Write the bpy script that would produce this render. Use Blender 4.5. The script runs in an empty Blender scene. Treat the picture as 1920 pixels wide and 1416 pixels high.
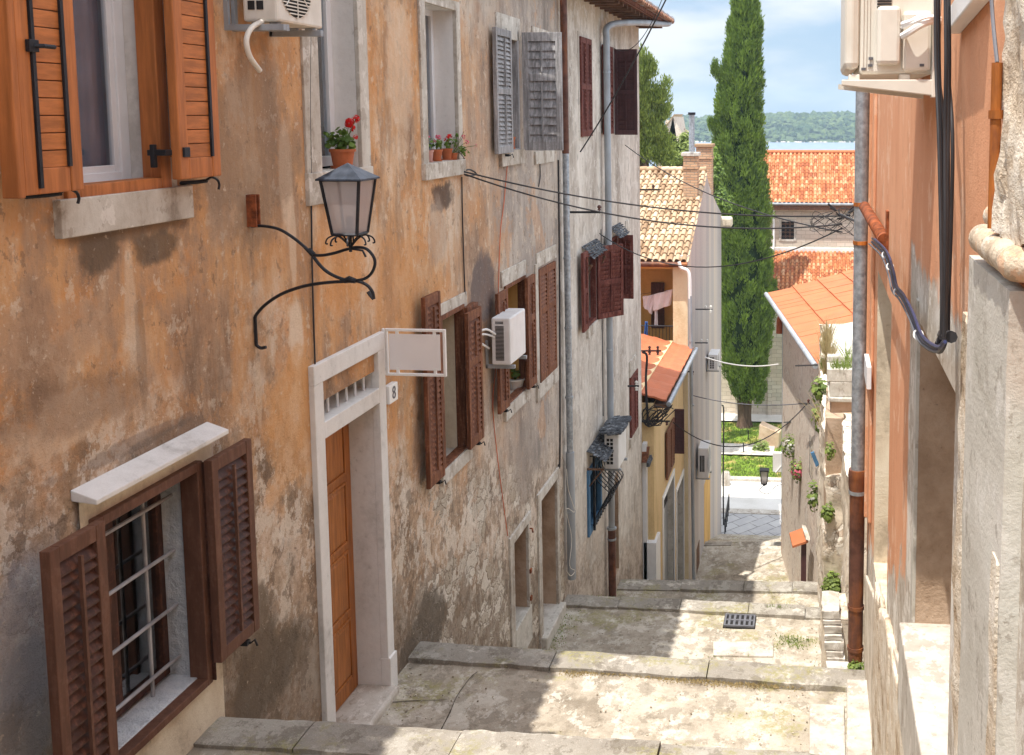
HAZE = 0.0004; SUN = 3.4; SKYTINT = (.45, .5, .55); LOWSKY = (1.6, 2.15, 2.9); CLOUD = (3.3, 3.45, 3.6); SKYHIGH = (8.6, 8.8, 9.0); EXPO = 1.0
import bpy, bmesh, math, random
import numpy as np
from mathutils import Vector, Matrix, noise as mnoise
random.seed(7); R = random.random
def U(a, b): return a + (b - a) * random.random()
scene = bpy.context.scene
COL = scene.collection
# ---------------------------------------------------------------- camera
FPX = 2000.0; PX0, PY0 = 1350.0, 420.0
PITCH = math.atan(205 / 2000.0); YAW = math.atan(180 * math.cos(PITCH) / 2000.0)
fwd = Vector((-math.sin(YAW) * math.cos(PITCH), math.cos(YAW) * math.cos(PITCH), -math.sin(PITCH)))
rgt = Vector((math.cos(YAW), math.sin(YAW), 0)); upv = rgt.cross(fwd)
def ray(px, py): return fwd + rgt * ((px - PX0) / FPX) + upv * (-(py - PY0) / FPX)
def atX(px, py, X): d = ray(px, py); return d * (X / d.x)
def atY(px, py, Y): d = ray(px, py); return d * (Y / d.y)
def atZ(px, py, Z): d = ray(px, py); return d * (Z / d.z)
cam = bpy.data.cameras.new('camera'); co = bpy.data.objects.new('camera', cam); COL.objects.link(co)
cam.sensor_width = 36; cam.lens = 37.5; cam.shift_x = (960 - PX0) / 1920; cam.shift_y = -(708 - PY0) / 1920
cam.clip_start = 0.05; cam.clip_end = 6000
co.rotation_euler = (math.pi / 2 - PITCH, 0, YAW); scene.camera = co
# ---------------------------------------------------------------- mesh helpers
class Fr:
    """a facade frame: a along the wall, z up, o outwards from it"""
    def __init__(s, O, u, n): s.O = Vector(O); s.u = Vector(u).normalized(); s.n = Vector(n).normalized()
    def P(s, a, z, o=0): return s.O + s.u * a + s.n * o + Vector((0, 0, z))
    def sub(s, a, o, ang):
        u = s.u * math.cos(ang) + s.n * math.sin(ang); n = -s.u * math.sin(ang) + s.n * math.cos(ang)
        return Fr(s.P(a, 0, o), u, n)
W3 = Fr((0, 0, 0), (1, 0, 0), (0, -1, 0))          # a = x, o = -y
class MB:
    def __init__(s): s.v = []; s.f = []; s.r = []
    def add(s, vs, fs, rnd=None):
        n = len(s.v); s.v += [tuple(v) for v in vs]; s.f += [tuple(i + n for i in f) for f in fs]
        r = R() if rnd is None else rnd; s.r += [r] * len(fs)
    def box(s, fr, a0, a1, z0, z1, o0, o1, rnd=None):
        P = fr.P
        vs = [P(a0, z0, o0), P(a1, z0, o0), P(a1, z1, o0), P(a0, z1, o0), P(a0, z0, o1), P(a1, z0, o1), P(a1, z1, o1), P(a0, z1, o1)]
        s.add(vs, [(0, 1, 2, 3), (7, 6, 5, 4), (4, 5, 1, 0), (5, 6, 2, 1), (6, 7, 3, 2), (7, 4, 0, 3)], rnd); return s
    def hexa(s, vs, rnd=None):
        s.add(vs, [(0, 1, 2, 3), (7, 6, 5, 4), (4, 5, 1, 0), (5, 6, 2, 1), (6, 7, 3, 2), (7, 4, 0, 3)], rnd); return s
    def quad(s, a, b, c, d, rnd=None): s.add([a, b, c, d], [(0, 1, 2, 3)], rnd); return s
    def tube(s, pts, r, seg=8, caps=True, flat=1.0, rnd=None):
        pts = [Vector(p) for p in pts]; n = len(pts); rs = r if isinstance(r, (list, tuple)) else [r] * n
        t0 = (pts[1] - pts[0]).normalized(); ref = Vector((0, 0, 1)) if abs(t0.z) < .9 else Vector((1, 0, 0))
        x = t0.cross(ref).normalized(); vs = []
        for i, p in enumerate(pts):
            t = (pts[min(i + 1, n - 1)] - pts[max(i - 1, 0)]).normalized()
            x = (x - t * x.dot(t)).normalized(); y = t.cross(x)
            for k in range(seg):
                an = 2 * math.pi * k / seg; vs.append(p + (x * math.cos(an) * flat + y * math.sin(an)) * rs[i])
        fs = [(i * seg + k, i * seg + (k + 1) % seg, (i + 1) * seg + (k + 1) % seg, (i + 1) * seg + k) for i in range(n - 1) for k in range(seg)]
        if caps: fs += [tuple(range(seg))[::-1], tuple((n - 1) * seg + k for k in range(seg))]
        s.add(vs, fs, rnd); return s
    def lathe(s, c, prof, seg=20, rnd=None):
        c = Vector(c); vs = [c + Vector((r * math.cos(2 * math.pi * k / seg), r * math.sin(2 * math.pi * k / seg), z)) for r, z in prof for k in range(seg)]
        fs = [(i * seg + k, i * seg + (k + 1) % seg, (i + 1) * seg + (k + 1) % seg, (i + 1) * seg + k) for i in range(len(prof) - 1) for k in range(seg)]
        s.add(vs, fs, rnd); return s
    def build(s, name, mat, parent=None, smooth=False, bevel=0, solid=0):
        me = bpy.data.meshes.new(name); off = Vector((0, 0, 0)); p = parent
        while p is not None: off += p.location; p = p.parent
        me.from_pydata([(v[0] - off.x, v[1] - off.y, v[2] - off.z) for v in s.v], [], s.f); me.update()
        at = me.attributes.new('rnd', 'FLOAT', 'FACE'); at.data.foreach_set('value', s.r)
        if mat: me.materials.append(mat)
        if smooth:
            me.polygons.foreach_set('use_smooth', [True] * len(me.polygons)); me.set_sharp_from_angle(angle=math.radians(40))
        o = bpy.data.objects.new(name, me); COL.objects.link(o); o.parent = parent
        if bevel:
            m = o.modifiers.new('bevel', 'BEVEL'); m.width = bevel; m.segments = 2; m.limit_method = 'ANGLE'
        if solid:
            m = o.modifiers.new('solid', 'SOLIDIFY'); m.thickness = solid
        return o
def thing(name, label, cat, loc=(0, 0, 0), group=None):
    o = bpy.data.objects.new(name, None); COL.objects.link(o); o.location = loc; o.empty_display_size = .1
    o['label'] = label; o['category'] = cat
    if group: o['group'] = group
    return o
def tag(o, label, cat, group=None, kind=None):
    o['label'] = label; o['category'] = cat
    if group: o['group'] = group
    if kind: o['kind'] = kind
    return o
def struct(o, label=None, kind='structure'):
    o['kind'] = kind
    if label: o['label'] = label
    return o
def smoothpath(pts, n=6):
    pts = [Vector(p) for p in pts]; out = []
    P = [pts[0] * 2 - pts[1]] + pts + [pts[-1] * 2 - pts[-2]]
    for i in range(1, len(P) - 2):
        for k in range(n):
            t = k / n; a, b, c, d = P[i - 1], P[i], P[i + 1], P[i + 2]
            out.append(.5 * ((2 * b) + (c - a) * t + (2 * a - 5 * b + 4 * c - d) * t * t + (3 * b - 3 * c + d - a) * t ** 3))
    out.append(pts[-1]); return out
def sag(a, b, s, n=24):
    a = Vector(a); b = Vector(b)
    return [a.lerp(b, i / n) - Vector((0, 0, 4 * s * (i / n) * (1 - i / n))) for i in range(n + 1)]
# ---------------------------------------------------------------- material helpers
class G:
    def __init__(s, name):
        s.m = bpy.data.materials.new(name); s.m.use_nodes = True; s.nt = s.m.node_tree; s.nt.nodes.clear()
        s.out = s.nt.nodes.new('ShaderNodeOutputMaterial'); s.bs = s.nt.nodes.new('ShaderNodeBsdfPrincipled')
        s.nt.links.new(s.bs.outputs[0], s.out.inputs[0]); s._pos = None
    def nd(s, t): return s.nt.nodes.new(t)
    def put(s, sock, v):
        if isinstance(v, bpy.types.NodeSocket): s.nt.links.new(v, sock)
        elif v is not None:
            if sock.type == 'RGBA' and len(v) == 3: v = (*v, 1)
            sock.default_value = v
    def pos(s):
        if s._pos is None: s._pos = s.nd('ShaderNodeNewGeometry').outputs['Position']
        return s._pos
    def sep(s, v=None):
        n = s.nd('ShaderNodeSeparateXYZ'); s.put(n.inputs[0], v or s.pos()); return n.outputs
    def comb(s, x, y, z):
        n = s.nd('ShaderNodeCombineXYZ'); s.put(n.inputs[0], x); s.put(n.inputs[1], y); s.put(n.inputs[2], z); return n.outputs[0]
    def vm(s, op, a, b=None):
        n = s.nd('ShaderNodeVectorMath'); n.operation = op; s.put(n.inputs[0], a); s.put(n.inputs[1], b)
        return n.outputs['Value'] if op in ('LENGTH', 'DOT_PRODUCT') else n.outputs[0]
    def sc(s, xyz, v=None): return s.vm('MULTIPLY', v or s.pos(), xyz)
    def noise(s, scale, detail=4, rough=.55, vec=None, dist=0, out=0):
        n = s.nd('ShaderNodeTexNoise'); s.put(n.inputs['Vector'], vec or s.pos()); n.inputs['Scale'].default_value = scale
        n.inputs['Detail'].default_value = detail; n.inputs['Roughness'].default_value = rough; n.inputs['Distortion'].default_value = dist
        return n.outputs[out]
    def vor(s, scale, feature='F1', vec=None, out='Distance', rand=1):
        n = s.nd('ShaderNodeTexVoronoi'); n.feature = feature; s.put(n.inputs['Vector'], vec or s.pos()); n.inputs['Scale'].default_value = scale
        n.inputs['Randomness'].default_value = rand; return n.outputs[out]
    def math(s, op, a, b=None, clamp=False):
        n = s.nd('ShaderNodeMath'); n.operation = op; n.use_clamp = clamp; s.put(n.inputs[0], a); s.put(n.inputs[1], b); return n.outputs[0]
    def step(s, x, lo, hi):
        n = s.nd('ShaderNodeMapRange'); n.interpolation_type = 'SMOOTHSTEP'; s.put(n.inputs[0], x); n.inputs[1].default_value = lo; n.inputs[2].default_value = hi
        n.inputs[3].default_value = 0; n.inputs[4].default_value = 1; return n.outputs[0]
    def lin(s, x, lo, hi):
        n = s.nd('ShaderNodeMapRange'); s.put(n.inputs[0], x); n.inputs[1].default_value = lo; n.inputs[2].default_value = hi
        n.inputs[3].default_value = 0; n.inputs[4].default_value = 1; return n.outputs[0]
    def ramp(s, x, pts):
        n = s.nd('ShaderNodeValToRGB'); s.put(n.inputs[0], x); e = n.color_ramp.elements
        while len(e) < len(pts): e.new(.5)
        for k, (p, c) in enumerate(pts): e[k].position = p; e[k].color = (*c, 1)
        return n.outputs[0]
    def mix(s, f, a, b, mode='MIX'):
        n = s.nd('ShaderNodeMix'); n.data_type = 'RGBA'; n.blend_type = mode; s.put(n.inputs[0], f); s.put(n.inputs[6], a); s.put(n.inputs[7], b); return n.outputs[2]
    def attr(s):
        n = s.nd('ShaderNodeAttribute'); n.attribute_name = 'rnd'; return n.outputs['Fac']
    def objr(s): return s.nd('ShaderNodeObjectInfo').outputs['Random']
    def bump(s, h, strength=.5, dist=.02, prev=None):
        n = s.nd('ShaderNodeBump'); n.inputs['Strength'].default_value = strength; n.inputs['Distance'].default_value = dist
        s.put(n.inputs['Height'], h)
        if prev: s.put(n.inputs['Normal'], prev)
        return n.outputs[0]
    def done(s, col=None, rough=.85, bump=None, metal=0, spec=.3):
        s.put(s.bs.inputs['Base Color'], col); s.put(s.bs.inputs['Roughness'], rough); s.put(s.bs.inputs['Metallic'], metal)
        s.bs.inputs['Specular IOR Level'].default_value = spec
        if bump: s.put(s.bs.inputs['Normal'], bump)
        return s.m
def blob(g, y, z, ry, rz, nz, edge=.35, amp=1.2):
    """soft-edged stain of its own shape on a wall: centre (y,z), radii, broken up by noise nz"""
    q = g.sep(g.vm('DIVIDE', g.vm('SUBTRACT', g.pos(), (0, y, z)), (1, ry, rz)))
    l = g.vm('LENGTH', g.comb(0, q[1], q[2]))
    return g.step(g.math('ADD', g.math('SUBTRACT', 1.0, l), g.math('MULTIPLY', g.math('SUBTRACT', nz, .5), amp)), -edge * .3, edge)
def crisp(g, c, layers):
    """flaked coats with hard broken edges: (scale, threshold, colour, amount, seed)"""
    for (s_, th, col, am, sd_) in layers:
        n = g.noise(s_, 10, .68, g.vm('ADD', g.sc((1, .75, .6)), (sd_, sd_ * 1.7, sd_ * .3)))
        c = g.mix(g.math('MULTIPLY', g.step(n, th, th + .012), am), c, col)
    return c
def mul(c, k): return tuple(x * k for x in c)
def plain(name, col, rough=.6, metal=0, var=.25, scale=6, stretch=(1, 1, 1), bs=.15, bscale=60, spec=.22, grime=None, gr=.5, gscale=2.5):
    g = G(name); n = g.noise(scale, 5, .6, g.sc(stretch)); n2 = g.noise(bscale, 3, .6, g.sc(stretch))
    c = g.mix(g.step(n, .3, .7), mul(col, 1 - var), mul(col, 1 + var * .5))
    if grime: c = g.mix(g.math('MULTIPLY', g.step(g.noise(gscale, 6, .65, g.sc((1, 1, .35))), .45, .7), gr), c, grime)
    return g.done(c, rough, g.bump(g.math('ADD', n, g.math('MULTIPLY', n2, .5)), bs, .01), metal, spec)
# ---------------------------------------------------------------- materials
def plaster_left():
    g = G('ochre_plaster'); p = g.sep(); y, z = p[1], p[2]
    h = g.math('ADD', g.math('ADD', z, g.math('MULTIPLY', y, .38)), 1.40)        # height above the falling street
    big = g.noise(.75, 6, .62, g.sc((1, 1, .7))); st = g.noise(2.6, 7, .65, g.sc((1, .7, .2))); mid = g.noise(2.4, 7, .66); fine = g.noise(17, 8, .7)
    strk = g.noise(7, 7, .72, g.sc((1, .6, .10)))
    a = g.math('ADD', g.math('MULTIPLY', big, .4), g.math('MULTIPLY', st, .6))
    c = g.ramp(a, [(.39, (.24, .15, .095)), (.45, (.41, .255, .155)), (.50, (.56, .31, .145)), (.545, (.60, .40, .25)), (.60, (.70, .56, .42))])
    c = g.mix(g.math('MULTIPLY', g.step(g.noise(1.35, 8, .7, g.vm('ADD', g.pos(), (4, 4, 2))), .50, .60), .7), c, (.56, .265, .10)); c = g.mix(g.math('MULTIPLY', g.step(g.noise(2.6, 8, .7, g.sc((1, .8, .22))), .52, .62), .5), c, (.25, .165, .11))
    c = g.mix(g.math('MULTIPLY', g.step(strk, .5, .75), .35), c, (.62, .50, .36))
    # towards the far end the colour has washed out to grey
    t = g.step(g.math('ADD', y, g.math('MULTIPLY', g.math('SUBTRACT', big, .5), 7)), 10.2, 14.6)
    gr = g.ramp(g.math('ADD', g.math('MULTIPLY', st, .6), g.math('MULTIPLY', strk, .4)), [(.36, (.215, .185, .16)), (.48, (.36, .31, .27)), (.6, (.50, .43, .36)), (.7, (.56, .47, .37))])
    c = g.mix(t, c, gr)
    c = crisp(g, c, [(3.0, .56, (.64, .51, .38), .25, 3), (5.5, .575, (.24, .165, .115), .3, 8), (1.7, .57, (.54, .27, .11), .35, 15), (9, .59, (.66, .55, .43), .45, 21), (11, .60, (.15, .105, .075), .5, 27)])
    # foot of the wall: peeled, salty, mottled
    lo = g.step(g.math('ADD', g.math('SUBTRACT', 2.2, h), g.math('MULTIPLY', g.math('SUBTRACT', big, .5), 5.5)), -.15, 1.1)
    md = g.ramp(g.math('ADD', g.math('MULTIPLY', mid, .7), g.math('MULTIPLY', fine, .3)), [(.40, (.20, .145, .10)), (.48, (.40, .30, .215)), (.54, (.58, .46, .36)), (.62, (.64, .55, .46))])
    c = g.mix(g.math('MULTIPLY', lo, .8), c, md)
    c = g.mix(lo, c, crisp(g, c, [(4.2, .53, (.66, .57, .47), .75, 33), (6.2, .55, (.17, .12, .085), .6, 38), (9, .56, (.70, .62, .53), .6, 44)]))
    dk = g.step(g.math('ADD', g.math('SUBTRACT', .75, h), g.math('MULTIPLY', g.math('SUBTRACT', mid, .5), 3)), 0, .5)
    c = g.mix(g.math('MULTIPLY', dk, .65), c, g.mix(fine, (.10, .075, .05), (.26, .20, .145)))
    # bare stone where the render fell off, beyond the door
    sv = g.sc((1, .8, 1.5), g.vm('ADD', g.pos(), g.sc((.5, .5, .5), g.noise(2.6, 5, .6, out=1))))
    ed = g.vor(4.6, 'DISTANCE_TO_EDGE', sv); cc = g.vor(4.6, 'F1', sv, 'Color')
    stc = g.mix(g.step(ed, .0, .04), (.22, .165, .12), g.mix(g.sep(cc)[0], (.40, .33, .25), (.66, .59, .50)))
    zone = g.math('MULTIPLY', g.step(y, 9.7, 10.6), g.step(h, 2.1, 1.3))
    sm = g.math('MULTIPLY', zone, g.step(g.noise(1.9, 8, .68), .515, .53))
    c = g.mix(sm, c, stc)
    # single stains, patches and the old cement repairs
    for (yy, zz, ry, rz, colr, amt, am) in STAINS_LEFT:
        c = g.mix(g.math('MULTIPLY', blob(g, yy, zz, ry, rz, mid, .3, am), amt), c, colr)
    c = g.mix(g.math('MULTIPLY', g.step(fine, .60, .66), .5), c, (.66, .54, .42))
    c = g.mix(g.math('MULTIPLY', g.step(fine, .37, .30), .55), c, (.20, .14, .09))
    bh = g.math('ADD', g.math('MULTIPLY', mid, 1.2), g.math('MULTIPLY', fine, .75)); bh = g.math('ADD', bh, g.math('MULTIPLY', g.step(g.noise(3.1, 8, .7, g.vm('ADD', g.pos(), (3, 1, 2))), .50, .53), g.math('ADD', .12, g.math('MULTIPLY', lo, .35)))); bh = g.math('ADD', bh, g.math('MULTIPLY', g.noise(70, 4, .6), .25))
    bh = g.math('SUBTRACT', bh, g.math('MULTIPLY', g.math('MULTIPLY', sm, g.step(ed, .09, 0)), 1.2)); bh = g.math('SUBTRACT', bh, g.math('MULTIPLY', sm, .5))
    return g.done(c, .92, g.bump(bh, .55, .03), 0, .15)
def plaster_mid():
    g = G('grey_plaster'); p = g.sep(); y, z = p[1], p[2]
    h = g.math('ADD', g.math('ADD', z, g.math('MULTIPLY', y, .38)), 1.40)
    st = g.noise(1.6, 8, .68, g.sc((1, .55, .22))); st2 = g.noise(5, 7, .7, g.sc((1, .4, .10))); mid = g.noise(2.1, 7, .66); fine = g.noise(14, 8, .7)
    a = g.math('ADD', g.math('MULTIPLY', st, .6), g.math('MULTIPLY', st2, .4))
    c = g.ramp(a, [(.36, (.25, .215, .18)), (.45, (.42, .37, .315)), (.53, (.54, .49, .425)), (.62, (.70, .65, .58))])
    c = g.mix(g.math('MULTIPLY', g.step(z, 1.2, 1.95), .5), c, (.50, .36, .20))
    c = crisp(g, c, [(3, .55, (.66, .62, .56), .5, 4), (5, .56, (.27, .23, .20), .4, 9), (8, .57, (.70, .66, .60), .45, 17)])
    lo = g.step(g.math('ADD', g.math('SUBTRACT', 1.1, h), g.math('MULTIPLY', g.math('SUBTRACT', mid, .5), 5)), 0, .9)
    c = g.mix(g.math('MULTIPLY', lo, .9), c, g.ramp(g.math('ADD', g.math('MULTIPLY', mid, .6), g.math('MULTIPLY', fine, .4)), [(.42, (.20, .155, .12)), (.5, (.44, .36, .29)), (.6, (.62, .55, .47))]))
    c = g.mix(g.math('MULTIPLY', g.step(fine, .6, .68), .4), c, (.72, .68, .62))
    c = g.mix(g.math('MULTIPLY', g.step(fine, .38, .3), .5), c, (.18, .15, .12))
    return g.done(c, .92, g.bump(g.math('ADD', mid, g.math('MULTIPLY', fine, .7)), .5, .03), 0, .15)
def plaster_right():
    g = G('salmon_roughcast'); p = g.sep(); y, z = p[1], p[2]
    n = g.noise(1.2, 6, .6, g.sc((1, 1, .5))); mid = g.noise(3, 7, .65); gran = g.noise(120, 3, .7); f = g.noise(16, 7, .7); st = g.noise(5, 6, .6, g.sc((1, 1, .08)))
    c = g.mix(g.step(n, .35, .65), (.60, .275, .145), (.68, .345, .195)); c = g.mix(g.math('MULTIPLY', g.step(st, .5, .7), .3), c, (.70, .42, .26))
    c = g.mix(g.math('MULTIPLY', g.step(gran, .45, .7), .3), c, (.74, .43, .27))
    # cement render round the near doorway and at the foot
    e = g.math('MULTIPLY', g.math('SUBTRACT', mid, .5), 1.1)
    ma = g.math('MULTIPLY', g.step(g.math('ADD', y, g.math('MULTIPLY', e, .25)), 6.15, 6.05), g.step(g.math('ADD', z, g.math('MULTIPLY', e, .45)), -.72, -.80))
    hh = g.math('ADD', g.math('ADD', z, g.math('MULTIPLY', y, .38)), 1.40)
    mb = g.step(g.math('ADD', hh, g.math('MULTIPLY', e, 1.3)), 1.15, .95)
    gm = g.math('MAXIMUM', ma, mb)
    cem = g.ramp(g.math('ADD', g.math('MULTIPLY', mid, .6), g.math('MULTIPLY', f, .4)), [(.38, (.34, .28, .22)), (.48, (.48, .42, .35)), (.6, (.58, .53, .46)), (.7, (.66, .62, .56))])
    c = crisp(g, c, [(4, .57, (.80, .58, .42), .4, 5), (7, .585, (.50, .24, .13), .4, 12)])
    cem = crisp(g, cem, [(3.5, .54, (.74, .70, .63), .6, 4), (6, .56, (.34, .27, .20), .6, 9), (10, .57, (.78, .75, .69), .6, 17)])
    c = g.mix(gm, c, cem)
    c = g.mix(g.math('MULTIPLY', g.step(f, .36, .3), .6), c, (.2, .14, .1))
    bh = g.math('ADD', g.math('MULTIPLY', gran, .35), g.math('MULTIPLY', mid, .8)); bh = g.math('SUBTRACT', bh, g.math('MULTIPLY', gm, .4)); bh = g.math('ADD', bh, g.math('MULTIPLY', f, .5))
    return g.done(c, .92, g.bump(bh, .5, .02), 0, .15)
def render_coat(name, cols, stretch=.3, scale=2.2, spots=.5, bs=.5, rr=.9, ys=1, crs=None):
    g = G(name); a = g.noise(scale, 7, .62, g.sc((1, ys, stretch))); f = g.noise(18, 7, .7, g.sc((1, ys, 1))); gran = g.noise(90, 3, .6)
    c = g.ramp(g.math('ADD', g.math('MULTIPLY', a, .75), g.math('MULTIPLY', f, .25)), [(.36 + .30 * i / (len(cols) - 1), c) for i, c in enumerate(cols)])
    c = g.mix(g.math('MULTIPLY', g.step(f, .37, .3), spots), c, mul(cols[0], .55))
    if crs: c = crisp(g, c, crs)
    return g.done(c, rr, g.bump(g.math('ADD', g.math('ADD', a, g.math('MULTIPLY', f, .6)), g.math('MULTIPLY', gran, .25)), bs, .02), 0, .2)
def rubble(name, cols, mortar, scale=4.5, zs=1.6, bs=1.0, mw=.06, dist=.02, cover=None, ys=1):
    g = G(name); v = g.sc((1, ys, zs), g.vm('ADD', g.pos(), g.sc((.3, .3, .3), g.noise(3.5, 5, .6, out=1))))
    ed = g.vor(scale, 'DISTANCE_TO_EDGE', v); cc = g.sep(g.vor(scale, 'F1', v, 'Color'))[0]; f = g.noise(16, 7, .7); m = g.noise(1.3, 5, .6)
    c = g.ramp(g.math('ADD', g.math('MULTIPLY', cc, .7), g.math('MULTIPLY', f, .3)), [(.15 + .6 * i / (len(cols) - 1), c) for i, c in enumerate(cols)])
    c = g.mix(g.step(ed, mw, mw * .25), c, mortar); c = g.mix(g.math('MULTIPLY', g.step(m, .5, .65), .35), c, mul(mortar, 1.3))
    hb = g.step(ed, 0, mw * 1.6)
    if cover:
        pm = g.step(g.noise(2.2, 8, .7, g.sc((1, 1, .7))), .46, .50); c = g.mix(pm, c, g.mix(g.step(f, .35, .65), cover, mul(cover, 1.25))); hb = g.math('MAXIMUM', hb, g.math('MULTIPLY', pm, 1.4))
    c = g.mix(g.math('MULTIPLY', g.step(f, .38, .3), .6), c, mul(mortar, .45))
    return g.done(c, .93, g.bump(g.math('ADD', hb, g.math('MULTIPLY', f, .7)), bs, dist), 0, .15)
def ashlar(name, cols, mortar, ax=0, bw=.45, bh=.2, bs=.6):
    g = G(name); p = g.sep(); nz = g.noise(2, 3, .5)
    v = g.comb(g.math('ADD', p[ax], g.math('MULTIPLY', nz, .06)), g.math('ADD', p[2], g.math('MULTIPLY', nz, .05)), 0)
    b = g.nd('ShaderNodeTexBrick'); g.put(b.inputs['Vector'], v); b.inputs['Scale'].default_value = 1; b.inputs['Mortar Size'].default_value = .014
    b.inputs['Brick Width'].default_value = bw; b.inputs['Row Height'].default_value = bh; b.inputs['Bias'].default_value = 0; b.inputs['Mortar Smooth'].default_value = .5
    b.inputs['Color1'].default_value = (*cols[0], 1); b.inputs['Color2'].default_value = (*cols[1], 1); b.inputs['Mortar'].default_value = (*mortar, 1)
    f = g.noise(9, 7, .7); m = g.noise(.6, 5, .6)
    c = g.mix(g.math('MULTIPLY', g.step(m, .42, .62), .45), b.outputs[0], cols[2]); c = g.mix(g.math('MULTIPLY', g.step(f, .42, .3), .6), c, mul(mortar, .7))
    return g.done(c, .93, g.bump(g.math('ADD', g.math('MULTIPLY', b.outputs['Fac'], -1), f), bs, .02), 0, .15)
def tiles(name, cols, rough=.85):
    g = G(name); r = g.attr(); f = g.noise(10, 6, .7); m = g.noise(.8, 4, .6)
    c = g.ramp(g.math('ADD', g.math('MULTIPLY', r, .75), g.math('MULTIPLY', f, .25)), [(.1 + .75 * i / (len(cols) - 1), c) for i, c in enumerate(cols)])
    c = g.mix(g.math('MULTIPLY', g.step(m, .52, .66), .25), c, mul(cols[0], .6)); c = g.mix(g.math('MULTIPLY', g.step(f, .62, .7), .5), c, (.62, .52, .36))
    return g.done(c, rough, g.bump(f, .4, .015), 0, .2)
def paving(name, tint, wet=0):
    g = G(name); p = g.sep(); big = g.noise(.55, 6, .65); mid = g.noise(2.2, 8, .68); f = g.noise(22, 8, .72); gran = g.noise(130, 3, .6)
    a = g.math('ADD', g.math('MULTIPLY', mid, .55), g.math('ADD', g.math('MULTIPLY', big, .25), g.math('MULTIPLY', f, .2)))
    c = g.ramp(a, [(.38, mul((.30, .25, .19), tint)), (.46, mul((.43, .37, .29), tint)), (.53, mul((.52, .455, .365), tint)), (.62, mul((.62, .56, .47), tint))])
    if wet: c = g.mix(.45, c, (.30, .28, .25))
    c = crisp(g, c, [(2.2, .555, mul((.70, .65, .55), tint), .6, 3), (3.3, .56, mul((.24, .20, .15), tint), .5, 9), (7, .58, mul((.22, .18, .13), tint), .45, 14), (5, .57, mul((.76, .71, .62), tint), .5, 19)])
    mo = g.math('MULTIPLY', g.step(g.noise(1.1, 7, .7, g.vm('ADD', g.pos(), (7, 3, 0))), .52, .62), g.step(f, .4, .58))
    c = g.mix(g.math('MULTIPLY', mo, .75), c, (.26, .235, .085))
    c = g.mix(g.math('MULTIPLY', g.step(g.noise(1.7, 8, .75, g.vm('ADD', g.pos(), (1, 9, 0))), .56, .64), .6), c, (.66, .61, .52))
    c = g.mix(g.math('MULTIPLY', g.step(gran, .40, .30), .6), c, (.18, .145, .11)); c = g.mix(g.math('MULTIPLY', g.step(gran, .60, .70), .4), c, (.74, .69, .60)); c = g.mix(g.math('MULTIPLY', g.step(f, .38, .32), .75), c, (.13, .105, .075)); c = g.mix(g.math('MULTIPLY', g.step(g.vor(.9, 'DISTANCE_TO_EDGE', g.vm('ADD', g.pos(), g.sc((.6, .6, .6), g.noise(2, 6, .7, out=1)))), .008, .003), .28), c, (.18, .15, .11))
    return g.done(c, .9, g.bump(g.math('ADD', g.math('ADD', mid, g.math('MULTIPLY', f, .5)), g.math('MULTIPLY', gran, .2)), .6, .025), 0, .2)
def wood(name, col, var=.45, stretch=(1, 1, .08), rough=.5, scale=22, spec=.4, wear=None, wr=.3):
    g = G(name); n = g.noise(scale, 6, .65, g.sc(stretch)); m = g.noise(2.2, 5, .6); f = g.noise(30, 5, .6)
    c = g.mix(g.step(n, .3, .7), mul(col, 1 - var), mul(col, 1 + var * .6)); c = g.mix(g.math('MULTIPLY', g.step(m, .45, .7), .35), c, mul(col, .6))
    if wear: c = g.mix(g.math('MULTIPLY', g.step(g.math('ADD', g.math('MULTIPLY', n, .5), g.math('MULTIPLY', f, .5)), .50, .60), wr), c, wear)
    return g.done(c, rough, g.bump(n, .3, .006), 0, spec)
def leafmat(name, dark, light, trans=.35, rough=.55):
    g = G(name); r = g.attr(); n = g.noise(1.2, 3, .5); c = g.mix(g.math('ADD', g.math('MULTIPLY', r, .8), g.math('MULTIPLY', g.math('SUBTRACT', n, .5), .6), True), dark, light)
    t = g.nd('ShaderNodeBsdfTranslucent'); g.put(t.inputs[0], g.mix(.5, c, mul(light, 1.2))); ms = g.nd('ShaderNodeMixShader'); ms.inputs[0].default_value = trans
    g.done(c, rough, None, 0, .35); g.nt.links.new(g.bs.outputs[0], ms.inputs[1]); g.nt.links.new(t.outputs[0], ms.inputs[2]); g.nt.links.new(ms.outputs[0], g.out.inputs[0])
    return g.m
def glassmat(name, tint=(.84, .88, .92), tr=.75):
    g = G(name); t = g.nd('ShaderNodeBsdfTransparent'); g.put(t.inputs[0], tint); gl = g.nd('ShaderNodeBsdfGlossy'); gl.inputs['Roughness'].default_value = .03
    fr = g.nd('ShaderNodeFresnel'); fr.inputs[0].default_value = 1.5; ms = g.nd('ShaderNodeMixShader')
    g.put(ms.inputs[0], g.math('ADD', g.math('MULTIPLY', fr.outputs[0], .28), .03)); g.nt.links.new(t.outputs[0], ms.inputs[1]); g.nt.links.new(gl.outputs[0], ms.inputs[2])
    g.nt.links.new(ms.outputs[0], g.out.inputs[0]); g.nt.nodes.remove(g.bs); return g.m
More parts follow.
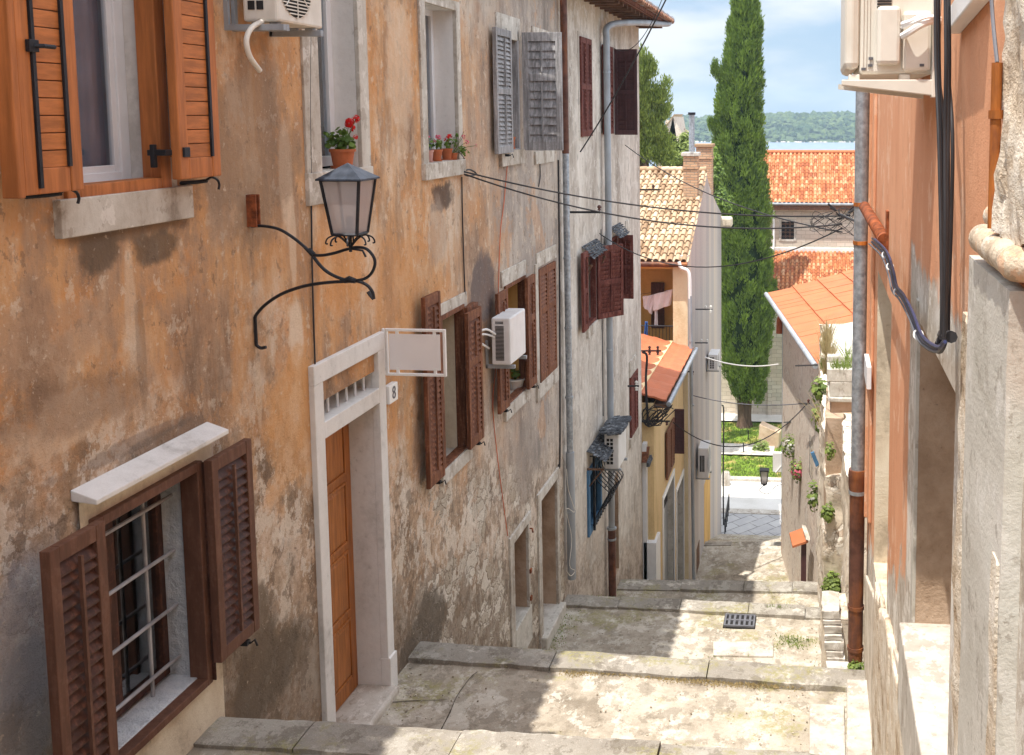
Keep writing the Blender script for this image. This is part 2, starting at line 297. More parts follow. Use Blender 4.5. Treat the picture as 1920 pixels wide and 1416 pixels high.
def frosted(name):
    g = G(name); t = g.nd('ShaderNodeBsdfTransparent'); tl = g.nd('ShaderNodeBsdfTranslucent'); g.put(tl.inputs[0], (.75, .70, .68)); n = g.noise(3, 5, .6, g.sc((1, 1, .4)))
    g.done(g.mix(g.step(n, .4, .65), (.60, .56, .55), (.42, .40, .42)), .25, None, 0, .5); a = g.nd('ShaderNodeMixShader'); a.inputs[0].default_value = .45
    g.nt.links.new(g.bs.outputs[0], a.inputs[1]); g.nt.links.new(tl.outputs[0], a.inputs[2]); b = g.nd('ShaderNodeMixShader'); b.inputs[0].default_value = .25
    g.nt.links.new(a.outputs[0], b.inputs[1]); g.nt.links.new(t.outputs[0], b.inputs[2]); g.nt.links.new(b.outputs[0], g.out.inputs[0]); return g.m
def L(px, py, o=0):
    p = atX(px, py, -4 + o); return (p.y, p.z)
def _sb(px, py, rx, ry):      # stain from a picture place to wall place
    a, z = L(px, py); a2 = L(px + rx, py)[0]; z2 = L(px, py + ry)[1]; return a, z, abs(a2 - a), abs(z - z2)
STAINS_LEFT = [
    (*_sb(190, 475, 45, 45), (.11, .08, .055), .8, 1.6), (*_sb(290, 465, 45, 40), (.11, .08, .055), .8, 1.6), (*_sb(240, 430, 120, 30), (.16, .115, .08), .7, 2.0), (*_sb(245, 560, 12, 140), (.62, .50, .38), .45, 1.6), (*_sb(265, 660, 9, 130), (.22, .15, .1), .5, 1.6),
    (*_sb(250, 400, 120, 60), (.18, .13, .10), .35, 2.5),
    (*_sb(535, 330, 13, 120), (.66, .50, .36), .8, 1.0), (*_sb(548, 450, 8, 120), (.64, .48, .34), .75, 1.0), (*_sb(556, 620, 15, 75), (.70, .56, .42), .9, .8),
    (*_sb(485, 735, 7, 90), (.60, .46, .33), .6, 1.2),
    (*_sb(60, 1180, 95, 170), (.34, .33, .36), .6, 1.8), (*_sb(40, 1330, 90, 120), (.26, .25, .26), .5, 2.2), (*_sb(255, 830, 150, 16), (.16, .12, .10), .5, 2.8),
    (*_sb(330, 815, 90, 24), (.17, .13, .10), .65, 2.2), (*_sb(500, 1260, 75, 90), (.13, .10, .07), .8, 1.6), (*_sb(470, 1180, 35, 110), (.17, .125, .085), .7, 1.5),
    (*_sb(120, 800, 110, 60), (.60, .44, .31), .6, 2.6), (*_sb(90, 640, 130, 70), (.42, .27, .17), .5, 2.4),
    (*_sb(828, 370, 22, 34), (.10, .07, .055), .9, 2.4), (*_sb(820, 430, 20, 70), (.42, .33, .26), .5, 1.6), (*_sb(905, 540, 26, 70), (.115, .095, .095), .8, 1.6),
    (*_sb(1010, 560, 14, 120), (.22, .19, .17), .45, 1.6), (*_sb(985, 860, 20, 110), (.24, .20, .17), .5, 1.8), (*_sb(750, 130, 26, 170), (.66, .50, .36), .55, 1.6),
    (*_sb(745, 560, 55, 150), (.60, .30, .12), .45, 2.0), (*_sb(420, 360, 40, 130), (.33, .23, .16), .5, 2.0), (*_sb(470, 280, 90, 190), (.27, .18, .115), .6, 1.8), (*_sb(150, 760, 130, 60), (.24, .15, .095), .5, 2.2), (*_sb(640, 480, 45, 130), (.62, .30, .11), .5, 1.8),
    (*_sb(800, 1175, 50, 60), (.12, .095, .07), .8, 2.4), (*_sb(545, 800, 60, 150), (.62, .32, .12), .6, 2.2)]
M = {}
M['wallA'] = plaster_left(); M['wallB'] = plaster_mid(); M['wallR'] = plaster_right()
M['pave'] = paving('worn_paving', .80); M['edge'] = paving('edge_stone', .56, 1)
M['limestone'] = render_coat('pale_limestone', [(.26, .215, .17), (.43, .38, .32), (.52, .48, .42), (.58, .55, .49)], .35, 3, .5, .35, crs=[(6, .56, (.28, .23, .18), .5, 3), (9, .57, (.72, .68, .62), .5, 7)])
M['white_plaster'] = render_coat('white_plaster', [(.50, .48, .45), (.66, .64, .61), (.72, .70, .67), (.76, .74, .71)], .5, 2.0, .3, .25)
M['rough_white'] = render_coat('rough_white_render', [(.50, .52, .54), (.62, .65, .68), (.70, .72, .74), (.74, .76, .77)], 1, 12, .3, 1.4)
M['cream'] = render_coat('cream_render', [(.42, .35, .26), (.62, .53, .40), (.70, .62, .48), (.74, .66, .53)], .6, 2.5, .5, .5)
M['pvc'] = plain('white_window_frame', (.74, .75, .76), .35, var=.05, bs=.03)
M['ac'] = plain('ac_casing', (.70, .66, .58), .42, var=.06, bs=.02, grime=(.42, .34, .24), gr=.35)
M['ac2'] = plain('ac_white_casing', (.72, .71, .70), .42, var=.05, bs=.02, grime=(.45, .38, .3), gr=.3)
M['dark'] = plain('dark_interior', (.025, .023, .022), .8, var=.3)
M['black'] = plain('black_iron', (.028, .028, .032), .45, .4, var=.3, bs=.3, bscale=120)
M['rubber'] = plain('black_cable', (.03, .028, .03), .45, var=.2)
M['palecream'] = render_coat('pale_cream_render', [(.56, .44, .26), (.72, .62, .42), (.75, .67, .48)], .4, 1.5, .3, .2)
M['greycable'] = plain('grey_cable', (.13, .13, .145), .5, var=.2)
M['navy'] = plain('blue_cable', (.03, .035, .09), .4, var=.3)
M['orangewire'] = plain('orange_wire', (.55, .14, .06), .5, var=.2)
M['zinc'] = plain('galvanised_pipe', (.40, .44, .48), .42, .55, var=.35, scale=18, bs=.1, grime=(.30, .28, .25), gr=.3)
M['greypipe'] = plain('grey_pipe', (.36, .39, .42), .5, .15, var=.2, scale=4, stretch=(1, 1, .3), bs=.1, grime=(.22, .2, .18), gr=.4)
M['brownpipe'] = plain('brown_cast_pipe', (.12, .052, .036), .5, .1, var=.4, scale=8, bs=.3, grime=(.42, .14, .035), gr=.6, gscale=3)
M['rust'] = plain('rusty_iron', (.30, .085, .03), .8, .2, var=.6, scale=14, bs=.6, bscale=90, grime=(.12, .04, .025), gr=.5)
M['orangerust'] = plain('orange_painted_pipe', (.46, .15, .03), .65, .1, var=.6, scale=14, stretch=(1, 1, .12), bs=.4, grime=(.14, .045, .025), gr=.9, gscale=5)
M['w_orange'] = wood('honey_wood', (.45, .155, .045), .3, (1, .15, 1), .5, 26, .2)
M['w_orange_v'] = wood('honey_wood_upright', (.43, .15, .046), .3, (1, 1, .08), .5, 26, .2)
M['w_brown'] = wood('brown_painted_wood', (.07, .027, .017), .35, (1, 1, .2), .5, 20, .25, wear=(.20, .08, .045), wr=.35)
M['w_brown_lit'] = wood('brown_paint_lit', (.13, .058, .036), .22, (1, 1, .2), .55, 20, .2, wear=(.20, .11, .075), wr=.3)  # lit-edge tone of the brown wood, put into the frame colour
M['w_door'] = wood('door_wood', (.40, .145, .036), .35, (1, 1, .08), .42, 28, .3)
M['w_red'] = wood('red_brown_wood', (.165, .06, .028), .5, (1, 1, .1), .62, 26, .2, wear=(.33, .15, .08), wr=.45)
M['w_grey'] = wood('weathered_grey_wood', (.32, .31, .31), .45, (1, 1, .08), .85, 30, .15, wear=(.48, .48, .49), wr=.35)
M['w_dark'] = wood('dark_maroon_wood', (.075, .028, .028), .3, (1, 1, .2), .6, 20)
M['w_maroon'] = wood('maroon_wood', (.135, .038, .028), .4, (1, 1, .2), .7, 20, .15, wear=(.27, .13, .10), wr=.4)
M['w_plank'] = wood('old_plank', (.16, .09, .055), .5, (.2, .2, 1), .85, 26, .15)
M['glass'] = glassmat('window_glass'); M['frost'] = frosted('frosted_glass')
M['curtain'] = plain('pale_curtain', (.40, .45, .52), .9, var=.15, scale=3, bs=.1)
M['terra'] = plain('terracotta_pot', (.42, .12, .045), .7, var=.2, scale=12)
M['pinkpot'] = plain('pink_pot', (.55, .30, .25), .7, var=.15, scale=12)
M['soil'] = plain('potting_soil', (.05, .03, .02), .95, var=.4, scale=40)
M['gleaf'] = leafmat('geranium_leaf', (.06, .12, .02), (.22, .34, .06)); M['weed'] = leafmat('weed_leaf', (.09, .14, .03), (.30, .38, .09)); M['drygrass'] = leafmat('dry_grass', (.30, .22, .10), (.55, .45, .24))
M['redpetal'] = leafmat('red_petals', (.55, .008, .006), (.80, .02, .01), .3); M['pinkpetal'] = leafmat('pink_petals', (.60, .06, .14), (.80, .25, .32), .3); M['whitepetal'] = leafmat('white_petals', (.6, .6, .55), (.8, .8, .76), .3)
M['signw'] = plain('sign_panel', (.80, .765, .755), .5, var=.03, bs=.01); M['signf'] = plain('white_sign_frame', (.80, .79, .77), .4, var=.06, bs=.03)
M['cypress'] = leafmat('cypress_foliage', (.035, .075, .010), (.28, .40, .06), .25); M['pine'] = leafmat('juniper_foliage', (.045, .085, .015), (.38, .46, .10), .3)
M['core'] = plain('inner_foliage', (.02, .04, .01), .9, var=.4); M['bark'] = wood('bark', (.13, .085, .06), .5, (1, 1, .12), .95, 9, .1)
M['tilepale'] = tiles('straw_roof_tiles', [(.26, .16, .09), (.42, .29, .18), (.52, .385, .25), (.58, .45, .31)])
M['tileorange'] = tiles('orange_roof_tiles', [(.30, .09, .04), (.44, .15, .06), (.50, .20, .08), (.56, .31, .17)])
M['tileold'] = tiles('old_brown_tiles', [(.20, .085, .05), (.30, .14, .085), (.38, .20, .13), (.44, .28, .19)])
M['tilesalmon'] = plain('salmon_roof_sheet', (.46, .155, .065), .8, var=.12, scale=1.6, bs=.15, grime=(.42, .14, .08), gr=.35)
M['tilered'] = plain('red_roof_sheet', (.48, .15, .07), .7, var=.12, scale=2, bs=.15)
M['soffit'] = wood('soffit_boards', (.20, .09, .05), .5, (1, .15, 1), .8, 12)
M['yellow'] = render_coat('yellow_render', [(.55, .40, .20), (.68, .50, .26), (.72, .54, .30), (.74, .57, .34)], .3, 1.2, .1, .1)
M['ochre'] = render_coat('ochre_render', [(.50, .30, .10), (.66, .40, .13), (.70, .45, .17)], .3, 1.2, .1, .1)
M['gable'] = render_coat('grey_gable_render', [(.28, .25, .24), (.40, .36, .34), (.50, .44, .39), (.60, .50, .38)], .03, .9, .4, .3)
M['brick'] = ashlar('chimney_brick', [(.45, .26, .15), (.56, .36, .22), (.5, .36, .24)], (.30, .24, .18), 0, .26, .085)
M['church'] = ashlar('church_stone', [(.50, .45, .37), (.64, .58, .49), (.56, .44, .34)], (.30, .26, .21), 0, .5, .22)
M['rub'] = rubble('rubble_wall', [(.42, .32, .24), (.58, .48, .38), (.70, .62, .52), (.76, .70, .61)], (.46, .38, .29), 9, 1.3, .8, .045, .012, (.56, .48, .38))
M['rubpink'] = rubble('pinkish_rubble_wall', [(.46, .35, .29), (.60, .50, .42), (.68, .60, .52), (.72, .66, .58)], (.52, .43, .36), 5, 1.5, .5, .05, .01, (.60, .52, .44))
M['roughstone'] = render_coat('rough_stone', [(.30, .21, .13), (.58, .47, .35), (.70, .62, .51), (.76, .70, .62)], .8, 6, .8, 1.6, ys=.5)
M['cement'] = render_coat('smooth_cement', [(.36, .33, .27), (.48, .45, .39), (.55, .52, .46), (.60, .58, .52)], .8, 1.5, .4, .35, ys=.3, crs=[(3, .55, (.62, .58, .52), .45, 3), (6, .585, (.32, .28, .23), .4, 8), (13, .60, (.24, .20, .16), .5, 13), (9, .57, (.66, .63, .58), .5, 19)])
M['roll'] = render_coat('stone_moulding', [(.36, .28, .20), (.50, .39, .28), (.58, .48, .36), (.62, .55, .44)], 1, 5, .7, .9, crs=[(9, .55, (.58, .30, .16), .5, 3), (13, .56, (.30, .24, .18), .6, 8), (11, .57, (.66, .60, .50), .6, 14)])
M['recess'] = render_coat('brown_recess_render', [(.32, .22, .145), (.44, .32, .225), (.50, .38, .285)], 1, 3, .8, .7)
M['slate'] = render_coat('tarred_shingles', [(.035, .038, .042), (.09, .095, .105), (.30, .32, .34)], .6, 12, .8, 1.2)
M['blue'] = plain('blue_paint', (.07, .17, .30), .6, var=.2); M['cloth'] = plain('white_laundry', (.72, .72, .76), .9, var=.06); M['bluecloth'] = plain('blue_cloth', (.04, .12, .35), .9, var=.2)
M['porcelain'] = plain('insulator', (.68, .66, .60), .3, var=.1); M['brownporcelain'] = plain('brown_insulator', (.10, .04, .03), .3, var=.1)
M['mortar'] = plain('dark_joint', (.10, .08, .06), .95, var=.4, scale=20)
# ---------------------------------------------------------------- the stepped street
XL, XR = -4.0, .55
def edge_line(pl, pr, z):          # an edge of a landing from the left wall to the right wall
    a = atZ(*pl, z); b = atZ(*pr, z); k = (b.y - a.y) / (b.x - a.x)
    return lambda x: a.y + k * (x - a.x)
zE = [0, atX(410, 1345, XL).z, atX(790, 1205, XL).z, atX(1065, 1115, XL).z, atX(1165, 1086, XL).z]
E1 = edge_line((410, 1345), (1560, 1418), zE[1]); E2 = edge_line((790, 1205), (1550, 1255), zE[2])
E3 = edge_line((1065, 1115), (1550, 1140), zE[3]); E4 = edge_line((1165, 1086), (1560, 1094), zE[4])
z5 = -14.4; ZSQ = -16.6
E5 = edge_line((1335, 1016), (1475, 1016), z5)
XA, XB = -4.3, .75
def landing(back, front, z, mat, seed, bump=.022):
    nx, ny = 70, 40; vs = []; fs = []
    for j in range(ny + 1):
        for i in range(nx + 1):
            x = XA + (XB - XA) * i / nx; t = j / ny; y = back(x) * (1 - t) + front(x) * t
            vs.append((x, y, z + bump * (mnoise.noise((x * 1.1, y * 1.1, seed)) + .5 * mnoise.noise((x * 3, y * 3, seed)))))
    for j in range(ny):
        for i in range(nx): a = j * (nx + 1) + i; fs.append((a, a + 1, a + nx + 2, a + nx + 1))
    mb = MB(); mb.add(vs, fs); return struct(mb.build('landing', mat, smooth=True), 'worn concrete and stone landing of the stepped lane')
def edge_stones(front, z, widths, seed, w=.34, drop=.2, lift=.03):
    rs = random.Random(seed); mb = MB(); x = XA
    for wd in widths:
        x1 = x + wd; n = 36; vs = []
        dz = rs.uniform(-.018, .018); g = .006
        prof = [(-w, 0), (-w, -.004), (-w * .5, .002), (-.05, 0), (-.014, -.010), (0, -.04), (0, -drop)]
        for i in range(n + 1):
            xx = x + g + (wd - 2 * g) * i / n; wob = .02 * mnoise.noise((xx * 2.5, seed, 0)) + .012 * mnoise.noise((xx * 9, seed, 0)) + .03 * min(0, mnoise.noise((xx * 5, seed, 7)) + .25); wz = .012 * mnoise.noise((xx * 2, seed, 5)) + .005 * mnoise.noise((xx * 11, seed, 5)) + dz
            for k, (dy, dzz) in enumerate(prof):
                vs.append((xx, front(xx) + dy + wob, z + lift + dzz + wz - (.1 if k == 0 else 0)))
        m = len(prof); fs = [(i * m + k, (i + 1) * m + k, (i + 1) * m + k + 1, i * m + k + 1) for i in range(n) for k in range(m - 1)]
        fs += [tuple(range(m)), tuple(n * m + k for k in range(m))[::-1]]
        mb.add(vs, fs); x = x1
    return struct(mb.build('edge_stones', M['edge'], smooth=True), 'row of long worn edge stones at the front of a landing')
def steps(a, b, za, zb, mat):
    n = max(1, round((za - zb) / .165)); mb = MB(); 
    for i in range(n):
        t0 = (i) / n; t1 = (i + 1) / n; z = za + (zb - za) * (i + 1) / n
        if i == n - 1: break
        vs = []
        for zz in (z - .5, z):
            for (x, t) in ((XA, t0), (XB, t0), (XB, t1), (XA, t1)): vs.append((x, a(x) * (1 - t) + b(x) * t - (.002 if t == t0 else 0), zz - (0.001 * i)))
        mb.add(vs, [(4, 5, 6, 7), (1, 2, 6, 5), (2, 3, 7, 6), (3, 0, 4, 7)])
    return struct(mb.build('stair_flight', mat), 'flight of stone steps between two landings')
c = lambda y: (lambda x: y)
L1b = lambda x: E1(x) - 1.75
steps(c(.9), L1b, -1.72, zE[1], M['pave']); landing(c(-8), c(.9), -1.72, M['pave'], 9)
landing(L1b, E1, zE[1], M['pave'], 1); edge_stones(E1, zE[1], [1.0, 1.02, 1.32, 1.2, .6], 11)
L2b = lambda x: E2(x) - 1.75
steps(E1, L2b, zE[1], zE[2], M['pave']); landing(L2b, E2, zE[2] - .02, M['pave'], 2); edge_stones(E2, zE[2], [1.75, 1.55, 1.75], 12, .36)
L3b = lambda x: E3(x) - 2.2
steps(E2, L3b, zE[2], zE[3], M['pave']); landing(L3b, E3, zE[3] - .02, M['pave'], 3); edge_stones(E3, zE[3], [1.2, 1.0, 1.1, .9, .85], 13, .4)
L4b = lambda x: E4(x) - 1.5
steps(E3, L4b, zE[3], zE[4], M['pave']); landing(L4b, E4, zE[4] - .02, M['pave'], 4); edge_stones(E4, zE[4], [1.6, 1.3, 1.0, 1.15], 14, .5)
L5b = lambda x: E5(x) - 3.6
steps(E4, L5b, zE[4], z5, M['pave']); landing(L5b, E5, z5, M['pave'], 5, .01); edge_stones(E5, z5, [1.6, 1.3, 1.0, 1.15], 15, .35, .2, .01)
steps(E5, c(40.9), z5, ZSQ, M['pave'])
# joints cut in the second landing
def crack(pts, z, name='paving_joint', w=.005):
    ps = [atZ(*p, z) for p in pts]; mb = MB()
    ps = smoothpath(ps, 4)
    for i in range(len(ps) - 1):
        a, b = ps[i], ps[i + 1]; d = (b - a).normalized(); n = Vector((-d.y, d.x, 0)) * w * U(.6, 1.3)
        mb.quad(a - n + Vector((0, 0, .0)), a + n, b + n, b - n)
    for k, v in enumerate(mb.v):
        s = 2 if z > -7 else 3
        mb.v[k] = (v[0], v[1], z - .02 + .022 * (mnoise.noise((v[0] * 1.1, v[1] * 1.1, s)) + .5 * mnoise.noise((v[0] * 3, v[1] * 3, s))) + .007)
    return struct(mb.build(name, M['mortar']), 'dark open joint in the paving')
crack([(826, 1366), (842, 1335), (858, 1300), (880, 1270), (895, 1258)], zE[2]); crack([(668, 1358), (740, 1362), (775, 1368), (860, 1372)], zE[2])
crack([(700, 1320), (770, 1312), (838, 1308)], zE[2], w=.005)
# pale slabs set in the paving
def slab(p4, z, h, mat, label, name='paving_slab'):
    ps = [atZ(*p, z + h) for p in p4]; mb = MB(); mb.hexa([Vector((p.x, p.y, z - .05)) for p in ps] + ps); return struct(mb.build(name, mat, bevel=.012), label)
slab([(1517, 1422), (1586, 1426), (1583, 1322), (1518, 1318)], zE[2], .012, M['limestone'], 'pale stone slab let into the landing beside the raised step')
slab([(1337, 1228), (1450, 1230), (1450, 1203), (1337, 1202)], zE[3], .015, M['limestone'], 'white stone slab in the landing below the drain grate')
slab([(1588, 1440), (1668, 1440), (1655, 1275), (1588, 1273)], zE[2] + .0, .14, M['limestone'], 'raised pale doorstep along the right wall', 'raised_step')
slab([(1555, 1275), (1592, 1276), (1592, 1240), (1548, 1238)], zE[2] - .25, .05, M['limestone'], 'pale stone beside the foot of the brown drainpipe')
# moss and dry grass in the joints
def moss(pts, z, n, name, label, mat='weed', sz=(.008, .03), hgt=.03, sp=.1):
    mb = MB()
    for _ in range(n):
        k = random.randrange(len(pts) - 1); t = R(); px = pts[k][0] * (1 - t) + pts[k + 1][0] * t; py = pts[k][1] * (1 - t) + pts[k + 1][1] * t
        p = atZ(px, py, z) + Vector((random.gauss(0, sp), random.gauss(0, sp * .5), 0)); a = U(0, 6.28); s = U(*sz); h = hgt * U(.4, 1.3)
        d = Vector((math.cos(a), math.sin(a), 0)) * s; l = Vector((U(-1, 1), U(-1, 1), 0)) * h * .5
        mb.add([p - d * .4, p + d * .4, p + l + Vector((0, 0, h))], [(0, 1, 2)])
    o = mb.build(name, M[mat]); tag(o, label, 'weeds', kind='stuff'); return o
moss([(1075, 1125), (1120, 1121), (1240, 1132), (1350, 1146), (1440, 1148)], zE[3], 1400, 'moss', 'thin moss and grass growing along the joint above the drain grate', sp=.09, hgt=.022)
moss([(1060, 1262), (1180, 1262), (1300, 1278), (1400, 1285), (1500, 1284)], zE[2], 2200, 'dry_moss', 'dry yellow moss under the edge stones of the middle landing', 'drygrass', hgt=.018, sp=.07)
moss([(1460, 1190), (1500, 1215), (1480, 1200), (1520, 1200), (1340, 1235)], zE[3], 500, 'weeds', 'low weeds growing round the white slab in the landing', sp=.10, hgt=.03)
moss([(1440, 1143), (1480, 1146)], zE[3], 60, 'grass_tuft', 'small green tuft right of the drain grate', sz=(.01, .03), hgt=.1, sp=.04)
moss([(1045, 1150), (1040, 1180), (1025, 1215), (1060, 1125)], zE[3], 900, 'moss', 'green moss along the foot of the left wall by the dark doorway', sp=.12, hgt=.02)
mb = MB()
for (f_, b_, z_) in ((E1, L1b, zE[1]), (E2, L2b, zE[2] - .02), (E3, L3b, zE[3] - .02), (E4, L4b, zE[4] - .02)):
    for _ in range(240):
        x = U(-3.95, .2) if R() < .6 else random.choice((-3.9 + abs(random.gauss(0, .25)), .15 - abs(random.gauss(0, .25)))); t_ = R() ** .7; y = f_(x) * (1 - t_) + b_(x) * t_ - .36 * (1 - t_); s_ = U(.003, .009)
        c_ = Vector((x, y, z_ + .012)); vs = [c_ + Vector((a_ * s_ * U(.6, 1.2), b2 * s_ * U(.6, 1.2), c2 * s_ * .5 * U(.6, 1.2))) for a_, b2, c2 in ((-1, -1, -1), (1, -1, -1), (1, 1, -1), (-1, 1, -1), (-1, -1, 1), (1, -1, 1), (1, 1, 1), (-1, 1, 1))]; mb.hexa(vs)
tag(mb.build('gravel', tiles('grit', [(.20, .16, .11), (.38, .32, .24), (.60, .54, .45)])), 'loose grit and crumbs of mortar scattered on the landings', 'gravel', kind='stuff')
# drain grate
p = [atZ(x, y, zE[3]) for x, y in ((1358, 1175), (1418, 1176), (1414, 1154), (1359, 1153))]
x0 = sum(q.x for q in (p[0], p[3])) / 2; x1 = sum(q.x for q in (p[1], p[2])) / 2; y0 = p[0].y; y1 = p[3].y
t = thing('drain_grate', 'rusty cast iron drain grate set in the sunlit landing', 'drain grate', (x0, y0, zE[3]))
mb = MB(); fg = Fr((0, 0, zE[3]), (1, 0, 0), (0, 1, 0))
def gb(a0, a1, b0, b1): mb.box(fg, a0, a1, -.06, .028, b0, b1)
gb(x0, x1, y0, y0 + .03); gb(x0, x1, y1 - .03, y1); gb(x0, x0 + .03, y0 + .03, y1 - .03); gb(x1 - .03, x1, y0 + .03, y1 - .03); gb(x0 + .03, x1 - .03, (y0 + y1) / 2 - .02, (y0 + y1) / 2 + .02)
mb.build('frame', M['greycable'], t, bevel=.006); mb = MB()
for i in range(1, 6): xx = x0 + (x1 - x0) * i / 6; mb.box(fg, xx - .018, xx + .018, -.06, .022, y0 + .03, y1 - .03)
mb.build('bars', M['greycable'], t); MB().box(fg, x0 - .01, x1 + .01, -.3, -.012 + .012, y0 - .01, y1 + .01).build('pit', M['dark'], t)
# ---------------------------------------------------------------- generic facade pieces
FL = Fr((XL, 0, 0), (0, 1, 0), (1, 0, 0))
FR_ = Fr((XR, 0, 0), (0, 1, 0), (-1, 0, 0))
def wall_holes(fr, a0, a1, z0, z1, holes, mat, name, parent, depth=.3, revmat=None):
    """a wall sheet with openings; holes = (a0,a1,z0,z1,depth[,mat])"""
    A = sorted({a0, a1} | {h[0] for h in holes} | {h[1] for h in holes}); Z = sorted({z0, z1} | {h[2] for h in holes} | {h[3] for h in holes}); mb = MB()
    for i in range(len(A) - 1):
        for j in range(len(Z) - 1):
            ca, cz = (A[i] + A[i + 1]) / 2, (Z[j] + Z[j + 1]) / 2
            if any(h[0] < ca < h[1] and h[2] < cz < h[3] for h in holes): continue
            mb.quad(fr.P(A[i], Z[j]), fr.P(A[i + 1], Z[j]), fr.P(A[i + 1], Z[j + 1]), fr.P(A[i], Z[j + 1]))
    w = mb.build(name, mat, parent)
    for h in holes:
        d = h[4]; mb = MB(); P = fr.P; a, b, c0, c1 = h[:4]
        for q in ((a, c0, a, c1), (b, c1, b, c0), (a, c1, b, c1), (b, c0, a, c0)):
            mb.quad(P(q[0], q[1]), P(q[2], q[3]), P(q[2], q[3], -d), P(q[0], q[1], -d))
        mb.build('reveal', h[5] if len(h) > 5 else M['white_plaster'], w)
        if len(h) > 6 and h[6]:    # a dark room behind
            mb = MB(); e = h[6]; g = .25
            mb.box(fr, a - g, b + g, c0 - g, c1 + g, -d - e, -d - e + .01)
            for q in ((a - g, c0 - g, a - g, c1 + g), (b + g, c1 + g, b + g, c0 - g), (a - g, c1 + g, b + g, c1 + g), (b + g, c0 - g, a - g, c0 - g)):
                mb.quad(P(q[0], q[1], -d - .02), P(q[2], q[3], -d - .02), P(q[2], q[3], -d - e), P(q[0], q[1], -d - e))
            mb.build('room', M['dark'], w)
    return w
def frame_mb(fr, a0, a1, z0, z1, o0, o1, w, wb=None, mb=None):
    mb = mb or MB(); wb = w if wb is None else wb
    mb.box(fr, a0, a0 + w, z0, z1, o0, o1); mb.box(fr, a1 - w, a1, z0, z1, o0, o1)
    mb.box(fr, a0 + w, a1 - w, z1 - w, z1, o0 + .001, o1 - .001); mb.box(fr, a0 + w, a1 - w, z0, z0 + wb, o0 + .001, o1 - .001); return mb
def shutter(fr, a0, a1, z0, z1, o, mat, parent, th=.038, sw=.06, slat=.055, rail=.09, mids=(.5,), rod=True, smat=None, label=None, tilt=1, catch=True):
    """louvred shutter in frame fr, its back at o"""
    mb = MB(); P = fr.P
    mb.box(fr, a0, a0 + sw, z0, z1, o, o + th); mb.box(fr, a1 - sw, a1, z0, z1, o, o + th)
    rails = [(z0, z0 + rail)] + [(z0 + (z1 - z0) * m - rail * .4, z0 + (z1 - z0) * m + rail * .4) for m in mids] + [(z1 - rail, z1)]
    for r0, r1 in rails: mb.box(fr, a0 + sw, a1 - sw, r0, r1, o + .002, o + th - .002)
    s = mb.build('shutter', mat, parent, bevel=.004); 
    if label: s['label'] = label
    mb = MB()
    for k in range(len(rails) - 1):
        lo, hi = rails[k][1], rails[k + 1][0]; n = max(1, round((hi - lo) / slat)); st = (hi - lo) / n
        for i in range(n):
            zb = lo + st * (i + .5) + U(-.05, .05) * st; hh = st * U(.54, .68); t = .005; sk = U(-.035, .035) * st
            oi, oo = (o + .006, o + th - .004) if tilt > 0 else (o + th - .004, o + .006)
            mb.hexa([P(a0 + sw, zb + hh - t, oi), P(a1 - sw, zb + hh - t + sk, oi), P(a1 - sw, zb + hh + t + sk, oi), P(a0 + sw, zb + hh + t, oi),
                     P(a0 + sw, zb - hh - t, oo), P(a1 - sw, zb - hh - t + sk, oo), P(a1 - sw, zb - hh + t + sk, oo), P(a0 + sw, zb - hh + t, oo)])
    mb.build('louvres', smat or mat, s)
    if rod:
        mb = MB(); m = (a0 + a1) / 2
        for k in range(len(rails) - 1): mb.box(fr, m - .009, m + .009, rails[k][1] + .02, rails[k + 1][0] - .02, o + th - .004, o + th + .016)
        mb.build('middle_bar', mat, s)
    if catch:
        mb = MB(); m = a0 + (a1 - a0) * .7; q = [P(m, z0 - .02, o - .05), P(m, z0 - .035, o + th + .01), P(m, z0 - .01, o + th + .04), P(m + .02, z0 - .06, o + th + .045)]
        mb.tube(q, .008, 6); mb.box(fr, m - .03, m + .015, z0 - .045, z0 - .015, o - .04, o + th); mb.build('catch', M['black'], s)
    return s
def casement(fr, a0, a1, z0, z1, o, parent, mat, w=.07, panes=1, glass=True, name='window', label=None, gmat=None):
    mb = frame_mb(fr, a0, a1, z0, z1, o - .06, o, w); 
    for k in range(1, panes): a = a0 + (a1 - a0) * k / panes; mb.box(fr, a - w * .6, a + w * .6, z0 + w, z1 - w, o - .06, o + .002)
    wd = mb.build(name, mat, parent, bevel=.005)
    if label: wd['label'] = label
    if glass: MB().box(fr, a0 + w, a1 - w, z0 + w, z1 - w, o - .035, o - .030).build('pane', gmat or M['glass'], wd)
    return wd
def slab4(fr, a0, a1, z0, z1, o0, o1, mat, name, parent, bevel=.006):
    return MB().box(fr, a0, a1, z0, z1, o0, o1).build(name, mat, parent, bevel=bevel)
# ---------------------------------------------------------------- house A (ochre, near left)
def ah(px0, px1, pyt, pyb, side='m'):      # opening from picture columns (px0,px1) and heights read at its far side
    m = (pyt + pyb) / 2; a0 = L(px0, m)[0]; a1 = L(px1, m)[0]; return a0, a1
house_a = thing('ochre_house', 'long weathered ochre house with white door and orange shutters filling the left side', 'house', (XL, 5, -4))
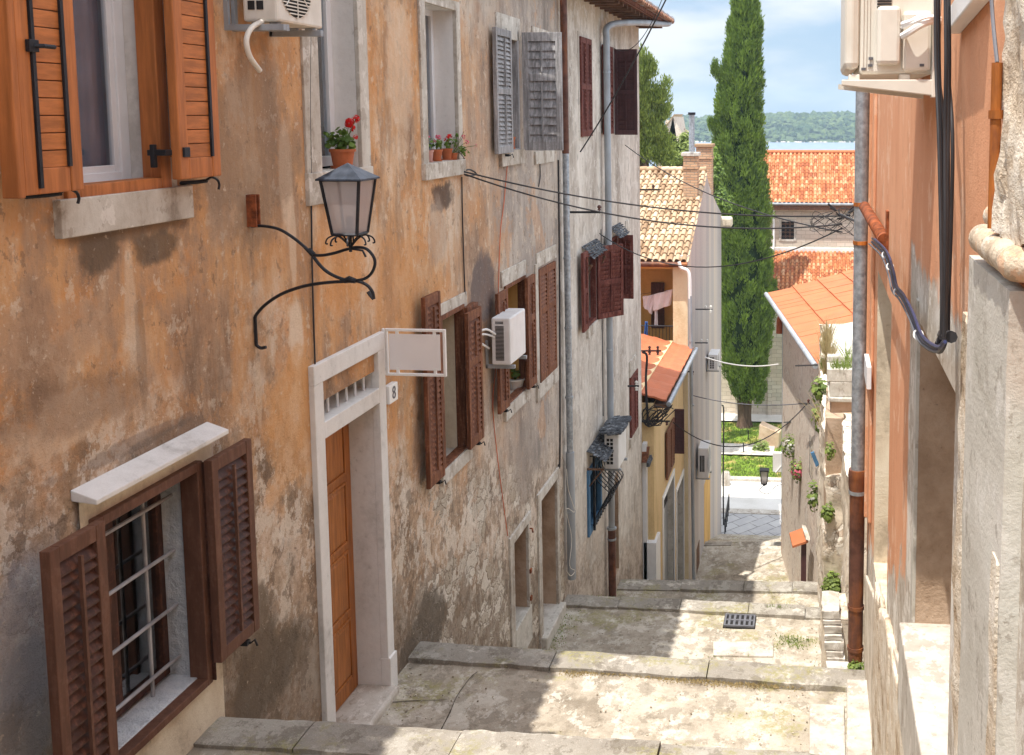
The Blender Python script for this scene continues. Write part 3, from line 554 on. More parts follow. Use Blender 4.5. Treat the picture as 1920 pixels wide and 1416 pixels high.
# openings: a0,a1,z0,z1
def op(px0, px1, zt, zb): # zt,zb from (px,py) pairs
    return (L(px0, (zt[1] + zb[1]) / 2)[0], L(px1, (zt[1] + zb[1]) / 2)[0], L(*zb)[1], L(*zt)[1])
w1 = (L(118, 340)[0], L(305, 330)[0], L(305, 352)[1], 1.45)
w2 = (L(600, 310)[0], L(676, 300)[0], L(690, 313)[1], 1.6)
w2b = (L(799, 250)[0], L(857, 250)[0], L(858, 300)[1], L(852, 20)[1])
w2c = (L(948, 200)[0], L(972, 200)[0], L(972, 285)[1], L(972, 60)[1])
w3 = (L(830, 800)[0], L(868, 750)[0], L(874, 838)[1], L(868, 575)[1])
w3b = (L(950, 700)[0], L(983, 650)[0], L(985, 727)[1], L(984, 520)[1])
w3c = (L(1008, 600)[0], L(1040, 600)[0], L(1040, 690)[1], L(1040, 488)[1])
lw1 = (L(174, 1150)[0], L(366, 1100)[0], L(383, 1262)[1], L(370, 862)[1])
door8 = (L(607, 1000)[0], L(712, 1000)[0], L(733, 1276)[1] + .02, L(712, 690)[1])
lw2 = (L(962, 1080)[0], L(989, 1060)[0], L(990, 1140)[1], L(990, 978)[1])
ld3 = (L(1014, 1050)[0], L(1044, 1050)[0], L(1046, 1132)[1], L(1044, 895)[1])
print('openings', w1, w2, w2b, w2c, w3, w3b, w3c, lw1, door8, lw2, ld3)
YA = L(1051, 600)[0]; TA = 2.1
WH = M['white_plaster']
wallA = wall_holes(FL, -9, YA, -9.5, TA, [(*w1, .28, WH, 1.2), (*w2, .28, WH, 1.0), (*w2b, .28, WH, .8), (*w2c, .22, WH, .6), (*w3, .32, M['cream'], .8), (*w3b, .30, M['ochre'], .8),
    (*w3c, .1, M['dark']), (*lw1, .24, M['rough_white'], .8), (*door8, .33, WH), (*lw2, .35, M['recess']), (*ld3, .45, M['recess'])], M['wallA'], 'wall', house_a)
MB().box(FL, -9, YA, -9.5, TA - .02, -9, -1.62).build('back_rooms', M['wallA'], house_a)
MB().box(FL, -9, -8.9, -9.5, TA, -1.6, -.01).build('end_wall', M['wallA'], house_a); MB().box(FL, YA - .1, YA - .002, -9.5, TA - .02, -1.6, -.01).build('party_wall', M['wallA'], house_a)
def tile_field(O, u, s, nu, ns, wu, ls, mat, name, parent=None, hgt=.05, lift=.03, segs=6, th=.02, jit=.006, cover=True):
    """barrel tile roof: u across the slope, s down the slope (unit vectors), O the upper corner"""
    O = Vector(O); u = Vector(u).normalized(); s = Vector(s).normalized(); n = u.cross(s).normalized()
    if n.z < 0: n = -n
    mb = MB()
    for j in range(ns):
        for i in range(nu):
            du = U(-jit, jit); dz = U(-jit, jit) * .5
            b = O + u * (wu * i + du) + s * (ls * j + U(-jit, jit))
            vs = []
            for (t, up, sc_) in ((0, 0, .92), (ls * 1.06, lift, 1.0)):
                for k in range(segs + 1):
                    an = math.pi * k / segs; vs.append(b + u * (wu * .5 - math.cos(an) * wu * .36 * sc_) + s * t + n * (math.sin(an) * hgt * sc_ + up + dz))
            for k in range(segs + 1): vs.append(vs[segs + 1 + k] - n * th)
            m = segs + 1; r = R()
            mb.add(vs, [(q * m + k, q * m + k + 1, (q + 1) * m + k + 1, (q + 1) * m + k) for q in range(2) for k in range(segs)], r)
            # channel tile between
            c0 = b + u * (wu * .86) - n * .0; vs = []
            for (t, up) in ((0, -.012), (ls * 1.04, lift - .012)):
                for k in range(4): vs.append(c0 + u * (wu * .28 * k / 3) + s * t + n * (up - .02 * math.sin(math.pi * k / 3)))
            mb.add(vs, [(k, k + 1, k + 5, k + 4) for k in range(3)], R())
    return mb.build(name, mat, parent, smooth=True)
def roof_over(house, y0, y1, xe, ze, pitch, run, overbox):
    s = Vector((math.cos(pitch), 0, -math.sin(pitch))); top = Vector((xe, 0, ze)) - s * run
    mb = MB(); a = top + Vector((0, 0, -.05)); b = Vector((xe, 0, ze - .05))
    mb.hexa([Vector((p.x, y, p.z + dz)) for dz in (-.05, 0) for (p, y) in ((a, y0), (b, y0), (b, y1), (a, y1))]); sl = mb.build('roof', M['soffit'], house)
    nu = int((y1 - y0) / .22); tile_field((top.x, y0, top.z), (0, 1, 0), s, nu, int(run / .36) + 1, .22, .36, M['tileold'], 'roof_tiles', sl, segs=4); return sl
roof_over(house_a, -9, YA, -3.96, TA - .2, math.radians(18), 5.2, None)
# window 1: orange shutters
H = house_a
slab4(FL, L(100, 400)[0], L(351, 380)[0], L(351, 408)[1], L(351, 347)[1], -.02, .045, M['limestone'], 'window_sill', H)
wf = casement(FL, w1[0], w1[1], w1[2] + .02, w1[3], -.20, H, M['pvc'], .085, 1, label='white framed upper window between honey coloured shutters')
# inner sash line + curtain
mb = frame_mb(FL, w1[0] + .085, w1[1] - .085, w1[2] + .10, w1[3], -.25, -.215, .045); mb.build('sash', M['pvc'], wf, bevel=.004)
mb = MB(); n = 60
vs = [FL.P(w1[0] - .1 + (w1[1] - w1[0] + .2) * i / n, z, -.31 + .02 * math.sin(i * .9)) for z in (w1[2], w1[3]) for i in range(n + 1)]
mb.add(vs, [(i, i + 1, n + 2 + i, n + 1 + i) for i in range(n)]); mb.build('curtain', M['curtain'], wf, smooth=True)
mb = frame_mb(FL, w1[0], w1[1] + .055, w1[2] - .01, w1[3], -.10, .025, .10, .075); mb.build('wooden_frame', M['w_orange_v'], wf, bevel=.006)
slab4(FL, w1[0] + .1, w1[1] - .1, w1[2] - .002, w1[2] + .03, -.2, -.1, M['pvc'], 'inner_sill', wf)
# weathered white jamb strip outside
slab4(FL, w1[1] + .057, w1[1] + .12, w1[2] - .03, w1[3], -.02, .018, M['limestone'], 'jamb', H)
def plank_shutter(a0, a1, z0, z1, o, th, label, rods, edge=True, hinge=False):
    mb = MB(); sw = .095
    mb.box(FL, a0, a0 + sw, z0, z1, o, o + th); mb.box(FL, a1 - sw, a1, z0, z1, o, o + th); mb.box(FL, a0 + sw, a1 - sw, z0, z0 + .13, o + .002, o + th - .002); mb.box(FL, a0 + sw, a1 - sw, z1 - .13, z1, o + .002, o + th - .002)
    s = mb.build('shutter', M['w_orange_v'], H, bevel=.008); s['label'] = label
    mb = MB(); z = z0 + .13; i = 0
    while z < z1 - .13:
        zt = z + .083
        mb.hexa([FL.P(a, zz, oo) for oo, (za, zb) in ((o + .012, (z + .004, zt + .008)), (o + th - .004, (z, zt - .002))) for (a, zz) in ((a0 + sw, za), (a1 - sw, za), (a1 - sw, zb), (a0 + sw, zb))]); z = zt + .004
    mb.build('boards', M['w_orange'], s, bevel=.003); mb = MB(); 
    for a in rods: mb.box(FL, a - .011, a + .011, z0 + .13 - (.10 if a == rods[0] and len(rods) > 1 else 0), z1, o + th - .002, o + th + .012)
    mb.build('metal_strips', M['black'], s); return s
zs = L(412, 330, .17)[1]
SA0 = L(46, 340, .185)[0]
sA = plank_shutter(SA0, L(158, 340, .185)[0], L(158, 357, .2)[1], 1.5, .13, .055, 'honey wood shutter with black bolt rod, nearest the camera', [SA0 + .105, L(158, 340, .185)[0] - .105])
sB = plank_shutter(L(335, 300, .16)[0], L(412, 300, .16)[0], zs, 1.5, .11, .06, 'honey wood shutter right of the upper window', [L(412, 300, .16)[0] - .105])
MB().box(FL, SA0 - .045, SA0 - .002, L(158, 357, .2)[1] - .01, 1.5, .10, .19).build('cover_strip', M['w_orange_v'], sA, bevel=.005)
# bolt handle on the near shutter and hold-backs
def at(fr_o, px, py): a, z = L(px, py, fr_o); return FL.P(a, z, fr_o)
mb = MB(); a, z = L(62, 86, .2); mb.box(FL, a - .035, a + .03, z - .03, z + .03, .185, .21); mb.tube([FL.P(a, z, .2), FL.P(a + .02, z, .24), FL.P(a + .09, z - .002, .245)], .012, 8)
mb.build('bolt_handle', M['black'], sA, bevel=.003)
def holdback(px, py, par, o=.1, k=1.0):
    a, z = L(px, py, o); mb = MB(); mb.tube([FL.P(a - .14 * k, z, o - .12), FL.P(a - .05 * k, z + .005, o - .03), FL.P(a, z + .01, o)], .013 * k, 8)
    mb.tube(smoothpath([FL.P(a - .02 * k, z + .01, o), FL.P(a + .02 * k, z + .03 * k, o + .02), FL.P(a + .07 * k, z + .012, o + .03), FL.P(a + .09 * k, z - .02, o + .03), FL.P(a + .08 * k, z - .05 * k, o + .03)]), .008 * k, 6)
    mb.build('hold_back', M['black'], par)
holdback(115, 366, sA); holdback(388, 342, sB)
a, z = L(318, 286, .1); mb = MB(); mb.box(FL, a - .07, a + .02, z - .018, z + .018, .0, .12); mb.box(FL, a - .075, a - .045, z - .09, z + .05, .02, .05); mb.box(FL, a + .02, a + .08, z - .03, z + .03, .09, .185); mb.build('hinge', M['black'], sB, bevel=.004)
# AC over it
def ac_unit(name, label, fr, a0, a1, z0, z1, o0, o1, mat, grid=(2, 6), louv=False, fan=True, brackets=True, hose=False, group='air conditioners on the house walls', brmat='greypipe'):
    t = thing(name, label, 'air conditioner', tuple(fr.P((a0 + a1) / 2, z0, o0)), group); H_ = z1 - z0; W_ = o1 - o0
    MB().box(fr, a0, a1, z0, z1, o0, o1).build('casing', mat, t, bevel=.018)
    mb = MB(); e = .004
    if louv:
        zt = z1 - H_ * .16; zb = z0 + H_ * .10; n = 26
        for i in range(n): zz = zb + (zt - zb) * i / n; mb.box(fr, a0 - .008, a0 + .002, zz, zz + (zt - zb) / n * .45, o0 + W_ * .22, o0 + W_ * .66)
        for i in range(7): oo = o0 + W_ * (.24 + .06 * i); mb.box(fr, a0 - .005, a0 + .002, zt + .02, zt + .05, oo, oo + W_ * .03)
        mb.build('side_vent', M['dark'], t)
    elif grid:
        nc, nr = grid; w_ = W_ * .5 / nc; zt = z1 - H_ * .14; zb = z0 + H_ * .12; hh = (zt - zb) / nr
        for i in range(nc):
            for j in range(nr): mb.box(fr, a0 - .005, a0 + .002, zb + hh * j + hh * .14, zb + hh * (j + 1) - hh * .14, o0 + W_ * .14 + w_ * i + w_ * .1, o0 + W_ * .14 + w_ * (i + .86))
        mb.build('side_vent', M['dark'], t)
    if fan:
        mb = MB(); ca = a0 + (a1 - a0) * .40; cz = (z0 + z1) / 2; r = H_ * .42; mb2 = MB(); n = 28
        vs = [fr.P(ca, cz, o1 + .003)] + [fr.P(ca + r * math.cos(6.2832 * k / n), cz + r * math.sin(6.2832 * k / n), o1 + .003) for k in range(n)]
        mb2.add(vs, [(0, k + 1, (k + 1) % n + 1) for k in range(n)]); mb2.build('fan_opening', M['dark'], t)
        k = -r
        while k < r:
            hw = math.sqrt(max(0, r * r - k * k)) + .01; mb.box(fr, ca - hw, ca + hw, cz + k - .004, cz + k + .004, o1 + .004, o1 + .012); k += .024
        for k in range(4): an = k * math.pi / 4; d = Vector((math.cos(an), math.sin(an))); mb.tube([fr.P(ca - d.x * r, cz - d.y * r, o1 + .012), fr.P(ca + d.x * r, cz + d.y * r, o1 + .012)], .004, 5)
        mb.build('fan_grille', mat, t)
    if brackets:
        for aa in (a0 + (a1 - a0) * .12, a1 - (a1 - a0) * .12):
            mb = MB(); mb.box(fr, aa - .02, aa + .02, z0 - .06, z0 - .015, .004, o1 + .03); mb.box(fr, aa - .02, aa + .02, z0 - .06, z0 + .28, .002, .03); mb.box(fr, aa - .025, aa + .025, z0 - .015, z0, o0 + .03, o0 + .09); mb.box(fr, aa - .025, aa + .025, z0 - .015, z0, o1 - .09, o1 - .03)
            mb.build('bracket', M[brmat], t, bevel=.003)
    return t
a0 = L(455, 30, .12)[0]; o1 = atY(521, 40, a0).x - XL; z0 = atY(521, 40, a0).z; a1 = atX(606, 58, XL + o1).y
ac1 = ac_unit('air_conditioner', 'cream air conditioner with hanging drain hose high above the wall lamp', FL, a0, a1, z0, z0 + .56, .12, o1, M['ac'], (2, 5))
mb = MB(); mb.tube(smoothpath([at(.25, 492, 40), at(.25, 472, 52), at(.25, 462, 75), at(.25, 468, 105), at(.25, 487, 133)], 8), [.018] * 33, 10); mb.build('drain_hose', M['ac'], ac1, smooth=True)
mb = MB(); a, z = L(425, 40, .02); mb.box(FL, a, a + .03, z - .02, z + .7, .0, .03); mb.box(FL, a, a + .04, z - .06, z - .02, .0, .42); mb.build('bracket', M['greypipe'], ac1)
# window 2 (with the geranium)
mb = frame_mb(FL, L(570, 300)[0], L(691, 250)[0], w2[2] - .02, 1.7, -.02, .012, .0001)
fa0, fa1 = L(572, 320)[0], L(692, 300)[0]
mb = MB(); mb.box(FL, fa0, w2[0] + .003, w2[2], 1.7, -.02, .02); mb.box(FL, w2[1] - .003, fa1, w2[2], 1.7, -.02, .02); mb.build('stone_surround', M['limestone'], H, bevel=.005)
slab4(FL, fa0 - .01, fa1 + .01, L(690, 366)[1], w2[2] + .005, -.2, .035, M['limestone'], 'window_sill', H)
casement(FL, w2[0], w2[1], w2[2] + .02, w2[3], -.22, H, M['pvc'], .09, 1, label='tall white framed window behind the red geranium')
# window 2b
fa0, fa1 = L(789, 250)[0], L(864, 250)[0]
mb = MB(); mb.box(FL, fa0, w2b[0] + .003, w2b[2], w2b[3] + .1, -.02, .025); mb.box(FL, w2b[1] - .003, fa1, w2b[2], w2b[3] + .1, -.02, .025); mb.box(FL, w2b[0], w2b[1], w2b[3] - .003, w2b[3] + .1, -.02, .023); mb.build('stone_surround', M['limestone'], H, bevel=.005)
slab4(FL, fa0 - .01, fa1 + .01, L(862, 327)[1], w2b[2] + .005, -.2, .05, M['limestone'], 'window_sill', H)
casement(FL, w2b[0], w2b[1], w2b[2] + .02, w2b[3], -.24, H, M['pvc'], .07, 1, label='white framed window above the sign with small flower pots')
# window 2c and the grey shutters
slab4(FL, L(928, 30)[0], L(972, 30)[0], L(972, 78)[1], L(972, 36)[1], -.02, .02, M['limestone'], 'lintel', H)
slab4(FL, L(935, 300)[0], L(978, 300)[0], L(978, 306)[1], L(978, 279)[1], -.02, .05, M['limestone'], 'window_sill', H)
frame_mb(FL, w2c[0], w2c[1], w2c[2], w2c[3], -.1, .02, .05).build('window', M['w_grey'], H, bevel=.004)['label'] = 'small window with peeling grey frame and open grey shutters'
sh = shutter(FL, L(927, 200, .06)[0], L(948, 200)[0] - .01, L(940, 288, .06)[1], L(940, 55, .06)[1], .05, M['w_grey'], H, label='weathered grey shutter folded back against the wall', th=.05)
f90 = FL.sub(L(978, 200)[0], .03, math.radians(90))
wid = 8000 / 552 * 75 / 2000
shutter(f90, .0, wid, L(978, 282)[1], L(978, 62)[1], 0, M['w_grey'], H, label='wide weathered grey shutter standing open at right angles to the wall', th=.045, sw=.085, slat=.115, rail=.12, mids=(.62,), tilt=1, catch=False)
slab4(FL, L(996, 60)[0], L(1032, 60)[0], L(1032, 80)[1], L(1032, 60)[1], -.02, .02, M['limestone'], 'lintel', H)
slab4(FL, L(1001, 290)[0], L(1036, 290)[0], L(1036, 303)[1], L(1036, 280)[1], -.02, .03, M['limestone'], 'window_sill', H)
# window 3 (beside the sign)
slab4(FL, L(802, 600)[0], L(873, 560)[0], L(873, 573)[1], L(873, 546)[1], -.02, .02, M['limestone'], 'lintel', H)
slab4(FL, w3[0] - .15, L(879, 850)[0], L(879, 858)[1], w3[2] + .005, -.3, .05, M['limestone'], 'window_sill', H)
wn = frame_mb(FL, w3[0] - .05, w3[1] + .05, w3[2], w3[3] + .04, -.08, .03, .054, .03).build('window', M['w_red'], H, bevel=.004); wn['label'] = 'open brown framed window right of the blank sign'
MB().box(FL, w3[0], w3[1], w3[2] + 1.33, w3[2] + 1.36, -.30, -.26).build('rail', M['greypipe'], wn); MB().box(FL, w3[0], w3[1], w3[2] + .33, w3[2] + .36, -.30, -.26).build('rail', M['greypipe'], wn)
kw = dict(th=.045, slat=.06, rail=.11, mids=(.62,))
shutter(FL, L(803, 800, .12)[0], L(832, 800, .12)[0], L(832, 893, .12)[1], L(832, 640, .12)[1] + .55, .08, M['w_red'], H, label='red-brown shutter partly behind the blank sign', **kw)
shutter(FL, L(879, 700, .12)[0], L(905, 700, .12)[0], L(905, 822, .12)[1], L(905, 572, .12)[1], .08, M['w_red'], H, label='red-brown shutter left of the white air conditioner', **kw)
slab4(FL, L(868, 740)[0] + .02, L(879, 740)[0] + .2, w3[2], w3[3], .0, .075, M['w_red'], 'jamb', H)
# windows 3b and 3c
slab4(FL, L(938, 520)[0], L(984, 500)[0], L(984, 515)[1], L(984, 487)[1], -.02, .02, M['limestone'], 'lintel', H)
slab4(FL, L(943, 780)[0], L(988, 740)[0], L(988, 747)[1], w3b[2] + .005, -.28, .05, M['limestone'], 'window_sill', H)
frame_mb(FL, w3b[0] - .05, w3b[1] + .04, w3b[2], w3b[3] + .04, -.08, .03, .05, .03).build('window', M['w_red'], H, bevel=.004)['label'] = 'brown framed window behind the white air conditioner'
shutter(FL, L(937, 700, .12)[0], L(955, 700, .12)[0], L(955, 762, .12)[1], L(955, 540, .12)[1], .08, M['w_red'], H, label='red-brown shutter hanging behind the white air conditioner', **kw)
shutter(FL, L(991, 650, .12)[0], L(1006, 650, .12)[0], L(1006, 718, .12)[1], L(1006, 512, .12)[1], .08, M['w_red'], H, label='narrow red-brown shutter right of the white air conditioner', **kw)
slab4(FL, L(1004, 480)[0], L(1041, 470)[0], L(1041, 483)[1], L(1041, 458)[1], -.02, .02, M['limestone'], 'lintel', H)
mb = MB(); mb.box(FL, L(1003, 600)[0], L(1008, 600)[0], w3c[2] - .25, w3c[3] + .1, -.02, .022); mb.build('jamb', M['limestone'], H)
slab4(FL, L(1004, 700)[0], L(1044, 680)[0], w3c[2] - .22, w3c[2], -.02, .035, M['limestone'], 'window_sill', H)
ma = (w3c[0] + w3c[1]) / 2
shutter(FL, w3c[0] + .02, ma, w3c[2], w3c[3], -.01, M['w_red'], H, label='closed brown shutter, left leaf by the grey drainpipe', catch=False, rod=False, **kw); shutter(FL, ma + .01, w3c[1], w3c[2], w3c[3], -.01, M['w_red'], H, label='closed brown shutter, right leaf by the grey drainpipe', catch=False, rod=False, **kw)
# lower window with bars
cx0, cx1 = L(135, 900)[0], L(402, 1100)[0]
sur = wall_holes(Fr((XL + .03, 0, 0), (0, 1, 0), (1, 0, 0)), cx0, cx1, -4.6, L(388, 800)[1] - .02, [(lw1[0], lw1[1], lw1[2], lw1[3], .031, M['cream'])], M['cream'], 'window_surround', H)
MB().box(FL, cx1 - .001, cx1, -4.6, L(388, 800)[1] - .02, -.01, .029).build('surround_edge', M['cream'], sur)
zc = L(388, 800)[1]; mb = MB(); P = FL.P
mb.hexa([P(cx0 - .02, zc - .03, 0), P(cx1 + .01, zc - .03, 0), P(cx1 + .01, zc + .035, 0), P(cx0 - .02, zc + .035, 0), P(cx0 - .02, zc - .045, .15), P(cx1 + .01, zc - .045, .15), P(cx1 + .01, zc - .015, .15), P(cx0 - .02, zc - .015, .15)])
mb.build('drip_cap', M['white_plaster'], H, bevel=.006)
mb = frame_mb(FL, lw1[0] - .03, lw1[1] + .03, lw1[2] - .045, lw1[3] + .02, -.05, .075, .06, .05); wl = mb.build('window', M['w_brown_lit'], H, bevel=.006); wl['label'] = 'barred lower window with dark brown frame and white reveal'
mb = frame_mb(FL, lw1[0], lw1[1], lw1[2] + .02, lw1[3], -.26, -.20, .06); m = (lw1[0] * .55 + lw1[1] * .45); mb.box(FL, m - .05, m + .05, lw1[2] + .06, lw1[3] - .06, -.26, -.195)
mb.build('sash', M['w_brown'], wl, bevel=.006); MB().box(FL, lw1[0] + .05, lw1[1] - .05, lw1[2] + .06, lw1[3] - .06, -.235, -.23).build('pane', M['glass'], wl)
mb = MB(); n = 50; vs = [FL.P(lw1[0] + .02 + (lw1[1] - lw1[0]) * .55 * i / n, z, -.36 + .025 * math.sin(i * 1.3)) for z in (lw1[2], lw1[3]) for i in range(n + 1)]; mb.add(vs, [(i, i + 1, n + 2 + i, n + 1 + i) for i in range(n)]); mb.build('curtain', M['curtain'], wl, smooth=True)
mb = MB(); hh = lw1[3] - lw1[2]
for f in (.10, .345, .60, .855): mb.tube([P(lw1[0] - .01, lw1[2] + hh * f, -.13), P(lw1[1] + .01, lw1[2] + hh * f, -.13)], .0125, 8)
for f in (.25, .72): a = lw1[0] + (lw1[1] - lw1[0]) * f; mb.tube([P(a, lw1[2], -.148), P(a, lw1[3], -.148)], .0125, 8)
mb.build('bars', plain('bar_paint', (.42, .42, .44), .5, .2, var=.3, grime=(.3, .2, .14), gr=.3), wl, smooth=True)
slab4(FL, lw1[0], lw1[1], lw1[2] - .02, lw1[2] + .012, -.20, .0, M['rough_white'], 'inner_sill', wl)
kw1 = dict(th=.055, sw=.07, slat=.062, rail=.085, mids=(), smat=M['w_brown'])
shutter(FL, L(105, 1200, .26)[0], L(212, 1200, .26)[0], L(215, 1430, .26)[1] - .35, L(195, 978, .26)[1], .20, M['w_brown_lit'], H, label='dark brown louvred shutter nearest the camera, left of the barred window', **kw1)
shutter(FL, L(405, 1000, .16)[0], L(481, 1000, .16)[0], L(481, 1185, .16)[1], L(462, 828, .16)[1], .10, M['w_brown_lit'], H, label='dark brown louvred shutter right of the barred window', **kw1)
MB().box(FL, lw1[1] + .03, L(405, 1000, .16)[0] + .02, lw1[2] - .03, lw1[3] + .01, .03, .10).build('jamb', M['w_brown'], wl, bevel=.004)
# door number 8
d0, d1, dz0, dz1 = door8
tz0, tz1 = L(712, 747)[1], L(712, 642)[1]     # transom sill underside .. top of light
za = L(712, 621)[1]
fo = .045; f0, f1 = L(590, 1000)[0], L(724, 1000)[0]
mb = MB(); mb.box(FL, f0, d0 + .003, dz0 - .5, za - .16, -.03, fo); mb.box(FL, d1 - .003, f1, dz0 - .12, za - .16, -.03, fo); mb.box(FL, f0, f1, za - .16, za, -.03, fo + .002)
mb.box(FL, f0 - .01, d0 + .006, dz0 - .6, dz0 + .12, -.03, fo + .02); mb.box(FL, d1 - .006, f1 + .012, dz0 - .12, dz0 + .28, -.03, fo + .02)
zt = L(712, 750)[1]; zt2 = L(712, 722)[1]
dr = mb.build('door_surround', M['white_plaster'], H, bevel=.006); MB().box(FL, d0, d1, zt, zt2, -.33, fo - .001).build('transom_beam', M['white_plaster'], dr, bevel=.006)
mb = MB()
for i in range(6): a = d0 + (d1 - d0) * (i + .6) / 6.2; mb.tube([P(a, zt2 - .01, -.06), P(a, za - .15, -.06)], .012, 8)
mb.build('transom_bars', M['pvc'], dr, smooth=True)
mb = frame_mb(FL, d0, d1, zt2, za - .16, -.33, -.27, .04); mb.box(FL, (d0 + d1) / 2 - .03, (d0 + d1) / 2 + .03, zt2, za - .16, -.33, -.265); mb.build('transom_window', M['w_door'], dr); MB().box(FL, d0, d1, zt2, za - .16, -.345, -.33).build('transom_pane', M['dark'], dr)
dd = MB(); dd.box(FL, d0, d1, dz0, zt, -.34, -.26); do = dd.build('door', M['w_door'], H, bevel=.003); do['label'] = 'varnished brown panelled door in white surround'
mb = MB(); W_ = d1 - d0; hz = zt - dz0 - .12; cols = [(.13, .44), (.54, .87)]; ch = []
for (c0, c1) in cols:
    for k in range(4):
        z0_, z1_ = dz0 + .18 + hz * k / 4.05, dz0 + .18 + hz * (k + .82) / 4.05; aa0, aa1 = d0 + W_ * c0, d0 + W_ * c1; b = .025
        frame_mb(FL, aa0 - b, aa1 + b, z0_ - b, z1_ + b, -.262, -.245, b, mb=mb); i_ = .03
        mb.hexa([P(aa0, z0_, -.261), P(aa1, z0_, -.261), P(aa1, z1_, -.261), P(aa0, z1_, -.261), P(aa0 + i_, z0_ + i_, -.248), P(aa1 - i_, z0_ + i_, -.248), P(aa1 - i_, z1_ - i_, -.248), P(aa0 + i_, z1_ - i_, -.248)])
mb.build('panels', M['w_door'], do, bevel=.003); a = d0 + W_ * .06; z = L(612, 1030)[1] + .08
mb = MB(); mb.tube([P(a, z, -.26), P(a, z, -.20), P(a + .1, z, -.195)], .011, 8); mb.box(FL, a - .02, a + .02, z - .12, z + .06, -.262, -.25); mb.build('handle', M['zinc'], do, bevel=.002)
# threshold stone
mb = MB(); mb.box(FL, d0 - .05, d1 + .03, dz0 - .35, dz0 + .012, -.27, .14); mb.build('threshold', M['limestone'], H, bevel=.03)
# house number plate
t = thing('house_number_plate', 'small white house number plate reading 8 beside the door', 'number plate', tuple(FL.P(L(722, 745)[0], L(722, 760)[1], 0)))
na, nb = L(719, 743)[0], L(719, 743)[0] + .20; nz0, nz1 = L(722, 764, .05)[1], L(737, 722, .07)[1]
fn = Fr((XL, 0, 0), (0, 1, 0), (1, 0, 0)); MB().box(fn, na, nb, nz0, nz1, .0, .06).build('plate', M['signf'], t, bevel=.006)
fc = bpy.data.curves.new('numeral', 'FONT'); fc.body = '8'; fc.size = .17; fc.extrude = .002; fc.align_x = 'CENTER'; fc.align_y = 'CENTER'
ft = bpy.data.objects.new('tmp', fc); fo_ = bpy.data.objects.new('numeral', bpy.data.meshes.new_from_object(ft)); bpy.data.objects.remove(ft); COL.objects.link(fo_); fo_.parent = t
fo_.location = FL.P((na + nb) / 2, (nz0 + nz1) / 2, .063) - t.location; fo_.rotation_euler = (math.pi / 2, 0, math.pi / 2); fo_.data.materials.clear(); fo_.data.materials.append(M['greycable'])
# blank sign
ys = L(717, 640)[0]; q = lambda px, py: atY(px, py, ys)
t = thing('hanging_sign', 'blank pale sign panel in a white metal frame projecting beside the door', 'sign', tuple(q(717, 706)))
fs = Fr((0, ys, 0), (1, 0, 0), (0, -1, 0)); A, B, C_, D = q(722, 616), q(835, 618), q(835, 706), q(722, 704)
mb = MB(); x0, x1, zb, zt_ = A.x, B.x, C_.z, A.z; mb = frame_mb(fs, x0, x1, zb, zt_, -.018, .018, .022)
for py in (630, 692): zz = q(720, py).z; mb.box(fs, XL, x0, zz - .012, zz + .012, -.012, .012)
mb.box(fs, XL, XL + .015, zb, zt_, -.02, .02); mb.build('frame', M['signf'], t, bevel=.002)
MB().box(fs, x0 + .035, x1 - .055, zb + .055, zt_ - .05, -.006, .006).build('panel', M['signw'], t)
mb = MB()
for px in (745, 815):
    for z_, s_ in ((zt_ - .022, -1), (zb + .022, 1)): xx = q(px, 650).x; mb.box(fs, xx - .012, xx + .012, min(z_, z_ + s_ * .055), max(z_, z_ + s_ * .055), -.011, .011)
mb.build('clips', M['signf'], t)
# cellar window and dark doorway
mb = MB(); a0_, a1_ = L(954, 1050)[0], L(994, 1050)[0]; ztt = L(992, 957)[1]
mb.box(FL, a0_, a1_, lw2[3], ztt, -.02, .03); mb.box(FL, a0_, lw2[0] + .003, -8, lw2[3], -.02, .028); mb.box(FL, lw2[1] - .003, lw2[1] + .05, lw2[2], lw2[3], -.02, .028); mb.build('stone_surround', M['limestone'], H, bevel=.008)
slab4(FL, lw2[0], lw2[1] + .1, lw2[2] - .5, lw2[2] + .005, -.34, .03, M['cement'], 'window_sill', H)
slab4(FL, lw2[0], lw2[1], lw2[2], lw2[3], -.37, -.34, M['w_dark'], 'cellar_hatch', H)
mb = MB(); a_, z_ = lw2[1] + .07, lw2[3] - .1; mb.tube([P(a_, z_, .0), P(a_, z_, .06), P(a_ - .08, z_ - .02, .09)], .012, 6)
for zz in (lw2[2] + .1, lw2[2] + .5): mb.box(FL, lw2[1] + .0, lw2[1] + .06, zz, zz + .06, .02, .05)
mb.build('hinges', M['rust'], H)
mb = MB(); a0_, a1_ = L(1008, 1050)[0], L(1048, 1050)[0]; ztt = L(1046, 874)[1]
mb.box(FL, a0_, a1_, ld3[3], ztt, -.02, .03); mb.box(FL, a0_, ld3[0] + .003, -8.3, ld3[3], -.02, .028); mb.box(FL, ld3[1] - .003, a1_, -8.3, ld3[3], -.02, .028); mb.build('stone_surround', M['limestone'], H, bevel=.008)
dn = slab4(FL, ld3[0], ld3[1], ld3[2] - .1, ld3[3], -.47, -.43, M['w_plank'], 'door', H); dn['label'] = 'dark recessed doorway beyond the cellar window'
slab4(FL, ld3[0] - .15, ld3[1] + .1, -8.2, ld3[2] + .005, -.43, .12, M['cement'], 'threshold', H, .02)
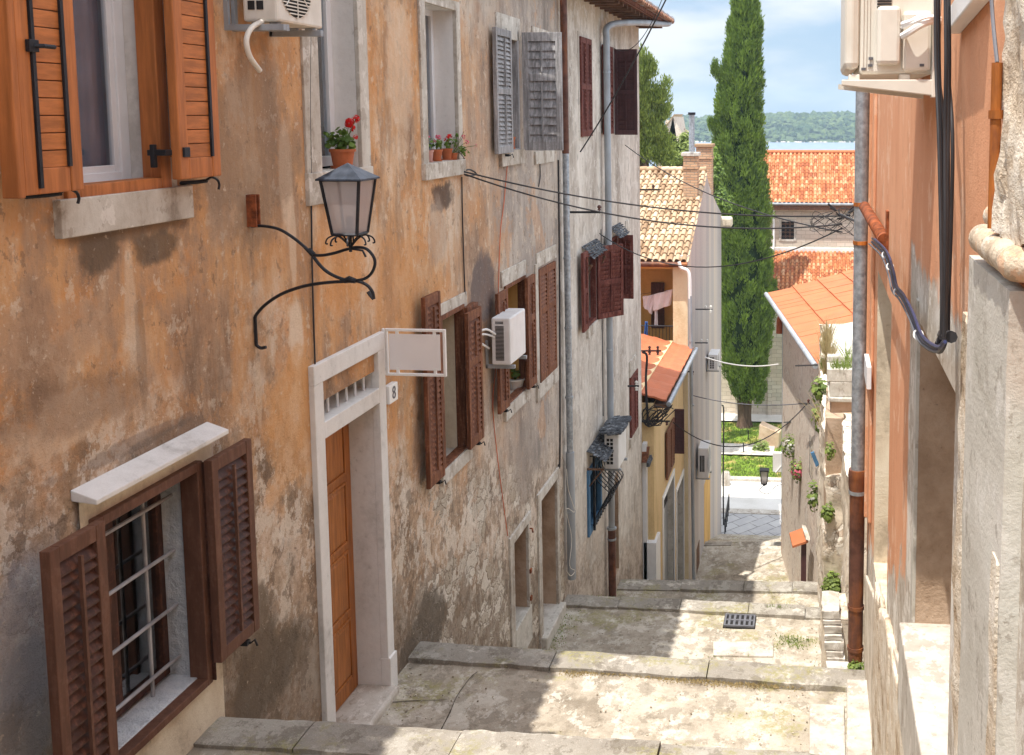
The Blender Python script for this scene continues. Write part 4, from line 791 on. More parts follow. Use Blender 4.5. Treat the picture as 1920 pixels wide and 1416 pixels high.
# ---------------------------------------------------------------- AC 2
za2 = L(925, 685, .12)[1]
a0_ = L(920, 630, .12)[0] - .05
q0 = atX(921, 620, XL + .10); ya = q0.y; o1_ = atY(957, 640, ya).x - XL; y_far = atX(986, 640, XL + o1_).y
zz0 = atY(956, 685, ya).z; zz1 = atY(956, 597, ya).z
ac2 = ac_unit('air_conditioner', 'white air conditioner with louvred side over the brown shutters', FL, ya, y_far, zz0, zz1, .10, o1_, M['ac2'], None, True, fan=False)
mb = MB(); mb.tube(smoothpath([P(ya - .35, zz1 - .12, .0), P(ya - .2, zz1 - .1, .1), P(ya - .05, zz1 - .18, .15), P(ya + .01, zz1 - .2, .15)]), .014, 8); mb.tube(smoothpath([P(ya - .38, zz1 - .14, .0), P(ya - .2, zz1 - .16, .09), P(ya + .01, zz1 - .24, .14)]), .012, 8); mb.tube([P(ya - .35, zz1 - .2, .02), P(ya + .02, zz0 + .2, .06)], .014, 8); mb.build('pipes', M['signf'], ac2, smooth=True)
# ---------------------------------------------------------------- wall lamp
yl = L(466, 390)[0]; Q = lambda px, py, dy=0: atY(px, py, yl) + Vector((0, dy, 0))
lamp = thing('wall_lamp', 'old wrought iron lantern with frosted panes on a scrolled wall bracket', 'street lamp', tuple(Q(466, 425)))
mb = MB(); c0, c1 = Q(466, 365), Q(466, 425); mb.box(FL, yl - .03, yl + .03, c1.z, c0.z, .0, .012); mb.box(FL, yl - .03, yl - .018, c1.z, c0.z, .012, .07); mb.box(FL, yl + .018, yl + .03, c1.z, c0.z, .012, .07); mb.build('wall_plate', M['rust'], lamp)
arm1 = [(466, 425), (492, 424), (523, 430), (550, 446), (572, 464), (586, 477), (603, 479), (626, 475), (649, 468), (668, 464), (687, 467), (700, 481), (703, 496), (696, 513), (683, 523), (664, 527)]
arm2 = [(572, 464), (588, 482), (597, 494), (611, 508), (630, 519), (652, 526), (668, 527)]
arm3 = [(499, 651), (487, 652), (474, 638), (472, 615), (477, 596), (496, 573), (527, 552), (565, 538), (603, 531), (641, 528), (668, 527), (687, 534), (698, 547), (701, 561)]
mb = MB()
for arm, r in ((arm1, .011), (arm2, .012), (arm3, .012)):
    p_ = smoothpath([Q(*a) for a in arm], 5); p_ = [Vector((max(v_.x, XL + .012), v_.y, v_.z)) for v_ in p_]; mb.tube(p_, r, 7)
mb.tube([Q(645, 527), Q(655, 524), Q(667, 527)], [.018, .026, .018], 8); mb.tube([Q(578, 468), Q(588, 478)], .02, 8); mb.tube([Q(701, 561), Q(694, 553), Q(690, 547)], .013, 6)
mb.build('bracket_arm', M['black'], lamp, smooth=True)
# lantern body
cxl = Q(655, 400).x; w_t, w_b = .137, .088; zt_ = Q(655, 336).z; zb = Q(655, 438).z; cy = yl
mb = MB(); tp = [(cxl + sx * w_t, cy + sy * w_t) for sx, sy in ((-1, -1), (1, -1), (1, 1), (-1, 1))]; bt = [(cxl + sx * w_b, cy + sy * w_b) for sx, sy in ((-1, -1), (1, -1), (1, 1), (-1, 1))]
for k in range(4):
    mb.tube([(bt[k][0], bt[k][1], zb), (tp[k][0], tp[k][1], zt_)], .0125, 5); k2 = (k + 1) % 4
    mb.tube([(bt[k][0], bt[k][1], zb), (bt[k2][0], bt[k2][1], zb)], .011, 5); mb.tube([(tp[k][0], tp[k][1], zt_), (tp[k2][0], tp[k2][1], zt_)], .010, 5)
mb.build('lantern_frame', M['black'], lamp)
mb = MB(); i_ = .004
for k in range(4):
    k2 = (k + 1) % 4; mb.quad((bt[k][0], bt[k][1], zb), (bt[k2][0], bt[k2][1], zb), (tp[k2][0], tp[k2][1], zt_), (tp[k][0], tp[k][1], zt_))
mb.build('panes', M['frost'], lamp)
mb = MB(); r_ = .162; ap = (cxl, cy, zt_ + .115); e = [(cxl + sx * r_, cy + sy * r_, zt_ + .008) for sx, sy in ((-1, -1), (1, -1), (1, 1), (-1, 1))]; e2 = [(x, y, z - .012) for x, y, z in e]
mb.add(e + [ap] + e2, [(0, 1, 4), (1, 2, 4), (2, 3, 4), (3, 0, 4), (8, 7, 6, 5), (0, 5, 6, 1), (1, 6, 7, 2), (2, 7, 8, 3), (3, 8, 5, 0)]); mb.build('roof', plain('lantern_tin', (.045, .055, .075), .4, .5, var=.4, scale=14, grime=(.25, .26, .3), gr=.25), lamp)
mb = MB(); mb.tube([(cxl, cy, zb), (cxl, cy, zb + .03)], .07, 12); mb.tube([(cxl, cy, zb + .03), (cxl, cy, zb + .12)], .025, 8); mb.build('bulb_holder', M['greycable'], lamp, smooth=True)
mb = MB(); mb.tube([(cxl, cy, zb), (cxl, cy, zb - .13)], .012, 8); zc_ = zb - .10
for k in range(8):
    an = k * math.pi / 4 + .3; d = Vector((math.cos(an), math.sin(an), 0)); c_ = Vector((cxl, cy, 0))
    up = smoothpath([c_ + d * .0 + Vector((0, 0, zc_)), c_ + d * .05 + Vector((0, 0, zc_ + .06)), c_ + d * .10 + Vector((0, 0, zb - .012)), c_ + d * .15 + Vector((0, 0, zb - .03)), c_ + d * .165 + Vector((0, 0, zb - .065)), c_ + d * .15 + Vector((0, 0, zb - .07))], 4)
    mb.tube(up, .006, 6)
mb.tube([Q(655, 466), Q(680, 470), Q(686, 482)], .008, 6); mb.build('scrolls', M['black'], lamp, smooth=True)
# ---------------------------------------------------------------- flower pots
def leaf(mb, p, n, s, mode=6):
    n = Vector(n).normalized(); t = n.cross(Vector((0, 0, 1)) if abs(n.z) < .9 else Vector((1, 0, 0))).normalized(); b = n.cross(t); a = U(0, 6.28)
    vs = [Vector(p) + (t * math.cos(a + 6.2832 * k / mode) + b * math.sin(a + 6.2832 * k / mode)) * s * (1 if k else .75) + n * (.15 * s * (k % 2)) for k in range(mode)]
    mb.add(vs, [tuple(range(mode))])
def rv(): v = Vector((random.gauss(0, 1), random.gauss(0, 1), random.gauss(0, 1))); return v.normalized()
def flower_pot(label, base, r, h, leaves, flowers, mat='terra', pet='redpetal', lr=.02, rad=None, group=None, stems=8):
    base = Vector(base); t = thing('flower_pot', label, 'flower pot', tuple(base), group)
    MB().lathe(base, [(0, 0), (r * .72, 0), (r * .95, h * .86), (r * 1.06, h * .86), (r * 1.06, h), (r * .95, h), (r * .93, h * .9), (0, h * .9)], 20).build('pot', M[mat], t, smooth=True)
    MB().lathe(base, [(0, .0), (r * .9, .0), (r * 1.0, h * .14), (r * .97, h * .14), (r * .74, h * .04)], 20).build('saucer', M[mat], t, smooth=True)
    mb = MB(); c_ = base + Vector((0, 0, h)); ml = MB()
    for (dx, dy, dz, rr, n) in leaves:
        cc = c_ + Vector((dx, dy, dz)); mb.tube([c_ - Vector((0, 0, .01)), c_.lerp(cc, .5) + Vector((0, 0, .01)), cc], .003, 5)
        for _ in range(n): v = rv(); leaf(ml, cc + v * rr * U(.5, 1), v + Vector((0, 0, .7)), lr * U(.6, 1.25))
    mp = MB()
    for (dx, dy, dz, rr, n) in flowers:
        cc = c_ + Vector((dx, dy, dz)); mb.tube([c_, c_.lerp(cc, .6) + Vector((.01, 0, .02)), cc], .0028, 5)
        for _ in range(n): v = rv(); leaf(mp, cc + v * rr * U(.55, 1), v, rr * .32, 5)
    mb.build('stems', M['gleaf'], t); ml.build('leaves', M['gleaf'], t); mp.build('petals', M[pet], t); return t
pb = atX(643, 314, XL - .06); kx = pb.y / 2000
flower_pot('terracotta pot of red geraniums on the sill above the lamp', (pb.x, pb.y, w2[2] + .002), .105, .17,
    [(-.10, 0, .05, .05, 16), (-.05, -.02, .10, .06, 22), (0, 0, .05, .06, 26), (.05, 0, .08, .06, 22), (-.15, .0, .13, .035, 8), (.0, .02, .15, .05, 12), (.08, 0, .04, .04, 12), (-.02, .0, .0, .05, 20)],
    [(.07, 0, .22, .045, 60), (.14, -.02, .26, .036, 45), (.10, 0, .18, .03, 26), (.12, 0, .10, .026, 20)], lr=.026)
for k, (px, r_, lab, mat, pet) in enumerate(((804, .05, 'small pink pot at the left end of the sill above the sign', 'pinkpot', 'pinkpetal'), (819, .062, 'terracotta pot with pink flowers in the middle of the upper sill', 'terra', 'pinkpetal'), (838, .062, 'terracotta pot with dark red flowers on the upper sill', 'terra', 'redpetal'))):
    b_ = atX(px, 298, XL - .07); b_.z = w2b[2] + .002
    flower_pot(lab, b_, r_, .13, [(U(-.03, .03), U(-.03, .03), .05, .05, 22), (.03, 0, .08, .05, 18)], [(U(-.05, .05), 0, .13, .035, 24), (U(-.04, .06), .02, .09, .03, 18)], mat, pet, .017, group='small pots on the upper sill')
b_ = atX(850, 300, XL - .02); b_.z = w2b[2] + .002
flower_pot('trailing plant with pink blossoms reaching out right of the upper sill', b_, .05, .08, [(.03, 0, .12, .05, 16), (.10, 0, .05, .05, 18), (.14, 0, .0, .05, 16), (.05, 0, .2, .02, 8)], [(.12, 0, .18, .03, 14), (.16, 0, .12, .03, 14), (.26, 0, .08, .022, 10), (.13, 0, .24, .02, 8)], 'terra', 'pinkpetal', .017, group='small pots on the upper sill')
b_ = atX(958, 280, XL - .01); b_.z = w2c[2] + .05
flower_pot('tiny terracotta pot with a sprig in the grey shuttered window', b_, .06, .16, [(0, 0, .04, .05, 20)], [(.03, 0, -.03, .02, 8)], lr=.018)
b_ = atX(967, 722, XL - .12); b_.z = w3b[2] + .002
flower_pot('white bowl of succulents on the sill under the white air conditioner', b_, .12, .14, [(0, 0, .06, .07, 30), (-.04, 0, .14, .04, 14)], [], 'signf', lr=.025)
# ---------------------------------------------------------------- house B (grey)
YB = L(1201, 500)[0]; TB = 2.02
HB = thing('grey_house', 'tall streaked grey house with maroon shutters and tiled eaves beyond the ochre one', 'house', (XL, 20, -9))
b1 = (L(1086, 160)[0], L(1106, 160)[0], L(1106, 255)[1], L(1106, 75)[1])
b2 = (L(1143, 170)[0], L(1152, 170)[0] + .25, L(1152, 250)[1], L(1152, 92)[1])
b3 = (L(1100, 530)[0], L(1116, 530)[0], L(1116, 600)[1], L(1116, 468)[1])
b4 = (L(1146, 500)[0], L(1157, 500)[0], L(1157, 565)[1], L(1157, 440)[1])
b5 = (L(1103, 920)[0], L(1118, 920)[0] + .35, L(1125, 935)[1] - .3, L(1125, 845)[1])
b6 = (L(1152, 1000)[0], L(1160, 1000)[0], -9.4, L(1158, 885)[1])
b7 = (L(1180, 760)[0], L(1193, 760)[0], L(1193, 800)[1], L(1193, 690)[1])
print('B', YB, b1, b2, b3, b4, b5, b6, b7)
GR = M['white_plaster']
wall_holes(FL, YA, YB, -11.5, TB, [(*b1, .08, GR), (*b2, .25, GR, .5), (*b3, .25, GR, .5), (*b4, .25, GR, .5), (*b5, .25, M['blue'], .5), (*b6, .35, M['recess']), (*b7, .06, GR)], M['wallB'], 'wall', HB)
MB().box(FL, YA, YB - .01, -11.5, TB - .02, -9, -1.2).build('back_rooms', M['wallB'], HB); MB().box(FL, YB - .15, YB, -11.5, TB, -9, -.002).build('end_wall', M['wallB'], HB)
MB().box(FL, YA + .001, YA + .1, -11.5, TB - .02, -1.2, -.002).build('party_wall', M['wallB'], HB)
slab4(FL, b6[0], b6[1], b6[2], b6[3], -.37, -.34, M['w_dark'], 'door', HB)
rf = roof_over(HB, YA, YB + .35, -3.40, TB + .08, math.radians(17), 5.6, None)
# underside barrel ends and rafters of the eave
mb = MB()
for i in range(18): y = YA + .3 + i * (YB - YA - .2) / 17; MB().box(FL, y - .04, y + .04, TB - .08, TB + .0, -.1, .52).build('rafter', M['w_plank'], rf)
mb = MB(); n = int((YB + .35 - YA) / .11)
for i in range(n): y = YA + .11 * i; mb.tube([(-3.55, y, TB + .06), (-3.36, y, TB + .035)], .055, 8)
mb.build('tile_ends', plain('underside_tile', (.18, .075, .05), .9, var=.4, scale=9), rf, smooth=True)
gut = thing('roof_gutter', 'copper coloured half round gutter along the grey house eaves', 'gutter', (-3.25, YA, TB))
MB().tube([(-3.31, YA + .2, TB + .14), (-3.31, YB + .42, TB + .11)], .075, 12).build('trough', plain('old_gutter', (.26, .17, .14), .55, .4, var=.3, scale=5), gut, smooth=True)
mb = MB()
for k in range(9): y = YB + .3 - k * .8; mb.tube([(-3.31 + .08 * math.cos(t), y, TB + .125 + .08 * math.sin(t)) for t in [i * 6.2832 / 12 for i in range(13)]], .008, 5)
mb.build('clips', M['zinc'], gut)
# shutters of B
km = dict(slat=.075, rail=.1, mids=(.5,), th=.045, sw=.06)
mB = (b1[0] + b1[1]) / 2
shutter(FL, b1[0], mB - .01, b1[2], b1[3], .0, M['w_maroon'], HB, catch=False, label='closed peeling maroon shutter, left leaf under the eaves', **km); shutter(FL, mB, b1[1], b1[2], b1[3], .0, M['w_maroon'], HB, catch=False, label='closed peeling maroon shutter, right leaf under the eaves', **km)
frame_mb(FL, b1[0] - .08, b1[1] + .08, b1[2] - .06, b1[3] + .08, -.02, .01, .08).build('window_surround', M['wallB'], HB)
def open90(px, py_t, py_b, pxe, label, mat='w_maroon', **k):
    a = L(px, (py_t + py_b) / 2)[0]; f = FL.sub(a, .02, math.radians(90)); w = (pxe - px) * a / 2000 * 1.0
    kk = dict(km); kk.update(k)
    return shutter(f, 0, w, L(px, py_b)[1], L(px, py_t)[1], 0, M[mat], HB, catch=False, label=label, tilt=-1, **kk)
open90(1151, 93, 253, 1194, 'dark maroon shutter standing open below the end of the gutter', 'w_dark', slat=.09)
shutter(FL, L(1141, 170, .06)[0] - .45, b2[0], b2[2], b2[3], .03, M['w_maroon'], HB, catch=False, label='maroon shutter folded back behind the grey downpipe', **km)
shutter(FL, L(1093, 540, .1)[0], L(1101, 540, .1)[0] + .05, L(1101, 618, .1)[1], L(1101, 470, .1)[1], .07, M['w_maroon'], HB, catch=False, label='narrow maroon shutter under the small shingle awning', **km)
f45 = FL.sub(L(1116, 530)[0] + .02, .02, math.radians(38))
shutter(f45, 0, .62, L(1116, 600)[1], L(1116, 462)[1], 0, M['w_maroon'], HB, catch=False, label='maroon shutter standing half open beside the downpipe', tilt=-1, **km)
frame_mb(FL, b3[0], b3[1], b3[2], b3[3], -.08, .02, .06).build('window', M['w_maroon'], HB); slab4(FL, b3[0] - .1, b3[1] + .1, b3[2] - .18, b3[2], -.02, .05, M['limestone'], 'window_sill', HB)
shutter(FL, L(1142, 500, .1)[0], L(1148, 500, .1)[0], L(1148, 580, .1)[1], L(1148, 438, .1)[1], .05, M['w_maroon'], HB, catch=False, label='slim maroon shutter right of the downpipe', **km)
open90(1158, 440, 560, 1187, 'maroon louvred shutter standing open at the far corner of the grey house', 'w_maroon')
frame_mb(FL, b4[0], b4[1], b4[2], b4[3], -.08, .02, .06).build('window', M['w_maroon'], HB)
slab4(FL, L(1172, 420)[0], L(1184, 420)[0], L(1184, 445)[1], L(1184, 408)[1], -.02, .02, M['limestone'], 'lintel', HB)
shutter(FL, b7[0], b7[1], b7[2], b7[3], .0, M['w_maroon'], HB, catch=False, label='closed dark red shutter near the far corner', slat=.09, rail=.08, mids=(), th=.05, sw=.07)
slab4(FL, b7[0] - .1, b7[1] + .1, b7[2] - .2, b7[2], -.02, .05, M['limestone'], 'window_sill', HB); slab4(FL, b7[0], b7[1] + .05, b7[3], b7[3] + .35, -.02, .03, M['limestone'], 'lintel', HB)
# shingle awnings
def awning(px0, px1, pyt, pyb, o, label, group='small shingle awnings on the grey house'):
    a0, a1 = L(px0, pyt)[0], L(px1, pyt)[0]; zt = L(px1, pyt)[1]; mb = MB(); z2 = zt - .22
    t = thing('awning', label, 'awning', tuple(FL.P(a0, z2, 0)), group); nn = 6; mm = max(4, int((a1 - a0) / .1))
    for j in range(nn):
        for i in range(mm):
            f0, f1 = j / nn, (j + 1.15) / nn; b0 = a0 + (a1 - a0) * (i + (j % 2) * .5) / mm; b1_ = min(a1 + .03, b0 + (a1 - a0) / mm * .94); w = U(-.012, .02)
            mb.hexa([FL.P(b0, zt - .22 * f0, o * f0), FL.P(b1_, zt - .22 * f0, o * f0), FL.P(b1_, zt - .22 * f0 + .01, o * f0), FL.P(b0, zt - .22 * f0 + .01, o * f0),
                     FL.P(b0, zt - .22 * f1 + .02 + w, o * f1), FL.P(b1_, zt - .22 * f1 + .02 + w, o * f1), FL.P(b1_, zt - .22 * f1 + .035 + w, o * f1), FL.P(b0, zt - .22 * f1 + .035 + w, o * f1)])
    mb.build('shingles', M['slate'], t); mb = MB()
    for a in (a0 + .02, a1 - .04): mb.box(FL, a, a + .03, z2 - .12, z2 - .09, .0, o * .9); mb.tube([FL.P(a, z2 - .45, .01), FL.P(a, z2 - .1, o * .85)], .012, 5)
    mb.build('support', M['w_plank'], t)
awning(1090, 1118, 448, 462, .2, 'small pale shingle awning over the half open maroon shutter')
awning(1143, 1162, 418, 430, .2, 'small shingle awning tucked behind the downpipe')
awning(1099, 1132, 800, 840, .34, 'tarred shingle awning over the blue barred window')
# blue window with bellied grille
t = thing('window_grille', 'bellied black wrought iron grille over the blue lower window', 'window grille', tuple(FL.P(b5[0], b5[2] - .3, 0)))
mb = MB(); ga0, ga1 = L(1107, 920)[0], L(1132, 900)[0]; gz0, gz1 = L(1107, 1010, .1)[1], L(1107, 850)[1]
def prof(f): return .08 + .30 * math.exp(-((f - .42) / .17) ** 2)
for i in range(9):
    a = ga0 + (ga1 - ga0) * i / 8; mb.tube([FL.P(a, gz0 + (gz1 - gz0) * f, prof(f)) for f in [k / 24 for k in range(25)]], .009, 6)
for f in (.03, .3, .42, .54, .97): mb.tube([FL.P(ga0, gz0 + (gz1 - gz0) * f, prof(f)), FL.P(ga1, gz0 + (gz1 - gz0) * f, prof(f))], .011, 6)
for f in (.03, .97):
    for a in (ga0, ga1): mb.tube([FL.P(a, gz0 + (gz1 - gz0) * f, .0), FL.P(a, gz0 + (gz1 - gz0) * f, .09)], .011, 6)
mb.box(FL, ga0 - .02, ga0 + .02, gz0 - .05, gz1, .05, .09); mb.build('bars', M['black'], t, smooth=True)
frame_mb(FL, b5[0] - .12, b5[1], b5[2], b5[3], -.03, .04, .12).build('window', M['blue'], HB)['label'] = 'blue framed window behind the bellied grille'
# AC 3
AY3 = L(1133, 840, .17)[0]; AO3 = atY(1160, 840, AY3).x - XL; AZ3 = atY(1150, 880, AY3).z
ac3 = ac_unit('air_conditioner', 'white air conditioner under a tattered cover on the grey house', FL, AY3, AY3 + .8, AZ3, AZ3 + .68, .17, AO3, M['ac2'], (2, 7), fan=False)
ac3.location = ac3.location
mb = MB()
zt3 = AZ3 + .69
for _ in range(220):
    a = U(AY3 - .05, AY3 + .85); o = U(.14, AO3 + .04); c_ = FL.P(a, zt3 + U(0, .05), o); mb.hexa([c_ + Vector((dx * .06 * 1, dy * .11, dz * .008 + dx * .01)) for dz in (-1, 1) for dx, dy in ((-1, -1), (1, -1), (1, 1), (-1, 1))])
mb.build('tattered_cover', M['slate'], ac3)
# ---------------------------------------------------------------- drainpipes on the left
def pipe(name, label, segs, clamps=(), group=None, cat='drainpipe'):
    """segs = list of (points, radius, material, partname)"""
    p0 = Vector(segs[-1][0][-1]); t = thing(name, label, cat, tuple(p0), group)
    for pts, r, m, nm in segs: MB().tube(pts, r, 14).build(nm, M[m], t, smooth=True)
    for (c_, r, m) in clamps:
        c_ = Vector(c_); mb = MB(); mb.tube([c_ - Vector((0, 0, .018)), c_ + Vector((0, 0, .018))], r * 1.12, 14); mb.build('clamp', M[m], t, smooth=True)
    return t
y1 = L(1056, 300)[0] - .25; xx = XL + .10
p1 = lambda px, py: Vector((xx, y1, atY(px, py, y1).z))
pipe('drainpipe', 'grey drainpipe at the join of the ochre and grey houses, brown at the top', [([Vector((xx, y1, 2.2)), p1(1058, 288)], .055, 'brownpipe', 'brown_pipe'), ([p1(1058, 286), p1(1070, 850)], .052, 'zinc', 'upper_pipe'), ([p1(1070, 848), p1(1075, 1085)], .07, 'greypipe', 'lower_pipe')],
     [(p1(1060, 484), .055, 'zinc'), (p1(1064, 615), .055, 'zinc'), (p1(1068, 745), .06, 'zinc'), (p1(1072, 960), .07, 'greypipe')])
y2 = L(1130, 500)[0]; p2 = lambda py: Vector((xx + .02, y2, atY(1135, py, y2).z))
top = [Vector((-3.31, YB + .1, TB + .05)), Vector((-3.34, YB - .3, TB - .02)), Vector((-3.5, y2 + 1.8, TB - .18)), Vector((-3.75, y2 + .5, TB - .30)), Vector((xx + .02, y2 + .05, TB - .42)), Vector((xx + .02, y2, TB - .62))]
pipe('drainpipe', 'long grey drainpipe curving down from the roof gutter of the grey house', [(smoothpath(top, 8), .062, 'greypipe', 'elbow'), ([Vector((xx + .02, y2, TB - .58)), p2(995)], .062, 'greypipe', 'upper_pipe'), ([p2(990), p2(1118)], .075, 'brownpipe', 'lower_pipe')],
     [(p2(135), .062, 'zinc'), (p2(400), .062, 'zinc'), (p2(655), .062, 'zinc'), (p2(925), .066, 'zinc'), (p2(990), .085, 'zinc'), (p2(1010), .078, 'zinc')])
def cable(name, label, pts, r, mat, group=None, cat='cable', smooth_=4):
    mb = MB(); mb.tube(smoothpath(pts, smooth_) if smooth_ else pts, r, 6); o = mb.build(name, M[mat], smooth=True); tag(o, label, cat, group); return o
al = lambda px, py, o=.015: atX(px, py, XL + o)
cable('cable', 'black cable running down the ochre wall to the corner of the white door frame', [al(582, 60), al(581, 200), al(583, 330), al(585, 480), al(588, 600), al(591, 690)], .007, 'rubber')
cable('cable', 'black cable dropping to the lintel of the window beside the sign', [al(866, 332), al(867, 400), al(870, 500), al(872, 552)], .008, 'rubber')
cable('cable', 'thin orange wire running down the wall beside the white air conditioner', [al(952, 300), al(945, 380), al(938, 440), al(934, 560), al(930, 680), al(924, 760), al(932, 850), al(942, 930), al(952, 1005)], .006, 'orangewire')
cable('cable', 'black conduit line following the edge of the ochre house', [al(1047, 300), al(1049, 480), al(1050, 660), al(1050, 860), al(1047, 872)], .012, 'rubber')
cable('cable', 'thin cable running down the grey house beside its downpipe', [al(1127, 430), al(1129, 600), al(1131, 780)], .008, 'rubber')
cable('cable', 'loop of thin pale wire hanging on the foot of the grey drainpipe', [al(1062, 880, .2), al(1066, 920, .2), al(1078, 960, .2), al(1062, 955, .2), al(1072, 1010, .2), al(1068, 1060, .2), al(1078, 1070, .2), al(1070, 1080, .2), al(1062, 1070, .2)], .005, 'ac')
cable('cable', 'two part drop cable hanging under the upper sill beside the pipe', [al(1012, 300), al(1013, 330), al(1010, 350)], .008, 'rubber')
cable('tendon', 'tangle of wire looped where the street cables are anchored', [al(868, 322, .03), al(880, 318, .06), al(893, 326, .08), al(878, 330, .06), al(868, 322, .03), al(872, 302, .02), al(860, 285, .02)], .010, 'rubber')
# wires across the lane
ends = Vector((.33, 13.0, atY(1590, 405, 13.0).z))
A0 = al(870, 322, .05)
cable('street_cable', 'upper black cable sagging from the ochre wall across the lane', sag(A0, ends, .16), .010, 'rubber', 'cables across the lane', smooth_=0)
cable('street_cable', 'lower black cable sagging from the ochre wall across the lane', sag(A0 + Vector((0, .02, -.03)), ends + Vector((0, 0, -.10)), .26), .010, 'rubber', 'cables across the lane', smooth_=0)
cable('street_cable', 'thin wire from the grey shutter sill slanting down across the lane', sag(al(1172, 272, .05), ends + Vector((0, 0, -.2)), .25), .009, 'rubber', 'cables across the lane', smooth_=0)
cable('street_cable', 'low thin wire crossing in front of the pale tiled roof', sag(al(1124, 438, .05), ends + Vector((0, 0, -.15)), .55), .009, 'rubber', 'cables across the lane', smooth_=0)
cable('street_cable', 'black cable climbing steeply past the maroon shutter out of the picture', sag(al(1088, 285, .05), atY(1268, -40, 16), .1), .012, 'rubber', 'cables across the lane', smooth_=0)
cable('street_cable', 'thin wire climbing from the far house corner past the gutter end', sag(atX(1150, 90, XL + .1), atY(1262, -60, 18), .5), .007, 'rubber', 'cables across the lane', smooth_=0)
def insul_bar(label, a, b, ins, mat='brownporcelain'):
    t = thing('insulator_bar', label, 'insulator bar', tuple(a), 'iron insulator bars'); mb = MB(); mb.tube([a, b], .02, 6); mb.build('bar', M['black'], t)
    for f, s in ins:
        c_ = Vector(a).lerp(Vector(b), f); mb = MB(); mb.tube([c_ - Vector((0, 0, .02 * s)), c_ + Vector((0, 0, .1 * s))], .008, 5); mb.build('pin', M['black'], t)
        mb = MB(); z = .06 * s; mb.lathe(c_ + Vector((0, 0, z)), [(.0, -.03), (.035, -.03), (.02, 0), (.04, .02), (.025, .05), (0, .06)], 10); mb.build('insulator', M[mat], t, smooth=True)
    return t
def b2pts(px0, px1, py, y): return atY(px0, py, y), atY(px1, py, y)
insul_bar('iron bar with one pin on the grey house, below the peeling eaves shutter', *b2pts(1052, 1126, 398, 17.0), [(.97, 1)])
insul_bar('iron bar poking over the pale roof from the corner of the grey house', *b2pts(1192, 1238, 356, 24.3), [(.72, 1)])
insul_bar('iron bar with insulators over the red roof', *b2pts(1196, 1240, 658, 24.3), [(.5, 1), (.85, 1), (.5, -1), (.85, -1)])
insul_bar('iron bar with insulators on the grey house beside the dark red shutter', *b2pts(1152, 1198, 724, 22.3), [(.4, 1), (.9, 1), (.9, -1)], 'porcelain')
insul_bar('lowest iron bar loaded with wires beside the yellow house', *b2pts(1200, 1256, 790, 24.3), [(.3, 1), (.6, 1), (.9, -1)])
insul_bar('iron bar with white insulators on the grey gable wall', *b2pts(1304, 1336, 580, 31.5), [(.6, 1), (.9, 1), (.9, -1)], 'porcelain')
insul_bar('iron bar with small white insulators halfway down the gable wall', *b2pts(1303, 1327, 643, 31.5), [(.5, 1), (.95, 1)], 'porcelain')
insul_bar('small iron arm on the gable corner above the pipes', *b2pts(1288, 1301, 697, 30), [(.8, -1)])
cable('cable', 'thick black cable hanging down in front of the red roof', [atY(1204, 660, 24.3), atY(1213, 668, 24.3), atY(1211, 710, 24.3), atY(1213, 760, 24.3), atY(1216, 800, 24.3)], .03, 'rubber')
for k in range(6):
    random.seed(40 + k); pts = [atY(1215 + 22 * math.sin(k * 1.1 + i * 1.7) + 6 * i, 775 + 18 * math.cos(k + i * 2.1) + k * 2, 24.2) for i in range(6)]
    cable('wire_loop', 'tangled black wire loops around the iron bar by the yellow house', pts, .012, 'rubber', 'tangled wire loops')
yc = 30.5
cable('street_cable', 'white cable stretched from the gable wall to the stone house', sag(atY(1322, 670, yc), atY(1459, 683, 33), .15), .022, 'signf', 'cables across the lane', smooth_=0)
cable('street_cable', 'grey cable crossing low in front of the cypress trunk', sag(atY(1300, 742, yc), atY(1512, 756, 28), .15), .014, 'greycable', 'cables across the lane', smooth_=0)
cable('street_cable', 'black cable sagging from the yellow house to the stone wall', sag(atY(1262, 792, 26), atY(1515, 755, 28), .9), .014, 'rubber', 'cables across the lane', smooth_=0)
# ---------------------------------------------------------------- house C (yellow)
XC = -3.75; FC = Fr((XC, 0, 0), (0, 1, 0), (1, 0, 0)); YC0, YC1 = 24.35, 30.0
HC = thing('yellow_house', 'low yellow house with a salmon lean-to roof below the grey house', 'house', (XC, 27, -13))
lc = lambda px, py, o=0: (lambda p: (p.y, p.z))(atX(px, py, XC + o))
cd1 = (lc(1243, 1000)[0], lc(1263, 1000)[0], -13.6, lc(1262, 890)[1]); cd2 = (lc(1268, 1000)[0], lc(1281, 1000)[0], -13.6, lc(1280, 890)[1])
zce = atX(1243, 770, -3.45).z
wall_holes(FC, YC0, YC1, -14, zce + .02, [(cd1[0], cd1[1], cd1[2], cd1[3], .2, M['cement']), (cd2[0], cd2[1], cd2[2], cd2[3], .2, M['cement'])], M['yellow'], 'wall', HC)
MB().box(FC, YC0, YC1, -14, zce + .3, -5, -.3).build('back_rooms', M['yellow'], HC); MB().box(FC, YC0 - .02, YC0 + .1, -14, zce, -.3, -.002).build('end_wall', M['yellow'], HC)
for cdd in (cd1, cd2):
    mb = MB(); mb.box(FC, cdd[0] - .1, cdd[0], cdd[2], cdd[3] + .12, -.01, .03); mb.box(FC, cdd[1], cdd[1] + .1, cdd[2], cdd[3] + .12, -.01, .03); mb.box(FC, cdd[0], cdd[1], cdd[3], cdd[3] + .12, -.01, .031); mb.build('door_surround', M['pvc'], HC)
    dq = slab4(FC, cdd[0], cdd[1], cdd[2], cdd[3], -.2, -.16, M['greypipe'], 'door', HC)
    MB().box(FC, cdd[0] + .1, cdd[1] - .1, cdd[3] - .7, cdd[3] - .1, -.16, -.15).build('pane', M['dark'], dq)
ss = math.radians(15); s = Vector((math.cos(ss), 0, -math.sin(ss)))
topc = Vector((-3.45, YC0, zce + .08)) - s * 5
